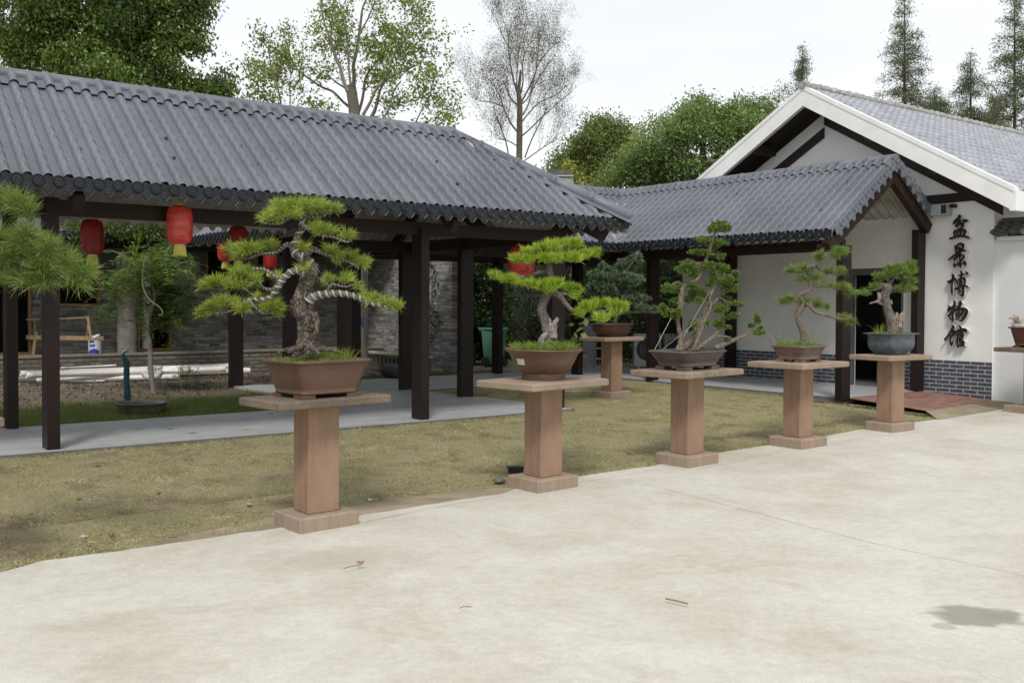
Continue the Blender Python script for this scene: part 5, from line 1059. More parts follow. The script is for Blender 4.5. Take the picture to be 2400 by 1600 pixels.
# ------------------------------------------------------------ trees
def crown(mb, Y, lst, ncl, per, cr_, s0, s1, depth=.9, up=.5, asp=.5, shell=.55, flat_=.75, sublobe=0, sr=.42):
    """lst: (px, py, rx, ry, dy) lobes; leaves in clusters spread through the outer volume of the lobes"""
    if sublobe:
        L2 = []
        for q in lst:
            L2.append((q[0], q[1], q[2] * .72, q[3] * .72, q[4]))
            for i in range(sublobe):
                v = R_.normal(size=3); v /= np.linalg.norm(v); v[1] = -abs(v[1]) if random.random() < .7 else v[1]; k_ = sr * random.uniform(.6, 1.25)
                L2.append((q[0] + v[0] * q[2] * .78, q[1] - v[2] * q[3] * .78, max(q[2], q[3]) * k_, min(q[2], q[3]) * k_ * .9, q[4] + v[1] * q[2] * Y / F * depth * .78))
        lst = L2
    tot = sum(q[2] * q[3] for q in lst)
    for q in lst:
        s_ = (Y + q[4]) / F; k = max(4, int(ncl * q[2] * q[3] / tot)); p = R_.normal(size=(k, 3)); p /= np.linalg.norm(p, axis=1)[:, None]
        p *= (shell + (1 - shell) * R_.uniform(0, 1, k)[:, None] ** .6) * R_.uniform(.82, 1.1, k)[:, None]
        c = D(q[0], q[1], Y + q[4]); C = c + p * np.array([q[2] * s_, q[2] * s_ * depth, q[3] * s_])
        C = np.repeat(C, per, 0) + R_.normal(0, 1, (k * per, 3)) * np.array([cr_, cr_, cr_ * flat_])
        leafpatch(mb, C, s0, s1, up, asp)
def grow(mb, p, d, L, r, lev, tips, up=.25, wig=.25, nb=3, ratio=.62, seg=5):
    n = 5; P = [p]; q = np.array(p); dd = np.array(d) / np.linalg.norm(d)
    for i in range(n):
        dd = dd + R_.normal(0, wig / 2, 3) + np.array([0, 0, up / n]); dd /= np.linalg.norm(dd); q = q + dd * L / n; P.append(q)
    mb.tube(P, np.linspace(r, r * .45, n + 1), seg, cap=False)
    if lev <= 0:
        tips += P[2:]; return
    for k in range(nb):
        i = random.choice([2, 3, 4, 5]) if k else 5
        nd = dd * .75 + R_.normal(0, .55, 3) + np.array([0, 0, up]); grow(mb, P[i], nd, L * ratio * random.uniform(.75, 1.2), r * .5, lev - 1, tips, up, wig, nb, ratio, 4)
    tips += P[4:]
def side(mb, P, Rr, n, L, tips, lev=1, t0=.25, up=.35, out=.8, nb=3, wig=.3):
    P = np.array(P)
    for k in range(n):
        t = random.uniform(t0, 1) * (len(P) - 1); i = min(int(t), len(P) - 2); f_ = t - i; q = P[i] * (1 - f_) + P[i + 1] * f_
        tg = P[i + 1] - P[i]; tg /= np.linalg.norm(tg) + 1e-9; d = tg * .5 + R_.normal(0, out, 3) * [1, .9, .5] + [0, 0, up]
        grow(mb, q, d, L * random.uniform(.6, 1.2), max(.006, Rr[i] * .4), lev, tips, up * .6, wig, nb)
# 1 camphor
YC = 30.
t1 = empty('camphor_tree', D(150, 900, YC) * [1, 1, 0], 'big dense dark green tree filling the upper left corner behind the walkway', 'tree', 'trees behind the roofs')
m = MB(); gp = lambda x, y: D(x, y, YC)
tubepx(m, [(170, 900, 40), (175, 600, 34), (170, 400, 30), (180, 250, 26), (150, 120, 18), (110, 0, 10)], YC, 10); 
for pts in ([(175, 300, 20), (260, 180, 14), (340, 80, 8), (400, 10, 4)], [(172, 320, 18), (80, 200, 12), (0, 120, 7), (-60, 60, 4)], [(180, 250, 14), (300, 220, 9), (420, 190, 5), (500, 190, 2)], [(165, 160, 12), (220, 60, 7), (300, -40, 4)]): tubepx(m, pts, YC, 7)
m.build('trunk', BARK_DARK, t1, True); m = MB()
crown(m, YC, [(40, 30, 150, 110, 0), (200, 20, 130, 100, -.6), (330, 30, 120, 90, 0), (420, 40, 85, 75, .4), (460, 10, 55, 45, .2), (445, 90, 50, 35, 0.4), (90, 130, 130, 60, -.4), (240, 140, 120, 70, -.8), (360, 150, 70, 55, -.2), (400, 190, 60, 40, 0), (480, 205, 62, 38, .2), (510, 225, 45, 25, .4), (430, 225, 50, 25, 0), (-120, 60, 140, 140, 0), (180, -90, 260, 80, 0), (430, -50, 60, 60, .3), (290, 225, 60, 25, 0)], 3000, 34, .20, .09, .18, up=1.0, asp=.45, shell=.6, sublobe=5)
m.build('crown', CAMPH, t1)
# 2 open spreading tree
YS = 29.
t2 = empty('spreading_tree', D(820, 900, YS) * [1, 1, 0], 'open light green tree with a thick topped trunk and upright pale limbs', 'tree', 'trees behind the roofs')
m = MB(); tips = []
tubepx(m, [(838, 900, 17), (836, 600, 16), (834, 400, 15), (832, 290, 13.5), (828, 240, 13), (824, 212, 12), (822, 200, 12)], YS, 10)
RS = .72
Ls = [[(815, 215, 7), (805, 190, 6), (798, 160, 5.5), (785, 130, 5), (775, 95, 4.5), (762, 60, 3.5), (754, 20, 3), (750, -15, 2)], [(784, 125, 3.5), (776, 90, 3), (778, 50, 2.6), (779, 10, 2)], [(828, 205, 7), (830, 180, 6), (828, 155, 5.5), (835, 125, 5), (840, 90, 4.5), (846, 50, 4), (851, 15, 3), (870, -20, 2)],
      [(822, 200, 4), (818, 165, 3.6), (816, 120, 3), (812, 60, 2.4), (805, 35, 1.5)], [(843, 80, 3), (862, 45, 2.5), (880, 5, 2)], [(840, 265, 5), (850, 230, 4.5), (858, 180, 4), (880, 150, 3), (890, 130, 2)], [(850, 270, 6), (868, 240, 5), (885, 205, 4.5), (925, 175, 4), (960, 160, 3), (985, 148, 2), (1000, 120, 1.5)],
      [(860, 290, 7), (878, 260, 6), (890, 215, 4), (905, 180, 3), (925, 130, 2.5), (950, 95, 2), (985, 75, 1.4)], [(825, 255, 5), (805, 240, 4.5), (780, 215, 4), (755, 205, 3.5), (725, 185, 3), (695, 160, 2.5), (680, 130, 2), (672, 95, 1.5)], [(700, 163, 2), (670, 158, 1.5), (650, 175, 1)], [(815, 210, 3), (790, 195, 2.6), (770, 180, 2), (750, 185, 1.3)],
      [(880, 300, 4), (900, 275, 3.5), (915, 245, 3), (925, 210, 2.5), (940, 190, 2)], [(960, 310, 3), (975, 285, 2.6), (990, 255, 2), (1005, 230, 1.4), (1020, 180, 1.2)], [(1000, 310, 3), (1025, 295, 2.4), (1045, 280, 1.6)], [(890, 205, 3), (920, 140, 2.4), (960, 55, 1.8), (985, 30, 1.2)], [(662, 300, 3), (658, 240, 3), (648, 195, 2.4), (635, 150, 2), (628, 110, 1.4)], [(675, 290, 2.4), (680, 240, 2), (678, 190, 1.5)]]
for i, l in enumerate(Ls):
    P, Rr = tubepx(m, l, YS, 6, dy=((i * 37) % 11 - 5) * .18, rs=RS)
    side(m, P, Rr * .55, 10, .75, tips, 1, .35, .25, .7, 3)
m.build('trunk', BARK_TREE, t2, True); m = MB(); tp = np.array(tips)
leafpatch(m, np.repeat(tp, 3, 0) + R_.normal(0, .09, (len(tp) * 3, 3)), .07, .14, .4, .5)
crown(m, YS, [(600, 165, 28, 30, .5), (625, 90, 22, 26, .3), (655, 130, 30, 18, 0), (612, 210, 28, 30, 0), (640, 170, 25, 25, .4), (590, 240, 22, 22, 0), (690, 145, 22, 18, 0), (665, 75, 12, 22, 0), (760, 105, 28, 20, .5), (800, 85, 22, 35, .8), (775, 20, 20, 25, .3), (745, 60, 15, 22, -.3), (905, 65, 40, 28, .4), (940, 95, 35, 30, .2), (880, 100, 26, 24, -.4), (975, 30, 32, 22, .3), (950, 5, 25, 18, 0), (1000, 70, 24, 14, 0), (985, 110, 30, 20, .4), (905, 130, 40, 25, -.6), (960, 150, 25, 20, 0), (890, 185, 34, 30, .3), (1010, 175, 22, 20, .2), (985, 215, 30, 25, 0), (925, 240, 30, 25, .5), (870, 160, 20, 14, .8), (1025, 235, 18, 14, 0), (1045, 275, 28, 18, 0), (750, 170, 26, 14, 0), (735, 250, 34, 18, .4), (700, 265, 22, 12, 0), (780, 250, 24, 12, .2), (1000, 290, 30, 12, 0), (900, 275, 25, 14, 0), (640, 240, 22, 22, 0), (820, 60, 10, 20, .5)], 330, 20, .15, .08, .15, shell=.1, up=.4)
m.build('crown', SPRD, t2)
# 3 tall sparse tree
YT = 42.
t3 = empty('sparse_tree', D(1217, 900, YT) * [1, 1, 0], 'tall thin leaved tree with bare upright twigs in the middle of the sky', 'tree', 'trees behind the roofs')
m = MB(); tips = []
tubepx(m, [(1216, 900, 9), (1217, 500, 8.5), (1217, 350, 7.5), (1218, 290, 7), (1218, 240, 6), (1215, 215, 5), (1218, 190, 3.4), (1220, 165, 2)], YT, 8)
Ls = [[(1213, 245, 3.5), (1200, 235, 3), (1190, 215, 2), (1180, 190, 1.4)], [(1214, 220, 3.4), (1204, 190, 2.4), (1196, 150, 2), (1192, 110, 1.5), (1195, 70, 1.2), (1212, 35, 1)], [(1200, 120, 1.6), (1180, 90, 1.4), (1165, 50, 1), (1150, 25, .8)], [(1220, 220, 3), (1226, 190, 2), (1224, 160, 1.5), (1230, 120, 1)],
      [(1219, 245, 3), (1235, 215, 2.5), (1252, 180, 2), (1262, 150, 1.6), (1285, 120, 1.2), (1315, 95, .9)], [(1222, 245, 2.5), (1240, 225, 2), (1255, 170, 1.6), (1262, 110, 1.2), (1268, 85, .8)], [(1225, 270, 2.6), (1238, 245, 2), (1250, 205, 1.7), (1275, 165, 1.3), (1300, 130, .9)], [(1224, 285, 2.4), (1240, 265, 2), (1265, 240, 1.6), (1300, 225, 1.3), (1330, 200, .8)],
      [(1222, 320, 2.4), (1245, 300, 2), (1275, 270, 1.6), (1310, 240, 1.2), (1340, 215, .7)], [(1212, 308, 3.5), (1198, 290, 3), (1185, 265, 2.4), (1175, 235, 1.6), (1160, 205, 1.2), (1140, 180, .8)], [(1180, 250, 1.8), (1150, 240, 1.4), (1120, 235, 1), (1095, 215, .7)], [(1195, 380, 2.4), (1185, 330, 2), (1170, 290, 1.6), (1160, 265, 1)], [(1230, 370, 2.2), (1245, 330, 2), (1265, 290, 1.5), (1280, 255, .8)], [(1225, 380, 2), (1260, 355, 1.6), (1290, 335, 1), (1310, 325, .6)], [(1210, 215, 2), (1212, 170, 1.6), (1216, 120, 1.2), (1225, 80, .7)], [(1216, 345, 2), (1190, 330, 1.6), (1165, 325, 1)]]
for i, l in enumerate(Ls):
    P, Rr = tubepx(m, l, YT, 5, dy=((i * 29) % 13 - 6) * .3, rs=.8)
    side(m, P, Rr * .45, 17, 1.1, tips, 2, .3, .7, .42, 3, .18)
m.build('trunk', plain('pale_brown_bark', (.12, .095, .07), .9, .3, 3, 30, .5, .01, c2=(.08, .07, .055)), t3, True); m = MB(); tp = np.array(tips)
leafpatch(m, np.repeat(tp, 3, 0) + R_.normal(0, .12, (len(tp) * 3, 3)), .04, .09, .2, .3)
crown(m, YT, [(1140, 175, 24, 16, 0), (1165, 195, 22, 20, .5), (1110, 222, 18, 8, 0), (1200, 145, 14, 8, 0), (1205, 165, 8, 10, .3), (1300, 95, 24, 16, 0), (1270, 85, 20, 14, .4), (1320, 215, 18, 10, 0), (1300, 330, 22, 12, 0), (1165, 320, 16, 14, 0)], 120, 18, .22, .04, .09, shell=.1, up=.3)
m.build('crown', SPARSE, t3)
m = MB()
# 4.. background broadleaf trees
def bush(name, label, Y, base, trunk, lobes, ncl, per, cr_, s0, s1, mat, **k):
    t = empty(name, D(base, 900, Y) * [1, 1, 0], label, 'tree', 'trees behind the roofs'); m = MB(); tips = []
    for l in trunk: tubepx(m, l, Y, 7)
    m.build('trunk', BARK_DARK, t, True); m = MB(); crown(m, Y, lobes, ncl, per, cr_, s0, s1, **k); m.build('crown', mat, t); return t
bush('broadleaf_tree', 'rounded olive green tree between the hip roof and the bright green tree', 38, 1400, [[(1402, 900, 9), (1402, 500, 8), (1400, 400, 7), (1396, 340, 4), (1392, 300, 2)], [(1400, 400, 5), (1430, 350, 3), (1450, 310, 2)], [(1400, 420, 5), (1360, 370, 3), (1340, 330, 2)]],
     [(1400, 305, 45, 28, 0), (1440, 300, 40, 25, .5), (1380, 340, 55, 35, -.4), (1350, 370, 50, 35, 0), (1440, 350, 50, 40, 0), (1400, 400, 70, 40, 0), (1340, 410, 60, 25, -.5), (1470, 330, 22, 25, .4)], 1300, 18, .24, .08, .16, OLIVE, shell=.4, sublobe=5)
bush('broadleaf_tree', 'small yellowish tree just right of the rounded olive one', 34, 1530, [[(1530, 900, 6), (1530, 400, 5), (1535, 300, 2)]], [(1540, 290, 40, 22, 0), (1510, 310, 30, 22, .4), (1575, 300, 30, 25, 0), (1520, 350, 55, 40, 0), (1560, 345, 50, 35, .5)], 260, 16, .2, .06, .13, SPRD, shell=.2)
bush('broadleaf_tree', 'bright green tree with feathery leaves against the white gable', 25, 1640, [[(1650, 900, 14), (1655, 500, 12), (1650, 380, 8), (1640, 290, 4)], [(1652, 400, 7), (1720, 320, 4), (1770, 270, 2)], [(1652, 420, 6), (1590, 380, 4), (1530, 370, 2)]],
     [(1645, 250, 40, 26, 0), (1620, 275, 45, 25, -.3), (1690, 275, 45, 25, .3), (1740, 262, 40, 24, .2), (1790, 255, 35, 20, .3), (1600, 320, 60, 40, -.5), (1680, 330, 70, 45, 0), (1750, 300, 60, 35, 0), (1520, 360, 55, 35, -.3), (1570, 390, 70, 40, 0), (1650, 400, 80, 35, 0), (1480, 390, 40, 35, 0), (1800, 290, 50, 30, .6), (1560, 430, 80, 25, .5), (1680, 430, 80, 25, .5), (1450, 425, 50, 20, .6)], 2100, 24, .16, .06, .13, BRIGHT, shell=.55, asp=.36, up=.3, sublobe=6)
bush('broadleaf_tree', 'thin brownish tree top showing over the left slope of the museum roof', 44, 1770, [[(1775, 900, 4), (1780, 300, 3), (1780, 230, 1)], [(1780, 280, 2), (1750, 235, 1)]], [(1775, 240, 20, 14, 0), (1745, 240, 18, 12, 0), (1840, 215, 30, 18, 0), (1800, 235, 30, 18, 0)], 90, 14, .2, .06, .11, SPARSE, shell=.1)
for i, (x, yt, yb, wd_, Y, lb) in enumerate([(1880, 105, 330, 34, 62, 'slim pointed redwood rising behind the museum ridge peak'), (2120, -10, 420, 92, 55, 'tall narrow redwood left of the two at the right edge'), (2275, 125, 420, 92, 55, 'shorter drooping redwood between two taller ones'), (2378, -40, 440, 92, 50, 'tall redwood at the right edge of the photo'), (2190, 205, 420, 95, 60, 'low redwood just over the museum roof'), (2330, 230, 420, 70, 58, 'small redwood just left of the tall right edge one')]):
    t = empty('redwood_tree', D(x, 900, Y) * [1, 1, 0], lb, 'tree', 'redwoods behind the museum'); m = MB(); fm = MB()
    tubepx(m, [(x + 3, 900, wd_ * .08), (x, yb, wd_ * .06), (x, (yt + yb) / 2, wd_ * .035), (x, yt, .6)], Y, 6); s_ = Y / F; hh = (yb - yt) * s_
    nb = int(95 + wd_ * 1.1); C = []
    for k in range(nb):
        f_ = random.random() ** .8; r = wd_ * s_ * 1.15 * (.06 + f_ ** .8 * .94) * random.choice([1, 1, .75, 1.15, .5]); a = random.uniform(0, 6.28); p = D(x, yt + (yb - yt) * f_, Y); d = np.array([math.cos(a), math.sin(a), 0])
        rise = .18 * r if i != 2 else .05 * r
        q = p + d * r + [0, 0, rise]; mdp = p + d * r * .5 + [0, 0, rise * .9]; tip_ = q - [0, 0, r * (.12 if i != 2 else .35)]
        m.tube([p, mdp, tip_], [.018, .012, .004], 3, cap=False); ts = R_.uniform(.25, 1.0, int(8 + r * 12)); 
        C.append(p * (1 - ts)[:, None] + tip_ * ts[:, None] + np.array([0, 0, 1]) * (rise * .9 * np.sin(ts * 3.1))[:, None])
    C = np.concatenate(C); C = np.repeat(C, 6, 0) + R_.normal(0, .16, (len(C) * 6, 3)) * [1, 1, .8]
    leafpatch(fm, C, .07, .17, .6, .3); m.build('trunk', BARK_DARK, t, True); fm.build('crown', CONIF, t)
# far old house fragments over the walkway roof
oh = empty('old_house', D(1290, 420, 30) * [1, 1, 0], 'weathered dark parapet and plaster wall of an old house peeping over the hip', 'house')
m = MB(); a0, z0b = 0, 0
for (x0, x1, y0, y1, mt, nm) in ((1283, 1341, 396, 411, 'r', 'parapet'), (1290, 1345, 411, 414, 'l', 'drip_edge'), (1292, 1343, 414, 430, 'w', 'wall')):
    m = MB(); p = D(x0, y0, 30); q = D(x1, y1 if nm != 'wall' else 640, 30); m.box(((p + q) / 2) + [0, 1.0, 0], (q[0] - p[0], 2.0 + (.1 if mt == 'l' else 0), p[2] - q[2]))
    m.build(nm, {'r': OLDT, 'l': plain('pale_metal', (.4, .45, .44), .5), 'w': plain('old_plaster', (.30, .29, .26), .9, .3, 1.5)}[mt], oh)
m = MB(); slope(m, AB(D(1330, 440, 27)), A_, B_, (0, 0), (3.2, 3.2), 1.2, .5, D(1400, 441, 27)[2] - .32, course=.12, bh=.04, st=.03, sp=.2); m.build('roof', OLDT, oh)
yv = empty('roof_vine', D(1380, 428, 26.5), 'yellow green creeper on the old roof behind the walkway ridge', 'plant')
m = MB(); C = []
for x, y, s_ in ((1365, 429, .16), (1378, 428, .18), (1395, 431, .16), (1430, 430, .14), (1438, 428, .1), (1326, 392, .12), (1328, 385, .1), (1350, 407, .12)): c = D(x, y, 26.5); C.append(c + R_.normal(0, s_, (60, 3)) * [1, .6, .6])
leafpatch(m, np.concatenate(C), .04, .09, .1, .6); m.build('leaves', leafmat('yellow_creeper', [(.16, .18, .02), (.30, .31, .03), (.42, .40, .05)]), yv)
# ------------------------------------------------------------ courtyard behind the walkway
BB = 11.6; TB = 10.4
OLDB = brickmat('old_grey_bricks', (.055, .057, .062), (.235, .235, .23), (.16, .145, .12), .265, .078, .012, .9, (.05, .045, .038), .9, .012)
OLDB2 = brickmat('weathered_grey_bricks', (.11, .115, .12), (.38, .38, .37), (.23, .20, .16), .265, .078, .013, .9, (.085, .075, .055), .9, .014)
bh = empty('brick_house', W(0, BB, 0), 'dark grey brick house under repair behind the courtyard, with unglazed door and window openings', 'house')
def wb(mb, a0, a1, z0, z1, b=BB, th=.3):
    V = [W(a, bb_, z) for bb_ in (b, b + th) for a, z in ((a0, z0), (a1, z0), (a1, z1), (a0, z1))]
    uv = [(a + (bb_ - b), z) for bb_ in (b, b + th) for a, z in ((a0, z0), (a1, z0), (a1, z1), (a0, z1))]
    mb.add(V, [(0, 1, 2, 3), (5, 4, 7, 6), (0, 3, 7, 4), (1, 5, 6, 2), (3, 2, 6, 7), (0, 4, 5, 1)], uv)
FZ = .45
def A1(x): return onB(x, 700, BB)[0]
def Z1(y, x=300): return onB(x, y, BB)[1]
ops = [(A1(-80), A1(72), FZ, Z1(520, 40)), (A1(134), A1(234), Z1(718, 200), Z1(545, 200)), (A1(322), A1(402), FZ + .02, Z1(575, 360)), (A1(482), A1(556), Z1(680, 520), Z1(581, 520)), (A1(600), A1(640), Z1(690, 620), Z1(575, 620))]
m = MB(); cur = -14.; TOPZ = 3.35
for a0, a1, z0, z1 in ops:
    wb(m, cur, a0, -.1, TOPZ); wb(m, a0, a1, z1, TOPZ)
    if z0 > FZ + .1: wb(m, a0, a1, -.1, z0)
    cur = a1
wb(m, cur, 5.5, -.1, TOPZ); m.build('wall', OLDB, bh)
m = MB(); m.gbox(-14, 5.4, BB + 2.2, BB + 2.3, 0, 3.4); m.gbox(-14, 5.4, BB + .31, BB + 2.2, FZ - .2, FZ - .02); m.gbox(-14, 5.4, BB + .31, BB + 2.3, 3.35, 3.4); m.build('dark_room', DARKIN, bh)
for a0, a1, z0, z1 in ops:
    m = MB(); w_ = .05
    m.gbox(a0, a0 + w_, BB - .03, BB + .06, z0, z1); m.gbox(a1 - w_, a1, BB - .03, BB + .06, z0, z1); m.gbox(a0 + w_, a1 - w_, BB - .03, BB + .06, z1 - w_, z1)
    m.gbox(a0 + w_, a1 - w_, BB - .03, BB + .06, z0 + .002, z0 + .065); m.build('opening_frame', FRAMEW, bh)
TERR = brickmat('rough_terrace_bricks', (.10, .09, .075), (.19, .165, .135), (.075, .065, .05), .28, .085, .014, .9, (.06, .055, .04), 1., .02)
m = MB(); wb(m, -14, 5.4, -.1, FZ, TB, .2); pl_ = m.build('plinth', TERR, bh)
m = MB(); m.gbox(-14, 5.4, TB + .2, BB - .001, .3, FZ - .004); m.gbox(-14, 5.4, TB - .02, TB + .21, FZ, FZ + .05); m.build('terrace_floor', plain('dusty_cement', (.20, .17, .135), .9, .2, 3, 40, .4, .006), bh)
cx = A1(295) ; m = MB(); c = W(onB(297, 700, 10.9)[0], 10.9, FZ)
m.tube([c + [0, 0, z] for z in np.linspace(0, 3.0, 14)], .20, 18, jit=.03); m.build('column', plain('rough_cement_column', (.21, .19, .165), .95, .2, 4, 25, .8, .02, c2=(.14, .125, .11)), bh, True)
m = MB(); slope(m, (-14, TB - .5), A_, B_, (0, 0), (19.4, 19.4), 3.0, 1.5, 2.98, course=.2, bh=.04, st=.02, sp=.2); m.build('roof', OLDT, bh)
m = MB(); fascia(m, W(-14, TB - .5, 3.02), W(5.4, TB - .5, 3.02), -nB, disc=False); m.build('eave_tiles', TILE_DARK, bh)
m = MB(); m.gbox(-14, 5.4, TB + .1, TB + .25, 2.75, 2.95); m.build('lintel_beam', BEAMM, bh)
sw = empty('brick_annex', W(5.5, 9.5, 0), 'weathered light grey brick side wall at the end of the courtyard', 'wall')
m = MB(); V = [W(a, b, z) for a in (5.5, 5.8) for b, z in ((7.45, -.1), (BB, -.1), (BB, 3.3), (7.45, 3.3))]; uv = [(b, z) for a in (0, 1) for b, z in ((7.45, -.1), (BB, -.1), (BB, 3.3), (7.45, 3.3))]
m.add(V, [(1, 0, 3, 2), (4, 5, 6, 7), (0, 4, 7, 3), (3, 7, 6, 2), (0, 1, 5, 4)], uv); m.build('wall', OLDB2, sw)
m = MB(); slope(m, (5.3, 7.3), B_, A_, (0, 0), (4.3, 4.3), 1.0, .5, 3.3, course=.15, bh=.04, st=.02, sp=.2); m.build('roof', OLDT, sw)
rl = empty('low_brick_rail', W(4.55, 8, 0), 'low old brick railing with square holes and a pale cap', 'railing')
RB = plain('mossy_brick', (.11, .095, .07), .95, .3, 8, 40, .9, .015, c2=(.06, .055, .04))
m = MB(); m.gbox(4.5, 4.62, 6.95, 10.0, 0, .10); m.gbox(4.5, 4.62, 6.95, 10.0, .30, .38)
for i in range(17): b = 6.95 + i * .185; m.gbox(4.502, 4.618, b, b + .085, .10, .30)
m.build('lattice', RB, rl); m = MB(); m.gbox(4.46, 4.66, 6.93, 10.0, .38, .425); m.build('cap', plain('pale_cap', (.36, .33, .28), .9, .3, 6), rl)
st = empty('dead_trunk', D(851, 870, 21.5) * [1, 1, 0], 'upright weathered grey dead trunk with a blue chalk mark beside the brown posts', 'tree trunk')
m = MB(); Yst = 21.5; P = [D(x, y, Yst) for x, y in ((850, 884), (851, 830), (851, 760), (851, 690), (851, 630), (853, 600))]; m.tube(P, [.135, .112, .108, .108, .105, .11], 14, jit=.07)
m.tube([D(846, 608, Yst), D(845, 592, Yst), D(843, 586, Yst)], [.05, .035, .012], 7); m.tube([D(857, 606, Yst), D(860, 594, Yst), D(862, 586, Yst)], [.05, .03, .006], 7); m.tube([D(852, 604, Yst), D(853, 596, Yst)], [.06, .02], 7)
m.build('trunk', plain('weathered_wood', (.46, .40, .33), .95, .3, 14, 50, .9, .015, c2=(.22, .19, .15), stretch=(1, 1, .12)), st, True)
m = MB(); m.tube([D(852, 742, Yst - .125), D(847, 748, Yst - .125), D(847, 760, Yst - .125), D(851, 768, Yst - .125)], .013, 5); m.tube([D(852, 754, Yst - .125), D(851, 764, Yst - .125)], .01, 5); m.build('chalk_mark', plain('blue_chalk', (.05, .22, .6), .8, bst=0), st)
# hedge and dark planting
def hedge(name, label, boxes, n, s0, s1, mat, asp=.5, up=.5):
    t = empty(name, W(boxes[0][0], boxes[0][2], 0), label, 'hedge'); m = MB(); tot = sum((q[1] - q[0]) * (q[5] - q[4]) + (q[3] - q[2]) * (q[5] - q[4]) for q in boxes)
    sm = MB()
    for a0, a1, b0, b1, z0, z1 in boxes:
        k = int(n * ((a1 - a0) * (z1 - z0) + (b1 - b0) * (z1 - z0)) / tot); u = R_.uniform(0, 1, (k, 3)); u[:, 1] = u[:, 1] ** 1.8
        ww = .16 * np.sin(u[:, 0] * 23) + .12 * np.sin(u[:, 2] * 17 + u[:, 0] * 9)
        C = OO + (a0 + (a1 - a0) * u[:, 0])[:, None] * AV + (b0 + (b1 - b0) * (u[:, 1]) + ww)[:, None] * BV; C[:, 2] = z0 + (z1 - z0) * u[:, 2]
        leafpatch(m, C, s0, s1, up, asp)
        for i in range(int((a1 - a0) * 3)): a = random.uniform(a0, a1); b = random.uniform(b0 + .1, b1); sm.tube([W(a, b, 0), W(a + random.uniform(-.1, .1), b, z1 * .5), W(a + random.uniform(-.2, .2), b, z1 * .9)], [.02, .015, .006], 5)
    sm.build('stems', BARK_DARK, t); m.build('foliage', mat, t); return t
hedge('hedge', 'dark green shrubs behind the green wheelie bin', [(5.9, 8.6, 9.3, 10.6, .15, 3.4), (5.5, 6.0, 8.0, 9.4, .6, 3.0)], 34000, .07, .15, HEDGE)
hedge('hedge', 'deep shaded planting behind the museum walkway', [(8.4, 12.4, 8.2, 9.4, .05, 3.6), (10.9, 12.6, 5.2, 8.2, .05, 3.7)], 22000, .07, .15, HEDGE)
bw = empty('dark_backing', W(9, 10.9, 0), 'added dark backing that closes the bright gaps behind the shaded planting', 'wall'); m = MB(); m.gbox(5.8, 16, 10.9, 11.1, 0, 3.2); m.gbox(12.9, 13.1, 4.7, 10.9, 0, 3.4); m.build('wall', plain('backing_shade_tone', (.035, .04, .03), .9, .3, 1), bw)  # added to block bright sky between the leaves; their shade is in its colour
# wisteria sapling
YW = 17.2
sp = empty('wisteria_sapling', D(357, 925, 16.9) * [1, 1, 0], 'young climber tree with feathery bright leaves and a curling shoot in the courtyard', 'tree')
m = MB(); tubepx(m, [(362, 930, 7), (358, 905, 6), (353, 860, 6), (352, 810, 5.5), (346, 780, 5.5), (350, 740, 5), (362, 700, 4), (355, 660, 3), (340, 620, 2), (330, 600, 1.2)], YW, 8)
for pts in ([(358, 700, 3), (320, 680, 2), (280, 670, 1.5), (255, 685, 1)], [(345, 650, 2), (315, 620, 1.5), (285, 597, 1.2), (262, 588, 1), (242, 588, .8)], [(360, 690, 3), (400, 690, 2), (430, 700, 1.3)], [(352, 700, 2), (333, 660, 1.4), (334, 640, 1)]): tubepx(m, pts, YW, 5)
m.build('trunk', BARK_TREE, sp, True)
m = MB(); tubepx(m, [(350, 600, 1), (338, 612, 1), (334, 640, 1), (334, 665, 1), (342, 690, 1), (355, 706, 1), (372, 718, 1), (381, 730, 1), (378, 738, 1), (371, 738, 1)], YW - .5, 5, sub=4, jit=0); m.build('shoot', plain('pale_shoot', (.22, .26, .10), .6), sp)
m = MB()
def fronds(mb, pts, Y, n, L=.34, lf=(.075, .125)):
    C = []
    for x, y, rx, ry in pts:
        k = max(4, int(n * rx * ry / 190))
        for i in range(k):
            a = random.uniform(0, 6.28); r = math.sqrt(random.random()); c = D(x + rx * r * math.cos(a), y + ry * r * math.sin(a), Y + random.uniform(-.5, .5)); d = R_.normal(0, 1, 3) * [1, .8, .4]; d[2] -= .1; d /= np.linalg.norm(d); sd = np.cross(d, [0, 0, 1.]); sd /= np.linalg.norm(sd)
            for t in np.linspace(.15, 1, 7):
                q = c + d * L * t - np.array([0, 0, .05 * t * t * L / .26])
                for sg in (-1, 1):
                    l_ = random.uniform(*lf); e = sd * sg * .85 + d * .45 + R_.normal(0, .15, 3); e /= np.linalg.norm(e); wv = d * .28 * l_
                    C.append((q, q + e * l_ * .5 + wv * .6, q + e * l_, q + e * l_ * .5 - wv * .6))
    V = np.array(C).reshape(-1, 3); mb.add(V, np.arange(len(C))[:, None] * 4 + np.arange(4))
fronds(m, [(345, 612, 28, 18), (372, 605, 26, 16), (330, 622, 40, 12), (290, 648, 40, 14), (268, 668, 30, 10), (410, 632, 25, 12), (375, 640, 30, 16), (262, 690, 16, 8), (300, 590, 20, 8)], YW, 11); m.build('light_leaves', WIST, sp)
m = MB(); fronds(m, [(385, 665, 40, 26), (405, 700, 36, 30), (365, 715, 26, 26), (440, 655, 26, 12), (338, 680, 18, 20), (395, 745, 26, 22), (350, 760, 16, 20), (455, 690, 14, 12)], YW + .4, 14); fronds(m, [(232, 725, 22, 12), (262, 735, 20, 14), (470, 725, 20, 18), (425, 780, 18, 12)], YW + .6, 10); m.build('shaded_leaves', leafmat('shaded_climber', [(.022, .045, .010), (.05, .095, .018), (.10, .16, .03)], .4, .25, 2), sp)
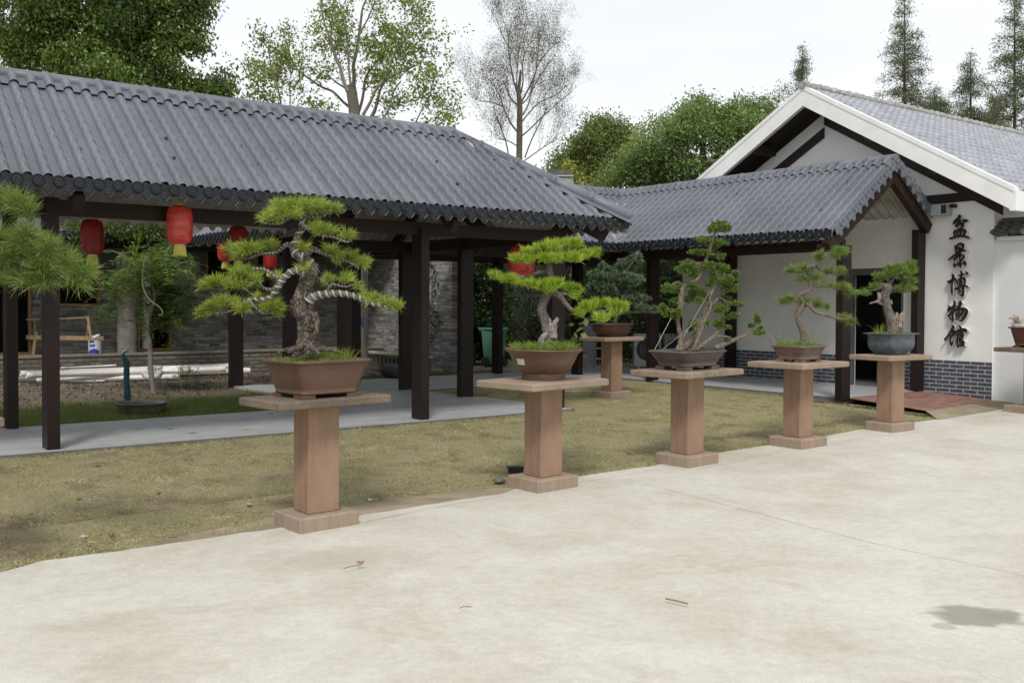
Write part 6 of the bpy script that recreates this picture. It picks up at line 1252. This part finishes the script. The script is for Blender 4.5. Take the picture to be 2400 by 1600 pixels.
hv = empty('hanging_creeper', W(-2.5, 9.2, 2.6), 'curtain of hanging creeper under the far eave behind the lanterns', 'plant')
m = MB(); C = []
for i in range(850):
    x = random.uniform(-10, 440); y = 508 + 8 * random.random(); ln = random.uniform(15, 70) * (1.3 if 130 < x < 200 or 380 < x < 430 else .8); 
    for t in range(14): C.append(D(x + random.gauss(0, 4), y + ln * t / 14 + random.gauss(0, 3), 20.5 + random.uniform(-.6, .6)))
leafpatch(m, np.array(C), .06, .12, 1.5, .4); fronds(m, [(390, 590, 35, 35), (430, 610, 20, 20)], 20, 12); m.build('leaves', leafmat('creeper_leaves', [(.03, .055, .012), (.075, .115, .025), (.15, .19, .05)], .35, .3, 1.5), hv)
# lanterns
def lantern(name, c, rw, h, label, mat, tassel=True, hang=.25):
    root = empty('paper_lantern', c, label, 'lantern', 'red paper lanterns hanging in the walkways'); m = MB(); prof = []; n_ = 15
    for i in range(n_ + 1):
        t = i / n_; z = -h / 2 + h * t; e = abs(2 * t - 1); r = rw * (.50 + .50 * (1 - e ** 3.4) ** .5)
        prof.append((r, z)); 
        if i < n_: prof.append((r - .011 + (rw * (.50 + .50 * (1 - abs(2 * (i + .5) / n_ - 1) ** 3.4) ** .5) - r) * .5, z + h / n_ / 2))
    m.lathe(c, prof, 28); m.build('shade', mat, root, True)
    m = MB(); m.lathe(c + [0, 0, h / 2], [(rw * .46, -.004), (rw * .46, .022), (rw * .40, .024), (.01, .024)], 20, cap0=False); m.build('top_band', GOLD, root)
    m = MB(); m.lathe(c - [0, 0, h / 2], [(.01, -.02), (rw * .36, -.02), (rw * .38, .004)], 20, cap0=False); m.build('bottom_band', plain('pale_band', (.6, .6, .6), .5, bst=0) if 'pale_band' not in bpy.data.materials else bpy.data.materials['pale_band'], root)
    if tassel:
        m = MB()
        for i in range(46): a = i * 2 * math.pi / 46; r = rw * .37; p = c + [math.cos(a) * r, math.sin(a) * r, -h / 2 - .015]; m.tube([p, p + [math.cos(a) * .01, math.sin(a) * .01, -.06], p + [math.cos(a) * .012, math.sin(a) * .012, -random.uniform(.095, .13)]], .0042, 4, cap=False)
        m.build('tassel', YELLOW, root)
    m = MB(); m.tube([c + [0, 0, h / 2 + .02], c + [0, 0, h / 2 + hang]], .003, 4); m.build('cord', BEAMM, root)
a_, z_ = onB(421, 528, -.12); lantern('l', W(a_, -.12, z_), .152, .445, 'brightest red lantern with a yellow fringe under the front eave of the walkway', REDW, hang=.12)
a_, z_ = onB(216, 556, 2.25); lantern('l', W(a_, 2.25, z_), .155, .46, 'dark red shaded lantern just left of the brightest one', RED, hang=.14)
for (x0, x1, y0, y1), lb, mt in (((509, 548, 548, 613), 'smaller red lantern overlapping the left side of another behind the pine', REDW), ((535, 582, 530, 611), 'round topped dark red lantern behind the upper left pine branches', RED), ((616, 649, 588, 633), 'half hidden red lantern right of the overlapping pair', RED), ((933, 966, 590, 645), 'red lantern half hidden by the brown post', REDW), ((1190, 1255, 577, 645), 'red lantern behind the crown of the lime green pine', REDW)):
    Yl = {509: 18.2, 535: 13.8, 616: 21.0, 933: 21., 1190: 15.6}[x0]; s_ = Yl / F; c = D((x0 + x1) / 2, (y0 + y1) / 2, Yl)
    lantern('l', c, (x1 - x0) / 2 * s_, (y1 - y0) * s_, lb, mt, hang=max(.1, 2.75 - c[2] - (y1 - y0) * s_ / 2))
# wheelie bin
bn = empty('wheelie_bin', D(1158, 858, 24.) * [1, 1, 0], 'green plastic wheelie bin behind the rear walkway', 'bin')
GRN = plain('faded_green_plastic', (.10, .27, .18), .5, .15, 4, 20, .1, .003); bc = G(1158, 857); sc = bc[1] / F
m = MB(); m.box(bc + [0, 0, .09 + .42], (.50, .50, .80), taper=1.28); m.build('body', GRN, bn)
m = MB(); m.box(bc + [0, .02, .95], (.70, .72, .05)); m.beam(bc + [-.40, -.32, .97], bc + [.3, -.36, .93], .04, .035); m.box(bc + [-.33, 0, .90], (.1, .5, .06)); m.build('rim', GRN, bn)
for sx in (-.22, .24): m = MB(); p = bc + [sx, -.27, .12]; m.tube([p - [.03, 0, 0], p + [.03, 0, 0]] if 0 else [p - [0, .03, 0], p + [0, .03, 0]], .12, 18); m.build('wheel', plain('black_rubber', (.03, .03, .03), .7), bn)
# air conditioners
def acunit(c, w, h, lab):
    r = empty('air_conditioner', c, lab, 'air conditioner', 'outdoor units under the museum walkway'); m = MB(); m.box(c + [0, .17, h / 2 + .06], (w, .34, h)); m.box(c + [-w * .35, .1, .03], (.05, .3, .06)); m.box(c + [w * .35, .1, .03], (.05, .3, .06)); m.build('housing', plain('white_casing', (.46, .47, .46), .5, .05) if 'white_casing' not in bpy.data.materials else bpy.data.materials['white_casing'], r)
    fc_ = c + [0, -.006, h / 2 + .08]; R = min(w, h) * .44; m = MB(); an = np.arange(33) * 2 * math.pi / 32
    m.add(np.concatenate([[fc_], fc_ + np.stack([np.cos(an) * R, 0 * an, np.sin(an) * R], 1)]), [(0, i + 1, i + 2) for i in range(32)]); m.build('fan_opening', DARKIN, r)
    m = MB()
    for k in range(28):
        a = k * 2 * math.pi / 28; P = [fc_ + [math.cos(a + t * .7) * R * (.16 + .84 * t), -.012, math.sin(a + t * .7) * R * (.16 + .84 * t)] for t in np.linspace(0, 1, 6)]; m.tube(P, .004, 4, cap=False)
    for rr in (.98, .66, .4): m.tube([fc_ + [math.cos(a) * R * rr, -.012, math.sin(a) * R * rr] for a in an], .005, 4, cap=False)
    m.lathe(fc_, [(.001, 0)], 3) if 0 else None
    m.tube([fc_ - [0, .02, 0], fc_ + [0, .005, 0]], R * .13, 14); m.build('grille', bpy.data.materials.get('grille_grey') or plain('grille_grey', (.30, .31, .31), .5), r)
ca = G(1518, 864); acunit(ca, 62 * ca[1] / F, 76 * ca[1] / F, 'white outdoor air conditioner with a round fan grille beside the oval pot pedestal')
cb = G(1586, 862); acunit(cb, 56 * cb[1] / F, 74 * cb[1] / F, 'second white outdoor unit partly hidden by the dark post and the juniper')
# stool and leaning boards in the shade
sc_ = G(1364, 865); s_ = empty('plastic_stool', sc_, 'small white plastic stool with a red top in the shade', 'stool')
m = MB(); w_ = 22 * sc_[1] / F / 2; hh = 40 * sc_[1] / F
for sx in (-1, 1):
    for sy in (-1, 1): m.beam(sc_ + [sx * w_ * 1.15, sy * w_, 0], sc_ + [sx * w_ * .85, sy * w_ * .8, hh - .03], .035, .02)
m.box(sc_ + [0, 0, hh * .8], (w_ * 1.8, w_ * 1.8, .07)); m.build('legs', plain('dull_white_plastic', (.38, .38, .37), .5), s_); m = MB(); m.box(sc_ + [0, 0, hh], (w_ * 2.3, w_ * 2.2, .045)); m.build('seat', plain('red_plastic', (.38, .02, .03), .4), s_)
lad = G(1398, 864); ld = empty('step_ladder', lad, 'grey metal step ladder leaning in the shade behind the far pedestal', 'ladder'); m = MB()
for dx in (-.06, .42): m.beam(lad + [dx, 0, 0], lad + [dx + .12, .35, 1.25], .04, .025)
for k in range(4): m.beam(lad + [-.04 + .03 * k, .07 * (k + 1), .25 * (k + 1)], lad + [.44 + .03 * k, .07 * (k + 1), .25 * (k + 1)], .06, .02)
m.build('frame', STEEL, ld)
bd = G(1378, 862); bo = empty('leaning_board', bd + [0, .4, 0], 'pale grey board leaning behind the stool', 'board'); m = MB(); m.beam(bd + [-.05, .3, 0], bd + [.1, .6, 1.1], .75, .03, up=(1, 0, 0)) if 0 else m.box(bd + [-.05, .55, .55], (.62, .03, 1.1)); m.build('panel', plain('grey_board', (.30, .30, .30), .7), bo)
# PVC pipes
def pipe(x0, y0, x1, y1, r, z, label, mat=PVC, name='pvc_pipe'):
    p = G(x0, y0, z); q = G(x1, y1, z); root = empty(name, (p + q) / 2, label, 'pipe', 'white pvc pipes lying before the brick terrace'); d = (q - p) / np.linalg.norm(q - p)
    m = MB(); m.tube([p, p + d * .12, p + d * .121, q - d * .16, q - d * .159, q], [r * 1.1, r * 1.1, r, r, r * 1.1, r * 1.1], 16, cap=False); m.tube([q, p], r * .86, 12, cap=False); m.build('tube', mat, root, True)
    m = MB(); m.tube([p + d * .05, p + d * .06], r * .9, 14); m.build('bore', DARKIN, root); return root
pipe(20, 892, 165, 880, .060, .06, 'shortest white pipe at the left end, on the soil')
pipe(74, 884, 585, 868, .062, .062, 'long white pipe nearest the camera, its far end right of the brown post')
pipe(86, 890, 420, 882, .052, .052, 'white pipe end in front of the long one by the left post')
pipe(48, 876, 540, 858, .060, .155, 'upper white pipe resting at the back of the stack'); pipe(62, 880, 527, 864, .058, .165, 'upper white pipe resting at the front of the stack')
pipe(143, 862, 272, 856, .018, .25, 'thin grey conduit with a bent end on top of the stack'); pipe(137, 893, 245, 892, .012, .015, 'thin yellowish hose lying on the soil before the stack')
kb = G(360, 873, .2); bg_ = empty('pipe_elbow', kb, 'white elbow fitting wrapped in a pale bag on top of the pipes', 'pipe fitting'); m = MB(); m.tube([kb + [-.20, 0, .0], kb + [-.15, 0, -.08], kb + [-.05, 0, -.10], kb + [.1, 0, -.06], kb + [.16, 0, .04]], .06, 12); m.build('elbow', PVC, bg_, True)
m = MB(); m.tube([kb + [x * .01, random.uniform(-.03, .03), .09 + random.uniform(-.015, .02)] for x in range(-12, 16, 3)], .045, 8, jit=.5); m.build('plastic_bag', plain('pale_bag', (.6, .6, .58), .4, .2, 30, 60, .8, .02), bg_)
vp = empty('drain_pipe', W(*AB(D(342, 825, 22.6)), FZ), 'white vertical drain pipe standing on the terrace', 'pipe'); m = MB(); q = D(342, 825, 22.6); m.tube([[q[0], q[1], FZ], [q[0], q[1], 2.9]], .10, 16); m.build('tube', PVC, vp, True)
# bucket
aa_, _ = onB(224, 830, TB + .06); bk = empty('paint_bucket', W(aa_, TB + .12, FZ + .05), 'white and blue paint bucket standing on the brick terrace', 'bucket'); c = W(aa_, TB + .12, FZ + .05); sb = c[1] / F; rb = 14.5 * sb; hb = 33 * sb
m = MB(); m.lathe(c, [(rb * .98, 0), (rb, hb)], 28); m.build('tub', plain('white_tin', (.50, .51, .54), .35, .05), bk, True)
vdir = math.atan2(-c[1], -c[0])
def onbk(x0, x1, z0, z1, shape=None):
    V = []; n_ = 8
    for zz in (z0, z1):
        for i in range(n_ + 1): t = x0 + (x1 - x0) * i / n_; zc_ = zz if shape is None or zz == z0 else z0 + (z1 - z0) * shape(i / n_); V.append(c + [math.cos(vdir + t) * rb * 1.006, math.sin(vdir + t) * rb * 1.006, zc_ * hb])
    return V, [(i, i + 1, i + n_ + 2, i + n_ + 1) for i in range(n_)]
BLU = plain('label_blue', (.025, .03, .30), .4, bst=0); m = MB(); m.add(*onbk(-1.2, .7, .02, .36, lambda t: math.sin(.25 + t * 2.3))); m.add(*onbk(-.9, -.1, .78, .97)); m.build('label_print', BLU, bk)
m = MB()   # letter-like strokes K N F as on the tin
L3 = MB()
def seg_(x0, z0, x1, z1, w=.012):
    p = [c + [math.cos(vdir + x) * rb * 1.02, math.sin(vdir + x) * rb * 1.02, z * hb] for x, z in ((x0, z0), (x1, z1))]; L3.tube(p, w * .6, 4)
for x, segs in ((-.75, ((0, 0, 0, 1), (0, .5, 1, 1), (0, .5, 1, 0))), (-.45, ((0, 0, 0, 1), (0, 1, 1, 0), (1, 0, 1, 1))), (-.15, ((0, 0, 0, 1), (0, 1, 1, 1), (0, .55, .8, .55)))):
    for s4 in segs: seg_(x + s4[0] * .2, .50 + s4[1] * .16, x + s4[2] * .2, .50 + s4[3] * .16)
L3.build('lettering', BLU, bk); m = MB(); m.lathe(c + [0, 0, hb], [(rb * 1.03, -.015), (rb * 1.03, .006), (rb * .9, .004)], 28, cap0=False); m.build('rim', GOLD, bk)
m = MB(); m.tube([c + [random.uniform(-.06, .06), random.uniform(-.06, .06), hb + .02 * k] for k in range(4)], [.10, .08, .06, .02], 8, jit=.4); m.build('plastic_wrap', bpy.data.materials['pale_bag'], bk)
# trestle
tr = empty('wooden_trestle', W(*AB(D(150, 830, 22.2)), FZ), 'rough timber trestle bench in front of the empty window', 'trestle'); m = MB(); Yt = 20.9
def bm(x0, y0, x1, y1, w, h, dy0=0, dy1=0): m.beam(D(x0, y0, Yt + dy0), D(x1, y1, Yt + dy1), w, h)
bm(62, 790, 243, 793, .04, .09); bm(134, 747, 210, 743, .06, .03); bm(62, 749, 95, 748, .05, .03); bm(207, 744, 218, 829, .05, .05); bm(86, 778, 78, 831, .05, .06); bm(87, 790, 76, 832, .05, .05, .3, .3); bm(209, 746, 204, 790, .05, .04, .3, .3); bm(82, 748, 84, 800, .04, .04, .2, .2)
m.build('timber', RAWWOOD, tr)
# basin and stand pipe
bs = empty('wash_basin', W(*AB(D(333, 970, 14.15)), 0), 'wide shallow metal basin on the grass under the tap', 'basin'); c = D(333, 972, 14.2); c[2] = -.03
m = MB(); m.lathe(c, [(.26, 0), (.30, .03), (.335, .10), (.35, .165), (.378, .17), (.378, .18), (.345, .178), (.325, .11), (.29, .04)], 44); m.build('bowl', plain('dull_metal', (.17, .155, .13), .38, .25, 6, 30, .1, .003, metal=.5, c2=(.09, .08, .065)), bs, True); m = MB(); m.lathe(c, [(.335, .14), (.01, .14)], 40, cap0=False); m.build('water', plain('dark_water', (.03, .035, .035), .05, bst=0), bs)
tp_ = empty('tap_standpipe', D(298, 944, 14.75) * [1, 1, 0], 'steel tap on a standpipe wrapped in teal cloth behind the basin', 'tap'); m = MB(); tubepx(m, [(298, 960, 8), (299, 940, 8), (297, 900, 7), (297, 870, 7), (296, 850, 7), (290, 836, 5), (288, 826, 3)], 14.75, 10, jit=.1); m.build('cloth_wrap', plain('teal_cloth', (.022, .085, .10), .9, .3, 14, 40, .9, .02), tp_, True)
m = MB(); tubepx(m, [(288, 830, 4), (290, 824, 4), (297, 822, 3.5), (302, 824, 2.5)], 14.75, 8); tubepx(m, [(296, 822, 3), (296, 815, 2.5)], 14.7, 8); tubepx(m, [(291, 816, 2), (303, 817, 2)], 14.7, 8); m.build('tap', STEEL, tp_, True)
# small dark shrub in the courtyard and little planks
sh = empty('small_shrub', D(440, 885, 19) * [1, 1, 0], 'small dark leaved shrub by the pipes near the brown post', 'plant'); m = MB(); fronds(m, [(440, 862, 20, 10), (420, 880, 20, 10), (450, 878, 16, 8), (475, 888, 20, 8), (400, 898, 16, 8), (385, 905, 16, 8), (500, 893, 16, 6)], 18.6, 34, .2, (.03, .06)); m.build('leaves', leafmat('dark_shrub', [(.015, .035, .01), (.035, .065, .02), (.06, .1, .03)]), sh)
pk = empty('plank_stack', D(600, 862, 23.4) * [1, 1, 0], 'low weathered plank laid on blocks right of the pipes', 'planks'); m = MB(); m.beam(D(562, 853, 23.3), D(640, 851, 23.6), .5, .05); m.box(D(590, 860, 23.4), (.15, .3, .1)); m.build('plank', RAWWOOD, pk)
bp = empty('black_pipe', G(945, 874, .12), 'short black corrugated pipe end beside the low brick railing', 'pipe'); c = G(950, 872, .15); m = MB(); m.tube([c + BV * .1 * i - AV * 0 for i in range(9)], [.16 if i % 2 else .145 for i in range(9)], 16); m.build('tube', plain('black_plastic', (.025, .027, .032), .5), bp)
# floodlight by pedestal 2
fl = empty('ground_floodlight', G(1172, 1120, -.2), 'black garden spotlight lying beside the base of the second pedestal', 'spotlight'); c = G(1186, 1112, -.2) + [0, 0, .0]
m = MB(); c = G(1208, 1112, -.2); m.box(c + [0, .03, .035], (.15, .08, .055), (.98, .2, 0), (-.2, .98, 0)); m.box(c + [0, .03, .072], (.17, .10, .018), (.98, .2, 0), (-.2, .98, 0)); m.build('housing', plain('black_metal', (.02, .022, .025), .4), fl)
m = MB(); c2 = G(1170, 1128, -.2); m.lathe(c2, [(.06, .0), (.068, .012), (.055, .022), (.036, .045), (.01, .055)], 20); m.build('lamp_head', plain('dusty_dark_glass', (.10, .11, .09), .3, .3, 20), fl, True)
# ------------------------------------------------------------ lawn, beds, litter
def scatter(mb, n, arng, brng, L, w, lean, keep=None, zf=zlawn):
    a = R_.uniform(*arng, n); b = R_.uniform(*brng, n)
    if keep is not None: k = keep(a, b); a, b = a[k], b[k]
    n = len(a); C = OO + a[:, None] * AV + b[:, None] * BV; C[:, 2] = zf(a, b) - .002
    d = R_.normal(0, lean, (n, 3)); d[:, 2] = 1; d /= np.linalg.norm(d, axis=1)[:, None]; ln = (L * R_.uniform(.4, 1.1, n))[:, None]; sd = np.cross(d, R_.normal(size=(n, 3))); sd /= np.linalg.norm(sd, axis=1)[:, None]
    V = np.stack([C - sd * w, C + sd * w, C + d * ln], 1).reshape(-1, 3); mb.add(V, np.arange(n)[:, None] * 3 + np.arange(3))
def nz2(a, b, s): return np.sin(a * s * 1.3 + 1.7 * np.sin(b * s)) * np.sin(b * s * 1.1 + 2.1 * np.sin(a * s * .8))
m = MB()
scatter(m, 250000, (-9, 7.6), (-4.0, -.1), .032, .0026, 1.4, lambda a, b: (b > edge_b(a) + .0 + .03 * nz2(a, b, 9)) & (R_.uniform(0, 1, len(a)) < .75 + .4 * nz2(a, b, 2.2)) & ~((a > -5.0) & (a < -3.7) & (b < -3.9)) & ~((a > -3.9) & (a < -1.2) & (b < -3.52)))
scatter(m, 60000, (2.6, 7.6), (-.1, 3.9), .026, .0026, 1.2)
scatter(m, 60000, (-9, 7.3), (-4.15, -3.2), .055, .0026, 1.1, lambda a, b: (np.abs(b - edge_b(a) - .05 - .05 * nz2(a, b, 7)) < .09) & ~((a > -3.9) & (a < -1.2)) & ~((a > -5.0) & (a < -3.7)))
scatter(m, 6000, (-9, 2.6), (-.2, -.06), .05, .0026, .6)
tag(m.build('lawn', LAWN), 'short dry lawn of mixed straw and green grass', 'grass', kind='stuff')
m = MB()
scatter(m, 60000, (-9, -.1), (2.42, 5.6), .11, .0038, .5, lambda a, b: R_.uniform(0, 1, len(a)) < np.clip(1.2 - (b - 3.6) * .55 + .3 * nz2(a, b, 2), .05, 1))
scatter(m, 9000, (2.6, 7.5), (2.2, 4.0), .05, .003, .7, lambda a, b: nz2(a, b, 1.7) > .1); scatter(m, 7000, (-9, 7), (-3.7, -.2), .04, .003, .8, lambda a, b: nz2(a + 2, b, 1.3) > .55); scatter(m, 3500, (3, 7), (7.0, 7.6), .10, .004, .4)
tag(m.build('shade_grass', GREENG), 'longer green grass behind the walkway floor and in patches', 'grass', kind='stuff')
m = MB(); n_ = 9000; a = R_.uniform(-9, 4, n_); b = R_.uniform(4.2, 10.2, n_); k = (b > 5.0 + .6 * nz2(a, b, 1.5)) & ~((a > -.05) & (b < 6.8)); a, b = a[k], b[k]; C = OO + a[:, None] * AV + b[:, None] * BV; C[:, 2] = -.028
leafpatch(m, C, .03, .08, -.1, .6); tag(m.build('leaf_litter', leafmat('dry_litter', [(.07, .05, .035), (.15, .11, .075), (.24, .19, .14)], .8, .05, 3)), 'dry brown leaf litter on the courtyard soil', 'litter', kind='stuff')
BED = plain('courtyard_soil', (.14, .11, .08), .95, .3, 3, 50, .8, .02, c2=(.055, .042, .03)); m = MB(); m.gbox(-9, -.05, 4.6, 10.39, -.06, -.030); m.gbox(-.05, 5.5, 6.78, 10.39, -.06, -.029); tag(m.build('bed_soil', BED), 'bare brown courtyard soil', kind='structure')
m = MB(); m.gbox(5.5, 9, 7.0, 9.3, -.06, -.02); tag(m.build('rear_pavement', plain('pale_cement', (.34, .32, .28), .9, .15, 3)), 'strip of pale cement behind the rear walkway', kind='structure')
# loose leaves and twigs
LV = [plain('fallen_leaf_yellow', (.35, .33, .10), .7, bst=0), plain('fallen_leaf_brown', (.24, .11, .05), .8, bst=0), plain('fallen_leaf_green', (.10, .22, .05), .6, bst=0), plain('paper_scrap', (.65, .63, .6), .7, bst=0)]
lv = [(85, 1047 + 6, 2, .0, 'green leaf by the foot of the left post'), (185, 1165, 2, 0, 'green leaf on the lawn left of the nearest pedestal'), (197, 1256, 3, 0, 'white scrap near the lawn edge at the left'), (214, 1270, 0, 0, 'pale yellow leaf below the white scrap'), (229, 1090, 1, 0, 'brown leaf on the lawn right of the left post'), (440, 1054, 2, 0, 'small green leaf on the lawn below the walkway edge'), (545, 1024, 0, 0, 'yellow green leaf at the walkway edge'), (371, 1151, 1, 0, 'reddish brown leaf in mid lawn at the left'),
      (1058, 1062, 1, 0, 'orange brown leaf on the lawn between the two nearest pedestals'), (1465, 1055, 1, 0, 'pink brown leaf left of the juniper pedestal'), (1474, 1059, 2, 0, 'green leaf beside the pink brown one'), (583, 1180, 0, 0, 'tiny yellow leaf left of the nearest pedestal'), (40, 1092, 0, 0, 'cream leaf at the far left of the lawn'), (886, 1156, 1, 0, 'orange chip near the mortar strip'), (868, 1170, 3, 0, 'white chip near the mortar strip'), (259, 1245, 1, 0, 'tan chip on the lawn at the lower left')]
for x, y, k, _, lb in lv:
    zl = -.12; 
    for _i in range(3): g = G(x, y, zl); a, b = AB(g); zl = float(zlawn(np.array(a), np.array(b))) + .02
    m = MB(); s_ = .05 if k != 3 else .035; an = random.uniform(0, 3); u = np.array([math.cos(an), math.sin(an), 0]); v = np.array([-u[1], u[0], .25])
    m.add([g - u * s_, g - u * s_ * .3 + v * s_ * .5, g + u * s_, g - u * s_ * .3 - v * s_ * .5 + [0, 0, .01], g + [0, 0, .008]], [(0, 4, 1), (1, 4, 2), (2, 4, 3), (3, 4, 0)])
    o = m.build('fallen_leaf' if k != 3 else 'paper_scrap', LV[k], origin=g); tag(o, lb, 'leaf' if k != 3 else 'scrap', 'scraps and leaves on the lawn')
for x, y, k, lb in ((324, 1005, 2, 'green leaf lying on the walkway floor beside the basin'), (398, 1005, 2, 'green leaf on the walkway floor'), (452, 1014, 2, 'larger green leaf on the walkway floor'), (577, 1007, 0, 'yellow leaf on the walkway floor'), (633, 969, 1, 'brown leaf on the walkway floor by the pedestal slab')):
    g = G(x, y, .004); m = MB(); s_ = .055; m.add([g - [s_, 0, 0], g + [0, s_ * .5, .006], g + [s_, 0, 0], g - [0, s_ * .5, -.002], g + [0, 0, .01]], [(0, 4, 1), (1, 4, 2), (2, 4, 3), (3, 4, 0)]); tag(m.build('fallen_leaf', LV[k], origin=g), lb, 'leaf', 'leaves on the walkway floor')
for pts, r, lb, hd in (([(806, 1331), (825, 1326), (843, 1323), (850, 1321)], .0035, 'thin dry twig with a curled leaf on the yard near the nearest pedestal', 1), ([(1560, 1402), (1582, 1406), (1605, 1412), (1612, 1413)], .006, 'short brown twig on the open concrete', 0), ([(1078, 1424), (1086, 1420), (1105, 1421)], .003, 'pale curved twig on the open concrete left of the brown one', 0)):
    P = [G(x, y, zconc(0) + .006) for x, y in pts]; m = MB(); m.tube(P, r, 5); 
    if hd: c = P[-1]; m.add([c, c + [-.05, .012, .018], c + [.02, .005, .02], c + [-.03, -.015, .004]], [(0, 1, 2), (0, 3, 1)])
    tag(m.build('dry_twig', plain('twig_brown', (.26, .17, .12), .8) if 'twig_brown' not in bpy.data.materials else bpy.data.materials['twig_brown'], origin=P[0]), lb, 'twig', 'twigs lying on the yard')
for o in bpy.data.objects:
    if '_loc' in o: del o['_loc']
